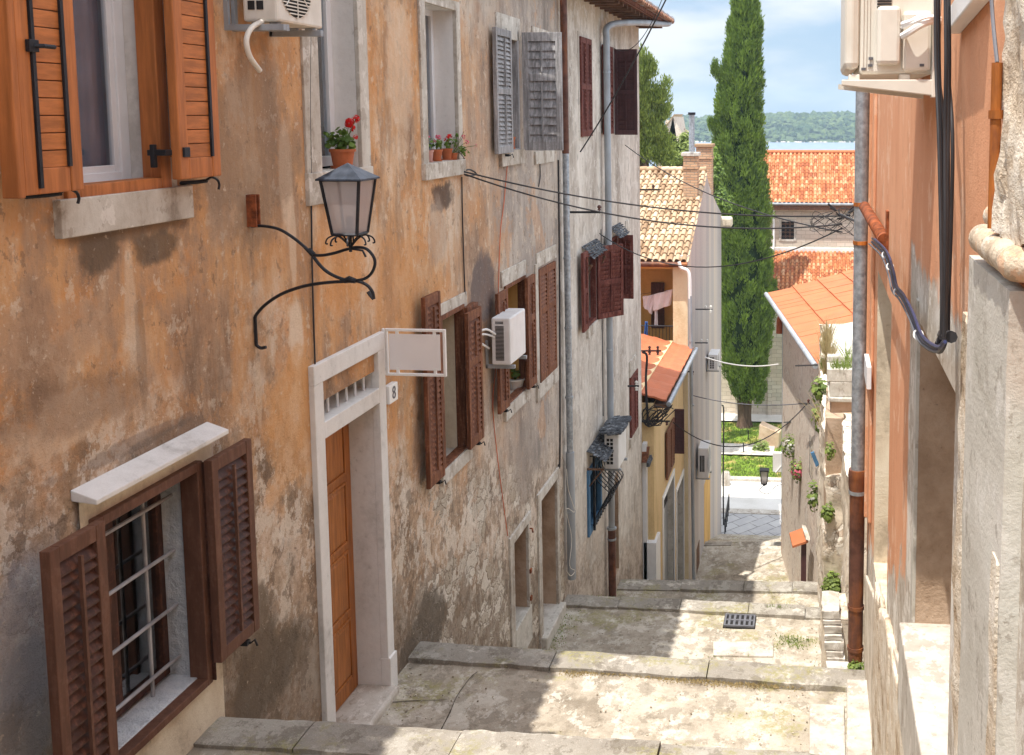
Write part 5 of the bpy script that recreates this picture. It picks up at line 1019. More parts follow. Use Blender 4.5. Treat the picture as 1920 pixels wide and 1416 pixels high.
mb = MB(); cb = Vector((-3.45, YC0, zce + .08)); d_ = Vector((0, YC1 - YC0 + .0, 0)); vs = []
nx = 48
for i in range(nx + 1):
    for k in range(33):
        t_ = i / nx; y = k / 32; p_ = topc.lerp(cb, t_) + d_ * y; vs.append(p_ + Vector((0, 0, .035 * abs(math.sin(y * math.pi * 24)) + .03 * (1 - (t_ * 13) % 1))))
mb.add(vs, [(i * 33 + k, (i + 1) * 33 + k, (i + 1) * 33 + k + 1, i * 33 + k + 1) for i in range(nx) for k in range(32)])
mb.build('roof', M['tilered'], HC, solid=.05)
MB().tube([(-3.38, YC0 - .1, zce + .02), (-3.38, YC1 + .1, zce + .04)], .06, 10).build('gutter', M['zinc'], HC, smooth=True)
mb = MB(); mb.box(FC, YC0, YC1, zce - .1, zce - .02, -.1, .34); mb.build('fascia', M['w_plank'], HC)
kc = dict(km); kc['mids'] = ()
shutter(FC, lc(1246, 820)[0], lc(1260, 820)[0], lc(1260, 868)[1], lc(1260, 782)[1], .03, M['w_red'], HC, catch=False, label='brown shutter on the yellow wall', **kc)
fcs = FC.sub(lc(1264, 820)[0], .02, math.radians(90)); shutter(fcs, 0, .26, lc(1264, 850)[1], lc(1264, 766)[1], 0, M['w_dark'], HC, catch=False, rod=False, label='dark shutter standing open from the yellow wall', slat=.1, rail=.06, mids=(), th=.05, sw=.04)
# narrow white door strip + little awning between B and C
mb = MB(); mb.box(FL, YB + .02, YB + .35, -12.5, L(1205, 830)[1], .0, .1); mb.box(FL, YB + .02, YB + .7, -12.5, -12.0 + 1.9, .02, .32); mb.build('door_pier', M['pvc'], HC)
t = thing('awning', 'tiny blue and red awning at the corner of the yellow house', 'awning', tuple(atY(1205, 870, 24.2)))
a_ = [atY(*p, 24.25) for p in ((1203, 842), (1216, 838), (1224, 848), (1214, 872), (1203, 876))]; mb = MB()
mb.hexa([atY(1203, 838, 24.2), atY(1218, 838, 24.2), atY(1213, 868, 24.0), atY(1203, 868, 24.0), atY(1203, 836, 24.6), atY(1219, 836, 24.6), atY(1214, 866, 24.5), atY(1203, 866, 24.5)]); mb.build('red_panel', M['w_red'], t)
mb = MB(); mb.hexa([atY(1212, 868, 23.9), atY(1216, 868, 23.9), atY(1226, 844, 24.6), atY(1222, 844, 24.6), atY(1212, 876, 23.9), atY(1218, 876, 23.9), atY(1228, 850, 24.6), atY(1224, 850, 24.6)]); mb.build('blue_edge', M['slate'], t)
pipe('drainpipe', 'thin grey drainpipe on the yellow house corner', [([atY(1224, 880, 24.5), atY(1227, 1082, 24.5)], .035, 'greypipe', 'pipe')], [(atY(1225, 980, 24.5), .04, 'zinc')])
# ---------------------------------------------------------------- house D (grey gable)
XD = -3.62; YD0, YD1, YDR = 30.05, 41.0, 35.3
HD = thing('gabled_house', 'grey gabled house with pale tiled roof and an open loggia with laundry', 'house', (XD, 35, -14.5))
ze0 = atY(1290, 484, YD0).z; zr = atX(1322, 326, XD).z; ze1 = atX(1352, 402, XD).z
mb = MB(); pts = []
n = 16
for i in range(n + 1):
    f = i / n; y = YD0 + (YDR - YD0) * f; pts.append((XD, y, ze0 + (zr - ze0) * (f ** 1.35) + .05))
for i in range(1, n + 1):
    f = i / n; y = YDR + (YD1 - YDR) * f; pts.append((XD, y, zr + (ze1 - zr) * (f ** .75) + .05))
front = [(XD, YD0, -17.5)] + pts + [(XD, YD1, -17.5)]; back = [(x - .35, y, z) for x, y, z in front]; m_ = len(front)
mb.add(front + back, [tuple(range(m_))[::-1], tuple(range(m_, 2 * m_))] + [(i, (i + 1) % m_, (i + 1) % m_ + m_, i + m_) for i in range(m_)])
mb.build('gable_wall', M['gable'], HD)
slabx = atY(1262, 560, YD0).x
mb = MB(); f3 = Fr((0, YD0, 0), (1, 0, 0), (0, -1, 0))
mb.box(f3, slabx, XD - .37, -15, ze0 - .02, -.4, .029); mb.box(f3, XD - .37, XD - .001, -15, ze0 + .02, .002, .03); mb.build('corner_pier', M['palecream'], HD)
mb = MB(); mb.box(f3, -14, slabx, -15, atY(1230, 660, YD0).z, -.3, .0); mb.build('lower_wall', M['cream'], HD)
mb = MB(); mb.box(f3, -14, XD - .36, -15, ze0, -1.9, -1.8); mb.build('loggia_back_wall', M['ochre'], HD)
MB().box(f3, -14, XD - .36, -15, ze0 + .1, -10.6, -2).build('back_rooms', M['gable'], HD)
slab4(f3, -14, slabx + .05, ze0 - .32, ze0 - .02, -.3, .02, M['ochre'], 'loggia_beam', HD); slab4(f3, atY(1236, 600, YD0).x - .5, atY(1236, 600, YD0).x - .1, ze0 - 2.4, ze0 - 1.0, -1.79, -1.7, M['w_brown'], 'door', HD)
mb = MB(); zr0, zr1 = atY(1230, 611, YD0).z, atY(1230, 660, YD0).z; mb.tube([(-7, YD0 - .02, zr0), (slabx, YD0 - .02, zr0)], .022, 6)
for i in range(34): x = slabx - .1 * i; mb.tube([(x, YD0 - .02, zr1), (x, YD0 - .02, zr0)], .009, 5)
mb.build('railing', M['black'], HD)
# roof of D
up = Vector((0, YDR - (YD0 - .2), zr + .06 - (ze0 - .08))); ln = up.length; sdn = -up.normalized()
rf = MB(); o_ = Vector((-14, YDR, zr + .03)); e_ = Vector((-14, YD0 - .2, ze0 - .11)); o2 = Vector((-14, YD1 + .4, ze1 - .11))
rf.quad(o_, e_, e_ + Vector((14 + XD - .05, 0, 0)), o_ + Vector((14 + XD - .05, 0, 0))); rf.quad(o_ + Vector((14 + XD - .05, 0, 0)), o2 + Vector((14 + XD - .05, 0, 0)), o2, o_); rfo = rf.build('roof', M['soffit'], HD, solid=.06)
tile_field((-7.6, YDR, zr + .06), (1, 0, 0), sdn, 20, 16, .2, ln / 16, M['tilepale'], 'roof_tiles', rfo, hgt=.07, lift=.035, segs=6)
mb = MB()
for i in range(16): mb.tube([(XD - 4 + i * .25 - .02, YDR, zr + .11), (XD - 4 + i * .25 + .26, YDR, zr + .13)], .1, 10)
mb.build('ridge_tiles', M['tilepale'], rfo, smooth=True)
MB().tube([(-10, YD0 - .26, ze0 - .14), (XD + .02, YD0 - .26, ze0 - .16)], .075, 10).build('gutter', M['brownpipe'], HD, smooth=True)
mb = MB(); c0 = Vector((XD - .5, YD1 - .2, ze1 - .4)); mb.box(Fr((0, YD1, 0), (1, 0, 0), (0, -1, 0)), XD - 1, XD + .42, ze1 - .5, ze1 - .12, -.4, .2); mb.build('cornice', M['cream'], HD, bevel=.08)
py_ = lambda px, py, y=29.7: atY(px, py, y)
pipe('drainpipe', 'pale drainpipe bending round the corner of the gabled house', [(smoothpath([py_(1273, 491), py_(1277, 502), py_(1288, 507), py_(1293, 520), py_(1294, 560)], 6), .05, 'signf', 'elbow'), ([py_(1294, 555), py_(1296, 700), py_(1301, 1090)], .05, 'greypipe', 'pipe')], [(py_(1295, 640), .055, 'zinc'), (py_(1298, 760), .055, 'zinc')])
def chimney(px0, px1, pyt, pyb, y, label, flue=None):
    a, b = atY(px0, pyt, y), atY(px1, pyt, y); f = Fr((0, y, 0), (1, 0, 0), (0, -1, 0)); zb = atY(px0, pyb, y).z; w = b.x - a.x
    t = thing('chimney', label, 'chimney', (a.x, y, zb), 'brick chimneys on the gabled house'); MB().box(f, a.x, b.x, zb - .4, a.z - .12, -w * 1.2, 0).build('stack', M['brick'], t)
    MB().box(f, a.x - .06, b.x + .06, a.z - .12, a.z, -w * 1.2 - .06, .06).build('cap', M['cement'] if flue else M['tilepale'], t, bevel=.02)
    MB().box(f, a.x - .03, b.x + .03, a.z - .52, a.z - .44, -w * 1.2 - .03, .03).build('band', M['brick'], t)
    if flue:
        q = atY(1297, 285, y); q2 = atY(1297, 212, y); MB().tube([q, q2], .09, 12).build('flue', M['zinc'], t, smooth=True); MB().tube([q2 - Vector((0, 0, .06)), q2 + Vector((0, 0, .02))], .12, 12).build('flue_cowl', M['black'], t, smooth=True)
    return t
chimney(1281, 1307, 286, 350, 33.4, 'brick chimney with a tall metal flue on the pale tiled roof', True); chimney(1305, 1334, 270, 345, 37.0, 'broader brick chimney with a tiled cap behind the metal flue')
# laundry
def cloth(label, pts, y, mat, name='laundry'):
    t_ = MB(); n = 14; (x0, y0), (x1, y1), (x2, y2), (x3, y3) = pts; vs = []
    for j in range(n + 1):
        for i in range(n + 1):
            u_, v_ = i / n, j / n; px = (x0 * (1 - u_) + x1 * u_) * (1 - v_) + (x3 * (1 - u_) + x2 * u_) * v_; pyy = (y0 * (1 - u_) + y1 * u_) * (1 - v_) + (y3 * (1 - u_) + y2 * u_) * v_
            p_ = atY(px, pyy, y); p_.y += .05 * math.sin(u_ * 11 + v_ * 2); vs.append(p_)
    t_.add(vs, [(j * (n + 1) + i, j * (n + 1) + i + 1, (j + 1) * (n + 1) + i + 1, (j + 1) * (n + 1) + i) for j in range(n) for i in range(n)]); o = t_.build(name, M[mat], smooth=True, solid=.01); tag(o, label, 'laundry', 'laundry in the loggia'); return o
cloth('large white sheet bunched on the loggia line', [(1226, 552), (1262, 542), (1258, 572), (1224, 584)], 30.4, 'cloth'); cloth('pale cloth hanging at the left of the loggia', [(1205, 556), (1230, 552), (1222, 590), (1206, 575)], 30.55, 'cloth')
cloth('thin pale towel hanging under the white sheet', [(1227, 580), (1233, 580), (1233, 611), (1227, 611)], 30.45, 'cloth'); cloth('blue garment hanging over the loggia railing', [(1209, 603), (1215, 603), (1214, 632), (1207, 632)], 29.95, 'bluecloth')
cable('clothes_line', 'thin clothes line across the loggia', [atY(1200, 552, 30.5), atY(1262, 543, 30.5)], .006, 'rubber', smooth_=0)
# ACs on the gable wall
FD = Fr((XD, 0, 0), (0, 1, 0), (1, 0, 0)); ld = lambda px, py, o=0: (lambda p: (p.y, p.z))(atX(px, py, XD + o))
ac_unit('air_conditioner', 'white air conditioner low on the gable wall above the alley', FD, ld(1309, 880, .08)[0], ld(1309, 880, .08)[0] + .85, ld(1325, 909, .4)[1], ld(1325, 851, .4)[1], .08, .40, M['ac2'], (3, 1), fan=True)
ac_unit('air_conditioner', 'small white air conditioner high on the far end of the gable wall', FD, ld(1328, 680, .08)[0], ld(1328, 680, .08)[0] + .9, ld(1344, 697, .38)[1], ld(1344, 667, .38)[1], .08, .40, M['ac2'], (2, 6))
for dd_, (pa, pb_, pt, pbm) in enumerate(((1320, 1331, 910, 1060), (1306, 1311, 1030, 1085))):
    slab4(FD, ld(pa, pt)[0], ld(pb_, pt)[0], ld(pa, pbm)[1], ld(pa, pt)[1], -.01, .012, M['ochre'] if dd_ == 0 else M['w_plank'], 'doorway', HD)
mb = MB(); mb.box(FD, ld(1312, 1060)[0], ld(1330, 1030)[0], -17, ld(1330, 1025)[1], 0, .45); mb.build('entrance_wall', M['cement'], HD)
cable('cable', 'black cable down the far edge of the gable wall', [atX(1354, 760, XD + .03), atX(1357, 775, XD + .03), atX(1356, 900, XD + .03), atX(1357, 1010, XD + .03)], .03, 'rubber')
# ---------------------------------------------------------------- right: salmon house
rr = lambda px, py, o=0: (lambda p: (p.y, p.z))(atX(px, py, XR - o))
HR = thing('salmon_house', 'sunlit salmon roughcast house along the right side of the lane', 'house', (XR, 6, -4))
YR1 = rr(1630, 700)[0]
r1 = (rr(1716, 950)[0], rr(1787, 950)[0], rr(1716, 1190)[1], rr(1787, 728)[1]); r1 = (min(r1[0], r1[1]), max(r1[0], r1[1]), r1[2], r1[3])
r2 = (rr(1668, 800)[0], rr(1642, 800)[0], rr(1642, 1085)[1], rr(1668, 562)[1])
print('R', YR1, r1, r2)
wall_holes(FR_, -6, YR1, -9, 2.6, [(*r1, .32, M['recess']), (*r2, .16, M['cream'])], M['wallR'], 'wall', HR)
MB().box(FR_, -6, YR1, -9, 2.58, -4, -.5).build('back_rooms', M['wallR'], HR); MB().box(FR_, YR1 - .1, YR1 - .001, -9, 2.58, -.5, -.002).build('end_wall', M['wallR'], HR)
MB().box(FR_, r1[0] - .1, r1[1] + .1, r1[2] - .1, r1[3] + .1, -.36, -.325).build('shuttered_niche', M['recess'], HR); MB().box(FR_, r2[0], r2[1], r2[2], r2[3], -.2, -.165).build('niche_back', M['recess'], HR)
# trims
mb = MB(); mb.box(FR_, r1[1] - .002, r1[1] + .09, r1[2], r1[3] + .1, -.01, .008); mb.build('jamb', M['cement'], HR)
mb = MB(); mb.box(FR_, YR1 - .35, YR1 + .02, -3.9, 2.6, 0, .05); mb.box(FR_, YR1 - .75, YR1 - .45, -3.8, 2.6, 0, .03); mb.build('corner_pilaster', M['wallR'], HR, bevel=.01)
slab4(FR_, r1[0] - .3, r1[1] + .0, r1[2] - .5, r1[2] + .005, -.315, .075, M['limestone'], 'window_sill', HR, .012)
slab4(FR_, r1[0] - 2.4, r1[0] - .3, r1[2] - .48, r1[2] - .02, -.1, .073, M['limestone'], 'window_sill', HR, .02)
q0, q1, zq0, zq1 = r1[1] + .02, YR1 - .3, r1[2] - .35, r1[2] - 1.75
MB().hexa([FR_.P(*v_) for v_ in ((q0, -8, 0), (q1, -8, 0), (q1, zq1, 0), (q0, zq0, 0), (q0, -8, .03), (q1, -8, .03), (q1, zq1, .03), (q0, zq0, .03))]).build('plinth', render_coat('peeling_plinth', [(.40, .33, .25), (.58, .50, .40), (.68, .61, .52), (.70, .64, .56)], .8, 3.5, .9, 1.1), HR, bevel=.015)
mb = MB(); k = 0
for i in range(26):
    a = r1[0] - .2 + i * .17; mb.box(FR_, a, a + .19, r1[2] - 2.4, r1[2] - .12 - .10 * i * .35 + U(-.05, .05), 0, .05 + .02 * mnoise.noise((i * .7, 0, 0)))
mb.build('rough_footing', M['roughstone'], HR, bevel=.02)
MB().box(FR_, rr(1640, 690)[0] - .02, rr(1634, 690)[0], rr(1637, 718)[1], rr(1637, 675)[1], .03, .07).build('junction_box', M['pvc'], HR)
# near stone pier with roll moulding
XP = .50; pr = lambda px, py: (lambda p: (p.y, p.z))(atX(px, py, XP)); FP = Fr((XP, 0, 0), (0, 1, 0), (-1, 0, 0))
ya, yb = pr(1890, 600)[0], pr(1818, 520)[0]; zt = pr(1893, 548)[1]
def rough_box(fr, a0, a1, z0, z1, o0, o1, n, amp, sc_, mat, name, par, seed=0, smooth=True):
    bm = bmesh.new(); bmesh.ops.create_cube(bm, size=1); bmesh.ops.subdivide_edges(bm, edges=bm.edges[:], cuts=n, use_grid_fill=True)
    for v in bm.verts:
        a = a0 + (a1 - a0) * (v.co.x + .5); z = z0 + (z1 - z0) * (v.co.z + .5); o = o0 + (o1 - o0) * (v.co.y + .5); p_ = fr.P(a, z, o)
        d = Vector((mnoise.noise(p_ * sc_ + Vector((seed, 0, 0))), mnoise.noise(p_ * sc_ + Vector((0, seed + 5, 0))), mnoise.noise(p_ * sc_ + Vector((0, 0, seed + 9))))) * amp
        d += Vector((mnoise.noise(p_ * sc_ * 3), mnoise.noise(p_ * sc_ * 3 + Vector((3, 0, 0))), 0)) * amp * .5; v.co = p_ + d
    mb = MB(); bm.verts.index_update(); mb.add([v.co.copy() for v in bm.verts], [[v.index for v in f.verts] for f in bm.faces]); bm.free(); return mb.build(name, mat, par, smooth=smooth)
PR = thing('stone_pier', 'pale cement pier with a rounded stone moulding at the near right edge', 'pier', (XP + .3, ya, -4.5))
rough_box(FP, ya, yb + .02, -5, zt - .0, -.9, 0, 40, .006, 2.0, M['cement'], 'shaft', PR)
rough_box(FP, yb + .02, yb + .36, -5, zt - .25, -.5, -.025, 30, .02, 5, M['roughstone'], 'peeled_edge', PR, 3)
rough_box(FP, ya + .02, ya + .12, -5, -1.2, -.2, .006, 34, .012, 6, M['roughstone'], 'peeled_arris', PR, 4)
mb = MB(); zc_ = zt + .07; ye = yb - .10; path = [FP.P(ye + (ya + .03 - ye) * i / 10, zc_ + .002 * math.sin(i), -.022) for i in range(11)] + [FP.P(ya - .005, zc_, -.03), FP.P(ya - .022, zc_, -.06)] + [FP.P(ya - .025, zc_, -.12 - .1 * i) for i in range(9)]
mb.tube(smoothpath(path, 3), [.036] + [.046 + .0015 * math.sin(k * .9) for k in range(3 * (len(path) - 1))], 22)
path = [FP.P(ye + .05 + (ya + .10 - ye) * i / 10, zc_ + .065 + .004 * math.sin(i * 2), -.065) for i in range(11)]; mb.tube(smoothpath(path, 3), [.035 + .004 * math.sin(k * 1.3) for k in range(31)], 14)
mb.build('roll_moulding', M['roll'], PR, smooth=True)
rough_box(FP, ya + .04, yb - .04, zt - .01, zt + .26, -.8, -.06, 26, .016, 7, M['roughstone'], 'bed', PR)
PS = thing('stone_jamb', 'rough weathered limestone jamb standing on the moulding at the top right', 'stone jamb', (XP + .3, ya, zt + .14))
yj = atX(1874, 250, XP + .02).y
rough_box(Fr((XP + .02, 0, 0), (0, 1, 0), (-1, 0, 0)), ya - .1, yj, zt + .12, 3, -.6, 0, 60, .03, 7, M['roughstone'], 'block', PS, 2)
# right-hand downpipe
ypd = atZ(1606, 1240, zE[2]).y; pp = lambda px, py: atY(px, py, ypd); xp = pp(1612, 600).x; Pz = lambda py: Vector((xp, ypd, pp(1610, py).z))
pipe('drainpipe', 'tall galvanised drainpipe on the right with a rusty brown cast lower half', [([Vector((xp, ypd, 2.6)), Pz(890)], .068, 'zinc', 'upper_pipe'), ([Pz(880), Pz(892), Pz(896), Pz(915), Pz(925), Pz(1240)], [.088, .095, .09, .088, .076, .072], 'brownpipe', 'lower_pipe')],
     [(Pz(383), .068, 'orangerust'), (Pz(455), .068, 'orangerust'), (Pz(922), .078, 'zinc'), (Pz(1138), .074, 'brownpipe'), (Pz(1215), .074, 'brownpipe')])
# big AC, its shelf, pipes
ya6 = 4.9; q6 = lambda px, py: atY(px, py, ya6); x0 = q6(1584, 60).x; x1 = q6(1735, 60).x; zb6 = q6(1660, 139).z
t = thing('air_conditioner', 'large cream air conditioner seen from its pipe side at the top right', 'air conditioner', (x0, ya6, zb6))
f6 = Fr((0, ya6, 0), (1, 0, 0), (0, -1, 0)); xa = q6(1612, 60).x; xb = q6(1688, 60).x
MB().box(f6, xa, xb + .16, zb6, zb6 + .75, -.85, -.02).build('casing', M['ac'], t, bevel=.015)
MB().box(f6, x0, xa + .002, zb6 + .02, zb6 + .78, -.85, -.002).build('front_panel', M['ac'], t, bevel=.03)
mb = MB(); mb.box(f6, xa + .075, xb, zb6 + .04, zb6 + .30, -.03, .035); mb.box(f6, xb + .01, x1 + .03, zb6 + .01, zb6 + .28, -.03, .006); mb.build('valve_cover', M['ac'], t, bevel=.02)
mb = MB()
for px in (1618, 1624, 1630): x = q6(px, 60).x; mb.box(f6, x, x + .004, zb6 + .03, zb6 + .75, -.03, -.014)
mb.build('ribs', M['ac'], t)
mb = MB()
for i in range(8): z = q6(1660, 25 - i * 5.5).z; mb.box(f6, q6(1645, 20).x, q6(1672, 20).x, z, z + .006, -.03, -.012)
mb.build('vents', M['black'], t); mb = MB()
for px, py in ((1628, 125), (1724, 125), (1615, 132), (1629, 112)): q_ = q6(px, py); mb.box(f6, q_.x, q_.x + .02, q_.z, q_.z + .012, -.019 if px < 1700 else .0, -.013 if px < 1700 else .009)
mb.build('markings', M['greycable'], t)
mb = MB(); A_, B_ = q6(1578, 150), q6(1752, 152); zt6 = A_.z; mb.hexa([(A_.x, y, z) for y, z in ((ya6 + .03, zt6 - .03),)] * 0 + [Vector(v) for v in ((A_.x, ya6 - .02, zt6 - .025), (XR, ya6 - .02, zt6 - .075), (XR, ya6 - .02, zt6), (A_.x, ya6 - .02, zt6), (A_.x, ya6 + .03, zt6 - .025), (XR, ya6 + .03, zt6 - .075), (XR, ya6 + .03, zt6), (A_.x, ya6 + .03, zt6))])
mb.box(f6, x0 + .02, x0 + .07, zt6, zb6, -.09, -.02); mb.box(f6, xb, xb + .05, zt6, zb6, -.09, -.02); mb.box(f6, XR - .035, XR - .001, zt6 - .08, zt6 + .5, -.05, .023)
b_ = mb.build('bracket', M['ac'], t, bevel=.004); mb = MB(); y_ = .72; mb.hexa([Vector(v) for v in ((A_.x, ya6 - .02 + y_, zt6 - .025), (XR, ya6 - .02 + y_, zt6 - .075), (XR, ya6 - .02 + y_, zt6), (A_.x, ya6 - .02 + y_, zt6), (A_.x, ya6 + .03 + y_, zt6 - .025), (XR, ya6 + .03 + y_, zt6 - .075), (XR, ya6 + .03 + y_, zt6), (A_.x, ya6 + .03 + y_, zt6))]); mb.box(f6, x0 + .02, x0 + .07, zt6, zb6, -.8, -.72); mb.build('bracket', M['ac'], t)
mb = MB(); qq = lambda px, py, d=0: atY(px, py, ya6 - d)
for (pts, r) in (([(1692, 68, .03), (1706, 60, .06), (1725, 48, .07), (1745, 40, .05), (1772, 38, -.0)], .017), ([(1692, 46, .03), (1708, 41, .06), (1728, 32, .06), (1750, 33, .04), (1775, 44, -.0)], .013), ([(1690, 52, .03), (1712, 43, .07), (1740, 33, .08), (1775, 36, 0)], .006)):
    mb.tube(smoothpath([qq(*p_) for p_ in pts]), r, 8)
mb.build('pipes', M['signf'], t, smooth=True)
# white cable trunking slanting up the wall
a0, z0 = rr(1778, 44, .05); a1, z1 = rr(1830, -30, .05); mb = MB(); P_ = FR_.P
mb.hexa([P_(a0, z0 - .04, .002), P_(a1, z1 - .05, .002), P_(a1, z1 + .05, .002), P_(a0, z0 + .04, .002), P_(a0, z0 - .04, .06), P_(a1, z1 - .05, .06), P_(a1, z1 + .05, .06), P_(a0, z0 + .04, .06)])
tag(mb.build('cable_trunking', M['signf'], bevel=.006), 'white cable trunking slanting up the salmon wall', 'trunking')
# bundle of thick black cables
yk = 4.35; kq = lambda px, py, d=0: atX(px, py, XR - .07 - d)
kt = thing('cable_bundle', 'hanging bundle of thick black cables in front of the salmon wall', 'cable bundle', tuple(kq(1772, 640)))
for k, (pxa, pxb, pxc, d) in enumerate(((1754, 1760, 1766, .02), (1760, 1765, 1769, .0), (1773, 1772, 1771, .03), (1779, 1778, 1774, .01), (1757, 1772, 1776, -.015), (1776, 1786, 1779, -.02))):
    pts = [kq(pxa, -60, d), kq(pxa, 0, d), kq(pxa + 1, 120, d), kq(pxb, 250, d), kq((pxb + pxc) / 2 + 1, 420, d), kq(pxc, 560, d), kq(pxc - 1, 632, d)]
    MB().tube(smoothpath(pts, 5), .0072, 8).build('cable', M['rubber'], kt, smooth=True)
mb = MB(); mb.tube([kq(1768, 628), kq(1784, 632)], .022, 8); mb.tube(smoothpath([kq(1768, 632), kq(1766, 645), kq(1760, 655), kq(1764, 640)], 5), .02, 8); mb.build('joint', M['rubber'], kt, smooth=True)
# lighter cable loom swinging from the downpipe to the bundle
kb = thing('cable_loom', 'grey and blue cable loom tied with straps between drainpipe and black cables', 'cable loom', tuple(kq(1765, 650)))
loom = [(1632, 452), (1655, 475), (1668, 510), (1675, 540), (1688, 556), (1706, 590), (1722, 630), (1740, 648), (1757, 655), (1768, 645)]
for k in range(8):
    dx, dy, dd = U(-8, 8), U(-6, 6), U(-.02, .02); pts = []
    for i, (px, py) in enumerate(loom):
        e = Vector(atX(px + dx * (1 - .5 * i / 9), py + dy, XR - .09 - dd)); pts.append(e)
    MB().tube(smoothpath(pts, 5), .005 if k < 5 else .007, 6).build('cable', M[['greycable', 'greycable', 'greycable', 'rubber', 'rubber', 'navy', 'navy', 'rubber'][k]], kb, smooth=True)
for (px, py) in ((1660, 478), (1669, 500), (1683, 548), (1722, 628)):
    c_ = atX(px, py, XR - .09); MB().tube([c_ + Vector((.02 * math.cos(i * .5236), .01 * math.sin(i * .52), .02 * math.sin(i * .5236))) for i in range(13)], .005, 5).build('strap', M['signf'], kb, smooth=True)
for k in range(5):
    random.seed(90 + k); pts = [atY(1560 + 42 * math.sin(k * 1.3 + i * 1.4) * (1 if i % 6 else .3), 408 + 20 * math.cos(k * .7 + i * 1.9) + 4 * k, 13.0) for i in range(7)]
    cable('wire_loop', 'loose thin wire loops hanging from the cable anchor left of the galvanised pipe', smoothpath(pts, 4), .004, 'rubber', 'thin wire loops by the pipe', smooth_=0)
mb = MB()
for k in range(9): c_ = atY(1580 + 14 * math.sin(k * 2.3), 400 + 8 * math.cos(k * 1.7), 12.95); mb.tube([c_, c_ + Vector((U(-.09, .09), U(-.05, .05), U(-.07, .07)))], U(.008, .018), 7)
mb.tube([atY(1575, 402, 12.95), Vector((XR, 11.6, atY(1575, 402, 12.95).z))], .014, 6); tag(mb.build('cable_anchor', M['rubber'], smooth=True), 'dark knot of cable clamps left of the galvanised pipe', 'cable anchor')
# rusty stubs
a_, b_ = atY(1621, 388, ypd - .5), atX(1658, 450, XR - .03); t = thing('rusty_pipe_stub', 'open ended rusty pipe stub sloping up to the galvanised drainpipe', 'pipe', tuple(b_))
MB().tube([a_, b_], .05, 16, caps=False).build('pipe', M['rust'], t, smooth=True, solid=.007); MB().tube([b_ - (b_ - a_).normalized() * .04, b_ + (b_ - a_).normalized() * .03], .056, 14).build('end_cap', M['rust'], t, smooth=True)
MB().box(FR_, b_.y - .06, b_.y + .06, b_.z - .12, b_.z + .22, .0, .02).build('plate', M['rust'], t)
x_ = XR - .045; pa, pb_ = atX(1869, 118, x_), atX(1862, 435, x_); py0 = (pa.y + pb_.y) / 2
t = thing('rusty_conduit', 'orange rusted upright pipe beside the rough stone jamb', 'pipe', (x_, py0, pb_.z)); MB().tube([(x_, py0, pb_.z + .01), (x_, py0, pa.z)], .0155, 12).build('pipe', M['orangerust'], t, smooth=True)
zc_ = atX(1866, 215, x_).z; MB().tube([(x_, py0, zc_ - .012), (x_, py0, zc_ + .012)], .021, 12).build('clamp', M['orangerust'], t, smooth=True)
cable('steel_rope', 'twisted steel rope hanging to the top of the orange rusted pipe', [Vector((x_, py0, pa.z)), atX(1862, 40, x_), atX(1857, -40, x_)], .006, 'greycable')
# ---------------------------------------------------------------- right: walls lower down the lane
XG = .25
RG = thing('rubble_wall', 'sunlit rubble retaining wall below the galvanised pipe with plants on it', 'wall', (XG, 18, -9))
FGp = Fr((XG, 0, 0), (0, 1, 0), (-1, 0, 0))
rough_box(Fr((.17, 0, 0), (0.0, 1, 0), (-1, 0, 0)), 14.4, 25.5, -12, -5.0, -3, .0, 90, .10, 1.6, M['rub'], 'wall', RG, 1)
rough_box(Fr((.42, 0, 0), (0.0, 1, 0), (-1, 0, 0)), 11.4, 14.6, -9, -4.1, -2.5, .0, 60, .07, 1.8, M['rub'], 'near_wall', RG, 2)
rough_box(Fr((.19, 0, 0), (0.0, 1, 0), (-1, 0, 0)), 14.55, 16.2, -9, -4.2, -1.6, .0, 24, .03, 2.4, M['recess'], 'rendered_strip', RG, 6)
TP = thing('terrace_pier', 'stepped concrete terrace edge with mouldings and weeds below the salmon roof', 'pier', (.3, 15, -6))
f5 = Fr((0, 14.9, 0), (1, 0, 0), (0, -1, 0)); g5 = lambda px, py: atY(px, py, 14.9)
def lay(pxl, py0_, py1_, mat, dep, nm):
    a = g5(pxl, py0_); b = g5(pxl, py1_); MB().box(f5, a.x, 2.0, b.z, a.z, -dep, 0 if nm != 'moulding' else .06).build(nm, M[mat], TP, bevel=.012)
lay(1551, 692, 716, 'cement', 2.4, 'cap'); lay(1556, 716, 744, 'cement', 2.3, 'block'); lay(1553, 744, 752, 'cement', 2.2, 'moulding'); lay(1558, 752, 778, 'recess', 2.2, 'block'); lay(1554, 778, 786, 'cement', 2.2, 'moulding'); lay(1560, 786, 812, 'recess', 2.2, 'block'); lay(1555, 812, 819, 'cement', 2.2, 'moulding'); lay(1562, 819, 1000, 'cement', 2.2, 'block')
a = atZ(1551, 690, g5(1551, 692).z); slp = thing('concrete_slab', 'pale concrete slab sloping above the terrace edge', 'slab', (.4, 17, -4)); 
mb = MB(); zz = g5(1551, 692).z; z2 = atY(1548, 612, 18.2).z; xq = atY(1548, 612, 18.2).x; mb.hexa([(a.x, 15.3, zz + .0), (2, 15.3, zz + .0), (2, 18.2, z2 - .1), (xq, 18.2, z2 - .1), (a.x, 15.3, zz + .1), (2, 15.3, zz + .1), (2, 18.2, z2), (xq, 18.2, z2)]); mb.build('slab', M['cement'], slp, bevel=.02)
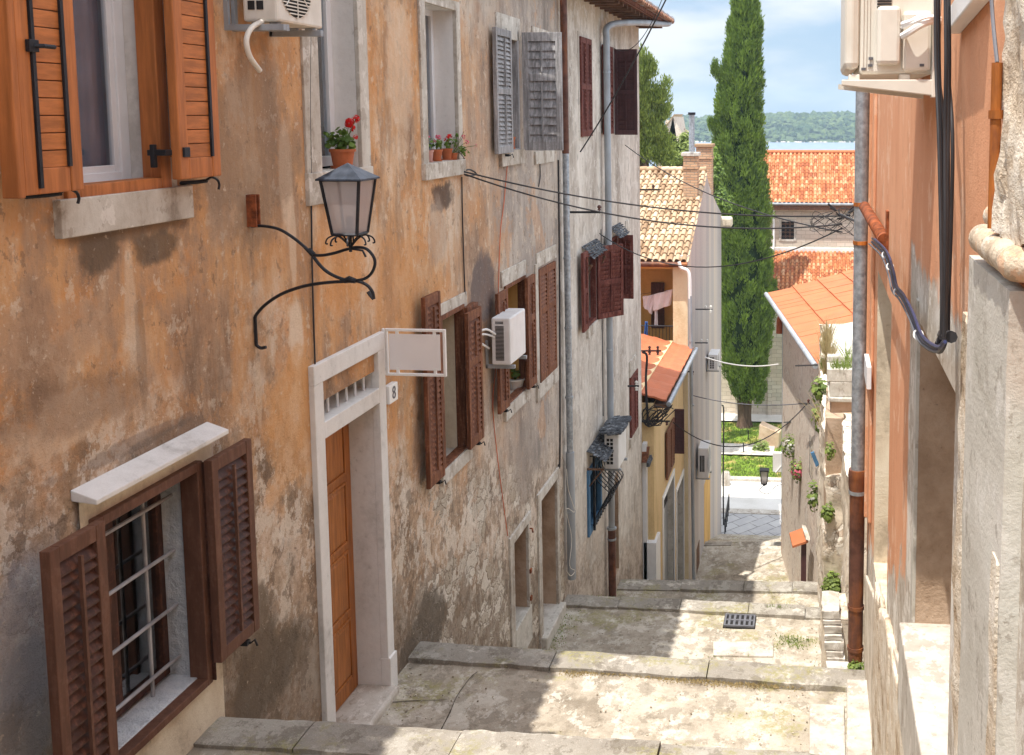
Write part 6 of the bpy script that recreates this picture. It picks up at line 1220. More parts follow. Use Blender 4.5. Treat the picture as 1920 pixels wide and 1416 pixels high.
# white stone stack beside the steps
stk = thing('stone_stack', 'rough stack of white stones at the edge of the steps by the brown pipe', 'stone stack', (.1, 12, -7))
y_ = 10.95
for k, (pxl, pxr, pt, pb_) in enumerate(((1541, 1574, 1146, 1160), (1543, 1576, 1164, 1172), (1546, 1578, 1175, 1189), (1547, 1579, 1191, 1202), (1545, 1582, 1204, 1220), (1549, 1581, 1223, 1232), (1550, 1584, 1235, 1247))):
    A_, B_ = atY(pxl, pt, y_ + .03 * (7 - k)), atY(pxr, pb_, y_ + .03 * (7 - k)); rough_box(Fr((0, A_.y, 0), (1, 0, 0), (0, -1, 0)), A_.x, B_.x, B_.z, A_.z, -.5, 0, 5, .012, 9, M['limestone'], 'stone', stk, k)
MB().box(Fr((0, y_, 0), (1, 0, 0), (0, -1, 0)), .12, .4, -8.2, atY(1560, 1153, 11.3).z, -.9, -.26).build('core', M['rub'], stk)
# stone house further down
P0, P1 = Vector((-1.02, 34.0, 0)), Vector((.30, 25.3, 0)); FS = Fr(P0, P1 - P0, Vector((P1 - P0).cross(Vector((0, 0, 1)))) * 1.0)
if FS.n.x > 0: FS.n = -FS.n
ls_ = (P1 - P0).length
HS = thing('stone_house', 'pinkish rubble stone house with a salmon sheet roof at the foot of the lane', 'house', tuple(P0 + Vector((0, 0, -14.5))))
zE_ = atY(1440, 553, 34).z
wall_holes(FS, 0, ls_, -17.6, zE_ + .08, [(6.2, 6.9, -9.6, -8.5, .2, M['dark'])], M['rubpink'], 'wall', HS)
vs = [FS.P(0, -17.6, -.01), FS.P(ls_, -17.6, -.01), FS.P(ls_, -17.6, -8), FS.P(0, -17.6, -8)]; mb = MB(); mb.hexa(vs + [v + Vector((0, 0, 17.6 + zE_ + .06)) for v in vs]); mb.build('end_walls', M['church'], HS)
e0 = Vector((-1.50, 34.15, zE_)); e1 = Vector((.10, 24.3, zE_)); inn = -FS.n; inn.z = 0
def rp(t_, u_): return e0.lerp(e1, t_) + inn * (u_) + Vector((0, 0, .27 * u_))
mb = MB(); nn, mm = 20, 10
for i in range(nn):
    for j in range(mm):
        a_ = rp(i / nn, j * .8 - .0); b_ = rp((i + .97) / nn, j * .8); c_ = rp((i + .97) / nn, j * .8 + .83); d_ = rp(i / nn, j * .8 + .83); l_ = Vector((0, 0, .05)); q_ = Vector((0, 0, U(-.008, .008)))
        mb.hexa([a_ + q_, b_ + q_, c_ - l_ + q_, d_ - l_ + q_, a_ + l_ + q_, b_ + l_ + q_, c_ + q_, d_ + q_])
rf = mb.build('roof', M['tilesalmon'], HS); gg = e0 + FS.n * .06 + Vector((0, 0, .0)); g2 = e1 + FS.n * .06; MB().tube([gg, g2], .07, 10).build('gutter', M['greypipe'], HS, smooth=True)
q_ = [atY(1471, py, 33.9) for py in (622, 975)]; xq = q_[0].x
pipe('drainpipe', 'blue-grey drainpipe on the far corner of the stone house, rusty at the foot', [([Vector((xq, 33.9, q_[0].z + .4)), Vector((xq, 33.9, atY(1471, 975, 33.9).z))], .075, 'greypipe', 'upper_pipe'), ([Vector((xq + .02, 33.9, atY(1471, 975, 33.9).z)), Vector((xq + .02, 33.9, z5 - .6))], .08, 'orangerust', 'lower_pipe')], [(Vector((xq, 33.9, atY(1471, 978, 33.9).z)), .09, 'greypipe'), (Vector((xq, 33.9, atY(1471, 760, 33.9).z)), .08, 'zinc')])
cs = lambda px, py, y: atY(px, py, y)
t = thing('door_canopy', 'little terracotta tiled canopy on a dark post against the rubble wall', 'canopy', tuple(cs(1500, 1030, 27))); A_, B_, C_, D_ = cs(1480, 1003, 27.6), cs(1507, 993, 27.6), cs(1515, 1018, 26.8), cs(1486, 1028, 26.8)
mb = MB(); mb.hexa([A_, B_, C_, D_] + [v + Vector((0, 0, .06)) for v in (A_, B_, C_, D_)]); mb.build('tiles', M['tilesalmon'], t); MB().box(Fr((0, 26.9, 0), (1, 0, 0), (0, -1, 0)), cs(1502, 1030, 26.9).x, cs(1512, 1030, 26.9).x, -13, C_.z - .02, -.1, 0).build('post', M['w_dark'], t)
MB().hexa([cs(1504, 988, 27.3), cs(1510, 990, 27.3), cs(1518, 1014, 26.75), cs(1511, 1012, 26.75), cs(1504, 984, 27.4), cs(1511, 986, 27.4), cs(1519, 1009, 26.8), cs(1511, 1007, 26.8)]).build('mortar_edge', M['limestone'], t)
def hang_plant(label, px, py, y, r, n, fl=None, pet='pinkpetal', group='plants hanging on the rubble wall', mat='weed', lr=.045, zs=1.5, name='hanging_plant'):
    c_ = atY(px, py, y); t = thing(name, label, 'plant', tuple(c_ - Vector((0, 0, r * zs))), group); mb = MB()
    for _ in range(n): v = rv(); p_ = Vector((v.x * r, v.y * r, v.z * r * zs)) * (R() ** .4); leaf(mb, c_ + p_, v + Vector((0, 0, .5)), lr * U(.6, 1.3))
    mb.build('leaves', M[mat], t)
    mb = MB()
    for k in range(5): v = rv() * r; mb.tube([c_ - Vector((0, 0, r * zs)), c_, c_ + Vector((v.x, v.y, abs(v.z)))], .006, 5)
    mb.build('stems', M[mat], t)
    if fl:
        mb = MB()
        for _ in range(fl): v = rv(); p_ = Vector((v.x * r, v.y * r - r * .3, v.z * r)) * .8; leaf(mb, c_ + p_, v, lr * .9, 5)
        mb.build('petals', M[pet], t)
    return t
hang_plant('plant with white flowers by the blue-grey downpipe', 1481, 836, 31, .26, 160, 60, 'whitepetal'); hang_plant('pink flowering plant hanging on the rubble wall', 1496, 882, 29.5, .26, 160, 60)
hang_plant('trailing green plant below the blue sign on the rubble wall', 1527, 930, 25.0, .20, 150, 8, 'whitepetal', zs=2.0); hang_plant('bright green weeds rooted high in the wall crack', 1540, 785, 24, .26, 150, None)
hang_plant('weedy bush growing from the wall foot beside the top of the steps', 1563, 1100, 14.25, .17, 300, None, zs=1.3, lr=.03); hang_plant('green weed at the foot of the brown drainpipe', 1608, 1256, ypd - .1, .11, 260, None, zs=.8, lr=.018, name='weed')
hang_plant('tuft of bright weed on the wall beside the terrace edge', 1537, 730, 19, .18, 120, None, zs=1.4); 
def grasses(label, pts, y, n, h, mat='drygrass', name='grass_tuft', lean=.5):
    mb = MB()
    for _ in range(n):
        px, py = random.choice(pts); b_ = atY(px + U(-7, 7), py + U(-3, 3), y + U(-.2, .2)); hh = h * U(.4, 1.2); d = Vector((U(-1, 1) * lean, U(-1, 1) * lean * .6, 1)) * hh; w = Vector((.003, .002, 0)) * y / 10
        m_ = b_ + d * .55 + Vector((0, 0, .08 * hh)); mb.add([b_ - w, b_ + w, m_ + w * .6, m_ - w * .6, b_ + d], [(0, 1, 2, 3), (3, 2, 4)])
    o = mb.build(name, M[mat]); tag(o, label, 'grass', 'grass tufts on the terrace'); return o
grasses('tall dry grass along the edge of the concrete slab', [(1552, 640), (1548, 660), (1555, 675), (1560, 690), (1550, 700)], 15.6, 420, .34); grasses('green grass growing with the dry stalks on the terrace', [(1550, 660), (1556, 690), (1545, 690)], 15.8, 200, .2, 'weed')
grasses('yellow-green weeds along the terrace cap', [(1565, 690), (1580, 691), (1590, 690)], 14.95, 150, .14, 'weed'); grasses('dry arching stalks hanging over the rubble wall', [(1548, 790), (1545, 800)], 21, 60, .6, 'drygrass', lean=1.3)
grasses('dark spiky leaves at the right end of the terrace', [(1590, 676)], 15.2, 40, .3, 'weed', lean=1)
slab_ = MB(); q_ = [cs(*p_, 24.9) for p_ in ((1520, 850), (1526, 848), (1536, 872), (1530, 876))]; slab_.hexa(q_ + [v + Vector((0, .08, 0)) for v in q_]); tag(slab_.build('wall_plaque', M['blue']), 'small blue plaque leaning on the shaded rubble wall', 'plaque')
q_ = cs(1496, 686, 27); insul_bar('rusty iron rail sticking out under the salmon roof edge', cs(1492, 686, 26), cs(1545, 684, 22), []); insul_bar('short iron bracket on the shaded stone wall', cs(1498, 757, 28), cs(1518, 757, 26.6), [(.9, 1)]); insul_bar('rusty iron stub at the blue-grey downpipe', cs(1470, 792, 33), cs(1492, 791, 31), [])
pb2 = thing('chimney_pot', 'broken terracotta tile ends at the roof corner of the stone house', 'tile', tuple(cs(1462, 615, 34))); MB().lathe(cs(1462, 625, 34), [(.0, 0), (.12, 0), (.10, .45), (.06, .55), (0, .55)], 10).build('tile', M['terra'], pb2, smooth=True)

hang_plant('small weed sprouting from the rubble wall above the white stone stack', 1552, 960, 14.3, .10, 120, None, zs=1.6, lr=.025)
hang_plant('ferny tuft in a crack of the rubble wall below the terrace', 1556, 845, 14.3, .08, 90, None, zs=1.8, lr=.022)
# ---------------------------------------------------------------- square, lawn, church
def sheet(name, x0, x1, y0, y1, z, mat, n=1, amp=0, label=None):
    mb = MB(); nx = max(1, int(n * (x1 - x0) / (y1 - y0))) if n > 1 else 1; vs = [(x0 + (x1 - x0) * i / nx, y0 + (y1 - y0) * j / n, z + (amp * mnoise.noise((i * .9, j * .9, 3)) if n > 1 else 0)) for j in range(n + 1) for i in range(nx + 1)]
    mb.add(vs, [(j * (nx + 1) + i, j * (nx + 1) + i + 1, (j + 1) * (nx + 1) + i + 1, (j + 1) * (nx + 1) + i) for j in range(n) for i in range(nx)]); return struct(mb.build(name, mat), label)
def flagmat():
    g = G('square_flagstones'); p = g.sep(); u = g.math('ADD', g.math('MULTIPLY', p[0], .75), g.math('MULTIPLY', p[1], .66)); v = g.math('SUBTRACT', g.math('MULTIPLY', p[0], .75), g.math('MULTIPLY', p[1], .66))
    b = g.nd('ShaderNodeTexBrick'); g.put(b.inputs['Vector'], g.comb(u, v, 0)); b.inputs['Scale'].default_value = 1; b.inputs['Brick Width'].default_value = 1.1; b.inputs['Row Height'].default_value = .55; b.inputs['Mortar Size'].default_value = .02
    b.inputs['Color1'].default_value = (.34, .33, .33, 1); b.inputs['Color2'].default_value = (.44, .43, .42, 1); b.inputs['Mortar'].default_value = (.14, .13, .12, 1); n = g.noise(3, 6, .6)
    return g.done(g.mix(g.math('MULTIPLY', g.step(n, .45, .65), .4), b.outputs[0], (.5, .48, .45)), .8, g.bump(b.outputs['Fac'], -.3, .01))
M['flag'] = flagmat()
def lawn():
    g = G('lawn'); n = g.noise(.8, 6, .6); f = g.noise(9, 6, .7); c = g.mix(g.step(f, .35, .65), (.09, .17, .02), (.22, .30, .04)); c = g.mix(g.math('MULTIPLY', g.step(n, .52, .62), .8), c, (.42, .29, .12)); return g.done(c, .95, g.bump(f, .6, .05), 0, .1)
M['lawn'] = lawn(); M['earth'] = render_coat('bare_ground', [(.20, .16, .10), (.30, .25, .16), (.36, .31, .22)], 1, .3, .3, .4)
M['white_pave'] = render_coat('pale_promenade', [(.56, .53, .48), (.64, .61, .56), (.70, .67, .62)], 1, .8, .2, .1)
zat = lambda px, py, z=ZSQ: atZ(px, py, z)
yk1 = zat(1410, 964).y; yk2 = zat(1410, 904).y; yk3 = zat(1410, 854).y; yk4 = zat(1410, 836).y; yk5 = zat(1410, 798).y
print('square', yk1, yk2, yk3, yk4, yk5)
sheet('ground', -400, 400, 24, 140, ZSQ - .05 - 1.0, M['earth'], label='ground under and beyond the town'); 
mb = MB(); mb.add([(-400, 24, ZSQ - 1.05), (400, 24, ZSQ - 1.05), (400, -60, 0 - 2.6), (-400, -60, -2.6)], [(3, 2, 1, 0)])
mb = MB(); mb.add([(-60, 36, ZSQ - .06), (60, 36, ZSQ - .06), (60, 120, ZSQ - .06), (-60, 120, ZSQ - .06)], [(0, 1, 2, 3)]); struct(mb.build('square_base', M['earth']), 'ground of the square round the church')
sheet('square_pavement', -4.6, 8, 40.2, yk1, ZSQ + .0, M['flag'], label='bluish flagstones of the little square, laid on the diagonal')
mb = MB(); mb.box(Fr((0, 0, 0), (1, 0, 0), (0, 1, 0)), -12, 12, ZSQ - .1, ZSQ + .03, yk1, yk1 + .5); struct(mb.build('kerb', M['limestone'], bevel=.02), 'pale kerb between flagstones and promenade')
sheet('promenade', -14, 12, yk1 + .5, yk2, ZSQ + .012, M['white_pave'], label='white sunlit promenade in front of the lawn')
mb = MB(); mb.box(Fr((0, 0, 0), (1, 0, 0), (0, 1, 0)), -14, 12, ZSQ - .1, ZSQ + .14, yk2, yk2 + .35); struct(mb.build('kerb', M['limestone'], bevel=.02), 'pale kerb along the edge of the lawn')
sheet('lawn', -14, 12, yk2 + .35, 59, ZSQ + .06, M['lawn'], 40, .1, 'short green lawn with dry patches by the church')
sheet('lawn_path', -14, -1.9, yk3 - .4, yk4 - .2, ZSQ + .16, M['limestone'], label='pale path crossing the lawn'); sheet('church_walk', -14, 12, yk5 + .2, yk5 + 1.6, ZSQ + .17, M['white_pave'], label='pale walk along the church wall')
mb = MB()
for _ in range(9000):
    x = U(-5, .5); y = U(yk2 + .4, yk5); 
    if yk3 - .5 < y < yk4 - .1 and x < -1.8: continue
    a = U(0, 6.28); d = Vector((math.cos(a), math.sin(a), 0)) * .03; p_ = Vector((x, y, ZSQ + .06)); h = U(.05, .13); l_ = Vector((U(-.05, .05), U(-.05, .05), h)); mb.add([p_ - d, p_ + d, p_ + l_], [(0, 1, 2)])
o = mb.build('lawn_grass', M['weed']); tag(o, 'short blades of grass standing on the lawn', 'grass', kind='stuff')
# memorial stone, posts, lamp, box
st = thing('memorial_stone', 'slanting pinkish stone block standing on the lawn', 'stone', tuple(zat(1440, 838, ZSQ + .1)))
ym = zat(1440, 842).y; qm = lambda px, py: atY(px, py, ym); o4 = [qm(1421, 836), qm(1460, 846), qm(1461, 812), qm(1446, 806), qm(1424, 796)]; mb = MB(); mb.add(o4 + [v + Vector((.1, .7, 0)) for v in o4], [(4, 3, 2, 1, 0), (5, 6, 7, 8, 9)] + [(i, (i + 1) % 5, (i + 1) % 5 + 5, i + 5) for i in range(5)]); mb.build('block', render_coat('pink_stone', [(.44, .30, .20), (.58, .42, .28), (.66, .52, .38)], 1, 2, .4, .6), st, bevel=.03)
bl = thing('bollard', 'white stone bollard at the left edge of the promenade', 'bollard', tuple(zat(1361, 908))); yb_ = zat(1361, 908).y; MB().lathe(zat(1361, 910), [(.22, 0), (.2, .5), (.16, .62), (.0, .68)], 14).build('post', M['limestone'], bl, smooth=True)
for (px, pt, pb_) in ((1394, 830, 850), (1403, 806, 824)):
    b_ = zat(px, pb_, ZSQ + .1); MB().tube([b_, atY(px, pt, b_.y)], .03, 6)
    o = MB().tube([b_, atY(px, pt, b_.y)], .03, 6).build('post', M['black'], smooth=True); tag(o, 'thin dark post on the lawn by the path' if px == 1394 else 'thin dark post on the lawn behind the path', 'post')
yl2 = 27.5; fl = thing('lamp', 'black wall flood lantern hanging over the promenade on the stone house', 'lamp', tuple(atY(1433, 908, 34))); c_ = atY(1433, 905, 34); w = .19
mb = MB(); cz = c_.z; tpz = atY(1433, 882, 34).z; c4 = lambda w_, z: [Vector((c_.x + sx * w_, c_.y + sy * w_, z)) for sx, sy in ((-1, -1), (1, -1), (1, 1), (-1, 1))]
a4, b4_ = c4(.09, cz), c4(.13, tpz); mb.hexa(a4 + b4_); mb.build('glass', M['frost'], fl); mb = MB()
for k in range(4): mb.tube([a4[k], b4_[k]], .016, 5)
mb.hexa(c4(.16, tpz) + c4(.15, tpz + .04)); mb.hexa(c4(.10, cz - .04) + c4(.10, cz)); mb.tube([Vector((c_.x, c_.y, cz - .1)), Vector((c_.x, c_.y, cz))], .05, 8); mb.build('frame', M['black'], fl)
MB().tube(smoothpath([Vector((c_.x, c_.y, cz - .08)), atY(1424, 920, 34), atY(1440, 926, 34), atY(1455, 912, 34), atY(1468, 908, 34)]), .012, 6).build('bracket', M['black'], fl, smooth=True)
bx = thing('meter_box', 'white utility box fixed beside the blue-grey drainpipe', 'utility box', tuple(atY(1456, 884, 34.2))); A_, B_ = atY(1449, 849, 34.3), atY(1467, 886, 34.3); MB().box(Fr((0, 34.3, 0), (1, 0, 0), (0, -1, 0)), A_.x, B_.x, B_.z, A_.z, -.15, 0).build('box', M['signf'], bx, bevel=.02); MB().tube([atY(1455, 886, 34.25), atY(1467, 872, 34.2)], .04, 6).build('arm', M['signf'], bx)
rl = thing('railing', 'short dark iron railing at the corner of the gabled house', 'railing', tuple(zat(1362, 1010))); mb = MB()
for k in range(6): p_ = zat(1359 + k * 1.6, 1008 - k * 10); mb.tube([p_, p_ + Vector((0, 0, .75))], .02, 5)
p_, q_ = zat(1359, 1008), zat(1367, 958); mb.tube([p_ + Vector((0, 0, .75)), q_ + Vector((0, 0, .75))], .022, 5); mb.tube([p_ + Vector((0, 0, .4)), q_ + Vector((0, 0, .4))], .018, 5); mb.build('bars', M['black'], rl)
# church
YW = yk5 + 1.6; CH = thing('church', 'old stone church with two tiers of orange tiled roof behind the cypress', 'church', (2, YW, ZSQ)); fw = Fr((0, YW, 0), (1, 0, 0), (0, -1, 0))
qc = lambda px, py, y=YW: atY(px, py, y); XC0 = -9.0; XC1 = 14.0; za = atY(1500, 541, YW).z + .0
MB().box(fw, XC0, XC1, ZSQ - .2, za, -3.8, 0).build('aisle_wall', M['church'], CH)
for px in (1444, 1383): x = qc(px, 700).x; MB().box(fw, x - .12, x + .12, ZSQ, za, 0, .15).build('pilaster', M['church'], CH)
YN = YW + 3.6; zl = atY(1500, 472, YN).z; s_ = Vector((0, -(YN - YW + .35), za - .1 - zl)); L_ = s_.length; nr = 12
tile_field((qc(1405, 470, YN).x, YN, zl + .05), (1, 0, 0), s_.normalized(), 44, nr, .24, L_ / nr, M['tileorange'], 'aisle_roof', CH, hgt=.085, lift=.03, segs=5)
xr0 = qc(1405, 470, YN).x; mb = MB(); mb.quad((XC0, YN, zl), (XC0, YW - .35, za - .12), (XC1, YW - .35, za - .12), (XC1, YN, zl)); mb.build('roof_boards', M['soffit'], CH, solid=.06)
fn_ = Fr((0, YN, 0), (1, 0, 0), (0, -1, 0)); ze = atY(1500, 378, YN).z; wx = qc(1477, 432, YN); xl_ = qc(1412, 400, YN).x
wall_holes(fn_, xl_, XC1, zl - .4, ze + .1, [(wx.x - .36, wx.x + .36, wx.z - .52, wx.z + .5, .3, M['limestone'])], M['church'], 'nave_wall', CH)
MB().box(fn_, xl_, XC1, ZSQ, ze, -9, -.32).build('nave', M['church'], CH)
mb = MB(); mb.box(fn_, wx.x - .5, wx.x - .36, wx.z - .6, wx.z + .6, -.02, .04); mb.box(fn_, wx.x + .36, wx.x + .5, wx.z - .6, wx.z + .6, -.02, .04); mb.box(fn_, wx.x - .36, wx.x + .36, wx.z + .5, wx.z + .62, -.02, .041); mb.box(fn_, wx.x - .36, wx.x + .36, wx.z - .64, wx.z - .52, -.02, .041); ww = mb.build('window', M['limestone'], CH); ww['label'] = 'church window with interlaced round grille'
mb = MB()
for i in range(-1, 2):
    for j in range(-2, 3): c_ = fn_.P(wx.x + i * .25, wx.z + j * .24, -.05); mb.tube([c_ + Vector((.16 * math.cos(k * .5236), 0, .16 * math.sin(k * .5236))) for k in range(13)], .018, 5)
mb.build('grille', M['w_plank'], ww); MB().box(fn_, wx.x - .36, wx.x + .36, wx.z - .52, wx.z + .5, -.31, -.2).build('pane', M['dark'], ww)
MB().box(fn_, xl_ - .1, XC1, zl - .02, zl + .24, -.02, .14).build('stone_ledge', M['white_plaster'], CH, bevel=.02)
YRG = YN + 4.2; zrg = atY(1500, 284, YRG).z - .1; s_ = Vector((0, -(YRG - YN + .5), ze - .05 - zrg)); L_ = s_.length; nr = 14; xs = qc(1418, 300, YN).x
tile_field((xs, YRG, zrg + .0), (1, 0, 0), s_.normalized(), 44, nr, .25, L_ / nr, M['tileorange'], 'nave_roof', CH, hgt=.09, lift=.03, segs=5)
mb = MB(); mb.quad((xs, YRG, zrg - .03), (xs, YN - .5, ze - .1), (XC1, YN - .5, ze - .1), (XC1, YRG, zrg - .03)); mb.quad((XC1, YRG, zrg - .03), (XC1, YRG + 5, ze - .3), (xs, YRG + 5, ze - .3), (xs, YRG, zrg - .03)); mb.build('roof_boards', M['soffit'], CH, solid=.06)
mb = MB(); mb.tube([(xs, YRG, zrg + .06), (XC1, YRG, zrg + .06)], .14, 10); mb.build('ridge_tiles', M['tilesalmon'], CH, smooth=True)
mb = MB(); mb.tube([(xs, YN - .52, ze - .1), (XC1, YN - .52, ze - .1)], .08, 8); mb.build('gutter', M['greypipe'], CH, smooth=True); MB().box(fn_, xs, XC1, ze - .45, ze - .12, -.02, .42).build('eaves_beam', M['soffit'], CH)
mb = MB(); x = qc(1451, 400, YN).x; mb.tube([(x, YN - .12, ze - .2), (x, YN - .12, zl + .25), (x - .2, YN - .9, zl - .5), (x - .22, YN - 1, zl - .7)], .055, 8); mb.build('drainpipe', M['signf'], CH, smooth=True)
# distant pale gable house
q7 = lambda px, py, y=75: atY(px, py, y)
HG = thing('distant_house', 'small pinkish stone gable with a pale roof among the trees', 'house', tuple(q7(1260, 290))); mb = MB(); A_, B_, C_, D_ = q7(1262, 219), q7(1280, 252), q7(1280, 330), q7(1236, 330)
mb.add([A_, B_, C_, D_, A_ + Vector((-1.2, 5, -.2)), B_ + Vector((.2, 5, 0)), C_ + Vector((.2, 5, 0)), D_ + Vector((-1, 5, 0))], [(3, 2, 1, 0), (1, 2, 6, 5), (4, 5, 6, 7)]); mb.build('gable_wall', M['rubpink'], HG); e_ = q7(1232, 258); mb = MB(); mb.hexa([A_ + Vector((0, -.2, 0)), e_ + Vector((0, -.2, 0)), e_ + Vector((0, 5, 0)), A_ + Vector((0, 5, 0))] + [v + Vector((.1, 0, .18)) for v in (A_ + Vector((0, -.2, 0)), e_ + Vector((0, -.2, 0)), e_ + Vector((0, 5, 0)), A_ + Vector((0, 5, 0)))]); mb.build('roof', M['tilepale'], HG)
MB().hexa([A_, e_, q7(1236, 340), C_] + [v + Vector((0, 6, 0)) for v in (A_, e_, q7(1236, 340), C_)]).build('front_wall', M['rubpink'], HG)
# ---------------------------------------------------------------- trees
def crown(centers, per, mat, name, parent, leaf_s=(.05, .12), tuft=.28, upbias=.7, seed=1, spray=0):
    rng = np.random.default_rng(seed); C = np.array([c[:3] for c in centers]); O = np.array([c[3:6] for c in centers]); S = np.array([c[6] for c in centers]); n = len(C)
    cr = np.repeat(rng.random(n), per); Cn = np.repeat(C, per, 0); On = np.repeat(O, per, 0); Sn = np.repeat(S, per)[:, None]
    v = rng.normal(size=(n * per, 3)); v /= np.linalg.norm(v, axis=1)[:, None]; r = rng.random((n * per, 1)) ** .45
    P = Cn + v * r * tuft * Sn * np.array([1, 1, 1.25 if not spray else 1.7]) + On * .05
    nrm = v * .8 + On * .7 + np.array([0, 0, upbias]); nrm /= np.linalg.norm(nrm, axis=1)[:, None]
    a = rng.normal(size=nrm.shape); t = np.cross(nrm, a); t /= np.linalg.norm(t, axis=1)[:, None]; b = np.cross(nrm, t)
    if spray:
        t = v * .55 + On * .5 + np.array([0, 0, 1.3]) + rng.normal(size=nrm.shape) * .25; t /= np.linalg.norm(t, axis=1)[:, None]; b = np.cross(t, nrm + rng.normal(size=nrm.shape) * .5); b /= np.linalg.norm(b, axis=1)[:, None]
    s = rng.uniform(*leaf_s, size=(n * per, 1)) * Sn; el = rng.uniform(.35, .6, size=(n * per, 1)) * (.62 if spray else 1)
    V = np.stack([P - t * s, P - b * s * el, P + t * s, P + b * s * el], 1).reshape(-1, 3)
    off = np.array(parent.location) if parent else 0; V = V - off; nf = n * per
    me = bpy.data.meshes.new(name); me.vertices.add(len(V)); me.vertices.foreach_set('co', V.ravel()); me.loops.add(nf * 4); me.loops.foreach_set('vertex_index', np.arange(nf * 4)); me.polygons.add(nf); me.polygons.foreach_set('loop_start', np.arange(nf) * 4); me.polygons.foreach_set('loop_total', np.full(nf, 4)); me.update()
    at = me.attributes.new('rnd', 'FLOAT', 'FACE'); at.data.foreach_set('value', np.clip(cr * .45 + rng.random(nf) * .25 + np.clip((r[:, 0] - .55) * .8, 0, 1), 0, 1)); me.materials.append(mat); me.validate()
    o = bpy.data.objects.new(name, me); COL.objects.link(o); o.parent = parent; return o
YT = zat(1396, 802).y; prof_ = [(-95, 1390, 1404), (-60, 1384, 1408), (0, 1377, 1412), (60, 1366, 1418), (110, 1360, 1421), (160, 1350, 1423), (220, 1345, 1428), (300, 1338, 1431), (400, 1340, 1438), (500, 1346, 1444), (580, 1348, 1446), (640, 1350, 1441), (690, 1358, 1436), (725, 1372, 1430), (745, 1384, 1424)]
TR = thing('cypress_tree', 'tall dense cypress with a columnar crown on the lawn before the church', 'tree', tuple(Vector((atY(1396, 802, YT).x, YT, ZSQ))))
random.seed(3); cen = []
prof_ = [(a_, b_ - 1, c_ + 5) for a_, b_, c_ in prof_]
def pf(py):
    for (a, l0, r0), (b, l1, r1_) in zip(prof_, prof_[1:]):
        if a <= py <= b: f = (py - a) / (b - a); return l0 + (l1 - l0) * f, r0 + (r1_ - r0) * f
for _ in range(2700):
    py = U(-95, 745); l_, r_ = pf(py); q_ = atY((l_ + r_) / 2, py, YT); rad = (r_ - l_) / 2 * YT / 2000 - .02; an = U(0, 6.2832)
    lump = .10 * mnoise.noise((math.cos(an) * 1.5, math.sin(an) * 1.5, q_.z * .9)) * 4 * .5; rr_ = max(.05, rad * U(.74, 1.0) + lump); o_ = Vector((math.cos(an), math.sin(an), .35)); cen.append((q_.x + math.cos(an) * rr_, YT + math.sin(an) * rr_, q_.z, *o_, U(.7, 1.25)))
for (px, py, n) in ((1343, 128, 14), (1349, 140, 12), (1339, 235, 26), (1340, 290, 20)):
    for _ in range(n): q_ = atY(px + U(-6, 6), py + U(-10, 10), YT); cen.append((q_.x, YT - .3, q_.z, -.6, -.6, .4, .8))
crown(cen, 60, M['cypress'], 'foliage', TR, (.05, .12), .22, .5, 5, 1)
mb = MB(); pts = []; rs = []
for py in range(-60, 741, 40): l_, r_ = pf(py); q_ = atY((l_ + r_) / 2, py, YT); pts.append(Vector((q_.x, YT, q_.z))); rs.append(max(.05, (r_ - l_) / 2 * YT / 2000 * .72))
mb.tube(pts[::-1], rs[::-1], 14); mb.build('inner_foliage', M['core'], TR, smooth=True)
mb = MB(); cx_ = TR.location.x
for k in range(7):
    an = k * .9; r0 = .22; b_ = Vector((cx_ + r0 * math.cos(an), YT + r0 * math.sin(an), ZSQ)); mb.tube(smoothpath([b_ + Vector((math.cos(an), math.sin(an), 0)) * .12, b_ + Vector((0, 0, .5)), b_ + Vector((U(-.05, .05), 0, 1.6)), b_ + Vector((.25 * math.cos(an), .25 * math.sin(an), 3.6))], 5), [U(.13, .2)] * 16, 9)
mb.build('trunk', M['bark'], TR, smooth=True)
# juniper left
YJ = 47; TJ = thing('juniper_tree', 'bushy light green conifer behind the pale tiled roof', 'tree', tuple(atY(1212, 330, YJ) + Vector((0, 0, -9)))); cen = []
def blobs(lst, y, n):
    for (px, py, rx, ry) in lst:
        for _ in range(int(n * rx * ry / 150)):
            v = rv(); p_ = atY(px + v.x * rx * R() ** .3, py + v.z * ry * R() ** .3, y + v.y * rx * y / 2000 * .8); cen.append((p_.x, p_.y, p_.z, v.x, v.y - .3, abs(v.z), U(.7, 1.15)))
blobs([(1204, 105, 8, 14), (1214, 122, 12, 14), (1224, 130, 8, 9), (1206, 140, 14, 16), (1203, 175, 16, 20), (1222, 168, 8, 8), (1214, 195, 14, 12), (1248, 158, 8, 7), (1240, 175, 9, 9), (1246, 182, 10, 8), (1236, 190, 10, 10), (1252, 205, 10, 7), (1240, 212, 10, 8), (1230, 225, 14, 12), (1208, 220, 18, 22), (1215, 250, 24, 20), (1240, 255, 14, 12), (1250, 272, 14, 12), (1218, 285, 26, 18), (1244, 295, 18, 14), (1190, 200, 20, 60), (1190, 280, 20, 40)], YJ, 26)
crown(cen, 40, M['pine'], 'foliage', TJ, (.045, .11), .22, .6, 8, 1)
mb = MB(); b_ = TJ.location.copy(); mb.tube([b_, atY(1206, 250, YJ), atY(1206, 130, YJ)], [.35, .22, .06], 8)
for (a, c_) in (((1208, 260), (1238, 190)), ((1238, 190), (1247, 160)), ((1210, 240), (1250, 206)), ((1208, 290), (1246, 270)), ((1206, 180), (1222, 166)), ((1206, 200), (1190, 150))): mb.tube([atY(*a, YJ), atY(*c_, YJ)], [.10, .03], 6)
mb.build('trunk', M['bark'], TJ, smooth=True)
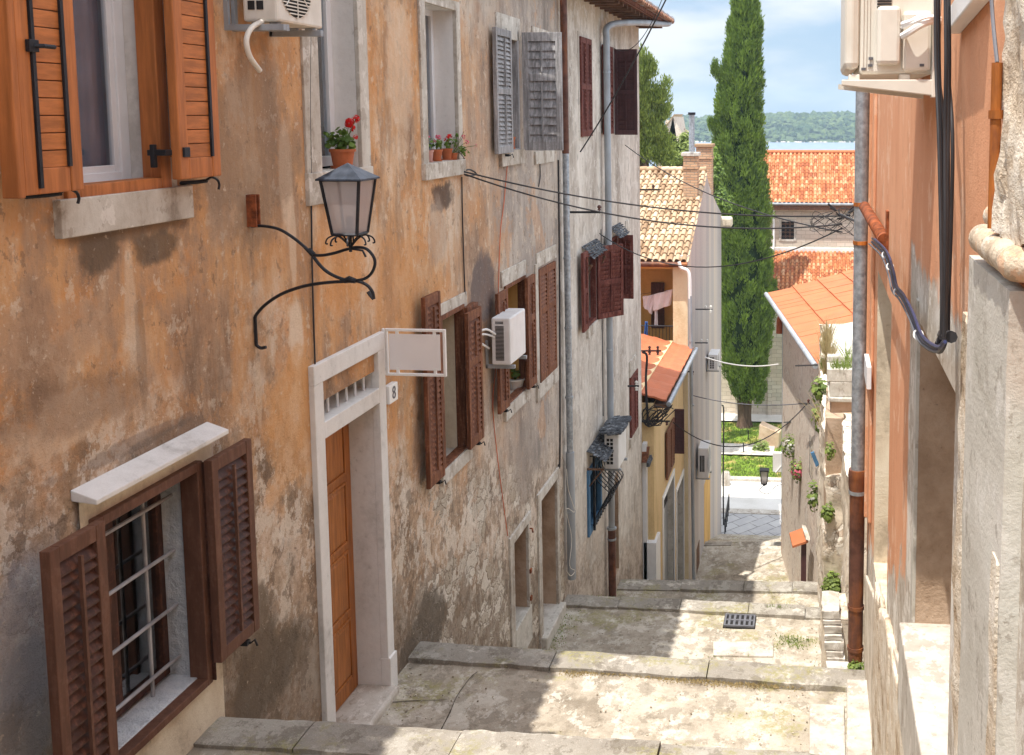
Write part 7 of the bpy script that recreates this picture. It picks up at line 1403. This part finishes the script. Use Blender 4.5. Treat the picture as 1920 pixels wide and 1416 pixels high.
def bush(label, lst, y, mat, kind='bush', name='bush'):
    global cen; cen = []; t = thing(name, label, kind, tuple(atY(lst[0][0], lst[0][1] + 30, y))); blobs(lst, y, 26); crown(cen, 34, M[mat], 'foliage', t, (.05, .11), .26, .6, int(y)); b_ = t.location.copy()
    MB().tube([b_ - Vector((0, 0, 4)), b_, atY(lst[0][0], lst[0][1], y)], [.2, .14, .05], 6).build('trunk', M['bark'], t); return t
bush('dark green bush beside the foot of the metal flue', [(1282, 270, 10, 18), (1290, 280, 8, 14), (1276, 290, 12, 16), (1268, 300, 14, 10)], 50, 'pine'); bush('ivy-like foliage between the chimneys and the cypress', [(1336, 300, 6, 20), (1342, 330, 7, 26), (1350, 372, 8, 18), (1360, 385, 10, 14)], 49, 'cypress')
bush('small shrub beside the memorial stone on the lawn', [(1424, 842, 7, 5), (1432, 838, 6, 5)], ym - .6, 'weed')
# ---------------------------------------------------------------- sea, far shore, wooded hill
ZW = -22.0; M['sea'] = None; g = G('sea'); n = g.noise(.25, 5, .6, g.sc((1, .25, 1))); g.done(g.mix(n, (.10, .15, .22), (.22, .28, .36)), .4, g.bump(n, .35, .3), 0, .5); M['sea'] = g.m
sheet('sea', -1400, 1400, 120, 1480, ZW, M['sea'], label='strip of calm blue sea beyond the roofs'); mb = MB(); mb.add([(-400, 140, ZSQ - 1.05), (400, 140, ZSQ - 1.05), (400, 160, ZW - .5), (-400, 160, ZW - .5)], [(0, 1, 2, 3)]); struct(mb.build('shore_slope', M['earth']), 'bank falling from the town to the sea')
YH = 850; mb = MB(); nx, ny = 170, 30
def hill_z(x, y):
    t_ = max(0, min(1, (y - YH) / 190)); base = 15.5 + 4 * math.exp(-((x + 0) / 60) ** 2) + 2.5 * mnoise.noise((x * .012, 1, 0)) ; return ZW - .5 + (1.0 - (1 - t_) ** 2.2) * (base) + 1.5 * mnoise.noise((x * .03, y * .03, 0)) * t_
X0h, X1h = -330, 160
vs = [(X0h + (X1h - X0h) * i / nx, YH + 260 * j / ny, hill_z(X0h + (X1h - X0h) * i / nx, YH + 260 * j / ny)) for j in range(ny + 1) for i in range(nx + 1)]
mb.add(vs, [(j * (nx + 1) + i, j * (nx + 1) + i + 1, (j + 1) * (nx + 1) + i + 1, (j + 1) * (nx + 1) + i) for j in range(ny) for i in range(nx)]); struct(mb.build('hill', plain('hill_ground', (.07, .10, .035), .95, var=.3, scale=.1)), 'low wooded hill across the water')
mb = MB(); rs = random.Random(5)
for i in range(260): x = rs.uniform(X0h, X1h); r_ = rs.uniform(.4, 1.6); y = YH - rs.uniform(0, 3); mb.lathe((x, y, ZW - .2), [(r_, 0), (r_ * .9, rs.uniform(.3, .8)), (r_ * .4, rs.uniform(.8, 1.4)), (0, 1.3)], 7)
o = mb.build('shore_rocks', M['limestone']); tag(o, 'pale rocks along the far shoreline', 'rocks', kind='stuff')
bm = bmesh.new(); bmesh.ops.create_icosphere(bm, subdivisions=2, radius=1); bv = np.array([v.co[:] for v in bm.verts]); bf = np.array([[v.index for v in f.verts] for f in bm.faces]); bm.free(); rng = np.random.default_rng(4); VV = []; FF = []; RR = []; off = 0
for k in range(2300):
    t_ = rng.random() ** 1.1; x = rng.uniform(X0h, X1h); y = YH + 3 + t_ * 205; r_ = rng.uniform(1.8, 4.0) * (1.0 if rng.random() > .06 else 1.4); z = hill_z(x, y) + r_ * .45
    if x > -20 and False: continue
    d = 1 + .28 * np.sin(bv @ rng.normal(size=3) * 4 + rng.random() * 6) + .16 * np.sin(bv @ rng.normal(size=3) * 9) + .12 * rng.normal(size=len(bv)); V = bv * d[:, None] * np.array([r_, r_, r_ * rng.uniform(.65, 1.1)]) + np.array([x, y, z]); VV.append(V); FF.append(bf + off); RR.append(np.full(len(bf), rng.random())); off += len(bv)
V = np.concatenate(VV); F = np.concatenate(FF); me = bpy.data.meshes.new('hill_woods'); me.from_pydata(V.tolist(), [], F.tolist()); at = me.attributes.new('rnd', 'FLOAT', 'FACE'); at.data.foreach_set('value', np.concatenate(RR)); me.materials.append(leafmat('far_woods', (.025, .055, .015), (.13, .17, .05), .1, .9)); o = bpy.data.objects.new('hill_woods', me); COL.objects.link(o); tag(o, 'distant mass of green woods covering the hill over the water', 'woods', kind='stuff')
# ---------------------------------------------------------------- haze
hz = MB().box(Fr((0, 0, 0), (1, 0, 0), (0, 1, 0)), -1450, 1450, ZW - 2, 30, -60, 1500).build('haze', None); g = G('haze'); g.nt.nodes.remove(g.bs); v = g.nd('ShaderNodeVolumePrincipled'); v.inputs['Color'].default_value = (.60, .78, .95, 1); v.inputs['Density'].default_value = HAZE
g.nt.links.new(v.outputs[0], g.out.inputs['Volume']); hz.data.materials.append(g.m); hz['kind'] = 'stuff'; hz['label'] = 'thin sea haze'; hz['category'] = 'haze'
# ---------------------------------------------------------------- light
sd = Vector((-.172, -.28, 1)).normalized(); el = math.asin(sd.z); az = math.atan2(sd.x, sd.y)
sl = bpy.data.lights.new('sun', 'SUN'); sl.energy = SUN; sl.angle = math.radians(.5); sl.color = (1, .95, .87); so = bpy.data.objects.new('sun', sl); COL.objects.link(so); so.rotation_euler = sd.to_track_quat('Z', 'Y').to_euler()
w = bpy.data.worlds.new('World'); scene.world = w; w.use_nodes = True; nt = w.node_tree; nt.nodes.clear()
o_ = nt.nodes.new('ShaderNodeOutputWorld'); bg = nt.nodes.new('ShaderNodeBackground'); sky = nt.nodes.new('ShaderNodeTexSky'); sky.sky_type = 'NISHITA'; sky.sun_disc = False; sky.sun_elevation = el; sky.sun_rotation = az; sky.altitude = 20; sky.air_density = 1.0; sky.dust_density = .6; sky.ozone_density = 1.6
tc = nt.nodes.new('ShaderNodeTexCoord'); mp = nt.nodes.new('ShaderNodeMapping'); mp.inputs['Scale'].default_value = (1, 1, 3.2); nt.links.new(tc.outputs['Generated'], mp.inputs[0])
n1 = nt.nodes.new('ShaderNodeTexNoise'); n1.inputs['Scale'].default_value = 4.2; n1.inputs['Detail'].default_value = 7; n1.inputs['Roughness'].default_value = .5; nt.links.new(mp.outputs[0], n1.inputs['Vector'])
mr = nt.nodes.new('ShaderNodeMapRange'); mr.interpolation_type = 'SMOOTHSTEP'; mr.inputs[1].default_value = .38; mr.inputs[2].default_value = .62; nt.links.new(n1.outputs[0], mr.inputs[0])
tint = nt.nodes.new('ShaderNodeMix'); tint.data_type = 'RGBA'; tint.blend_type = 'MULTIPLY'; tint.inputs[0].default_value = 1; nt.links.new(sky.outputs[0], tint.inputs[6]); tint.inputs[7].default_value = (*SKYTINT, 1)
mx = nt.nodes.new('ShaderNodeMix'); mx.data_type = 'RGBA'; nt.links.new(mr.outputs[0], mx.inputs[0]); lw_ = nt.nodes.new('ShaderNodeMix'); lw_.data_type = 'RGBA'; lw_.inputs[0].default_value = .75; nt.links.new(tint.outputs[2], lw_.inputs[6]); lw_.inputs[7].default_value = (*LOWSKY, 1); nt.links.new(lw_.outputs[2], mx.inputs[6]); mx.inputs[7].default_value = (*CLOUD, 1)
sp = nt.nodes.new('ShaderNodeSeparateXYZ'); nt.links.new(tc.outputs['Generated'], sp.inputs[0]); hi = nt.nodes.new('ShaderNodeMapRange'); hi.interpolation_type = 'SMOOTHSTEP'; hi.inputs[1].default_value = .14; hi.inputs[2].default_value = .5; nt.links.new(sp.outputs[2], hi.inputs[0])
up_ = nt.nodes.new('ShaderNodeMix'); up_.data_type = 'RGBA'; up_.inputs[0].default_value = .6; nt.links.new(sky.outputs[0], up_.inputs[6]); up_.inputs[7].default_value = (*SKYHIGH, 1)      # overhead sky brightened, out of view, to fill the shaded walls
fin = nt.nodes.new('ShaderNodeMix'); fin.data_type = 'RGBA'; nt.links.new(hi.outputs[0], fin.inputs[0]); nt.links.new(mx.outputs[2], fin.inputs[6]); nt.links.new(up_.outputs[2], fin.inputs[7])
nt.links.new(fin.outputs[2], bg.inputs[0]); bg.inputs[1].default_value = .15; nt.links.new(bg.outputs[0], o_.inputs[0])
vs_ = scene.view_settings; vs_.view_transform = 'Standard'; vs_.look = 'None'; vs_.exposure = EXPO; vs_.gamma = 1; vs_.use_curve_mapping = False
scene.render.engine = 'CYCLES'; cy = scene.cycles; cy.use_denoising = True; cy.denoiser = 'OPENIMAGEDENOISE'; cy.max_bounces = 8; cy.diffuse_bounces = 5; cy.glossy_bounces = 3; cy.transmission_bounces = 4; cy.transparent_max_bounces = 12; cy.volume_bounces = 0; cy.caustics_reflective = False; cy.caustics_refractive = False; cy.use_adaptive_sampling = False; cy.sample_clamp_indirect = 6
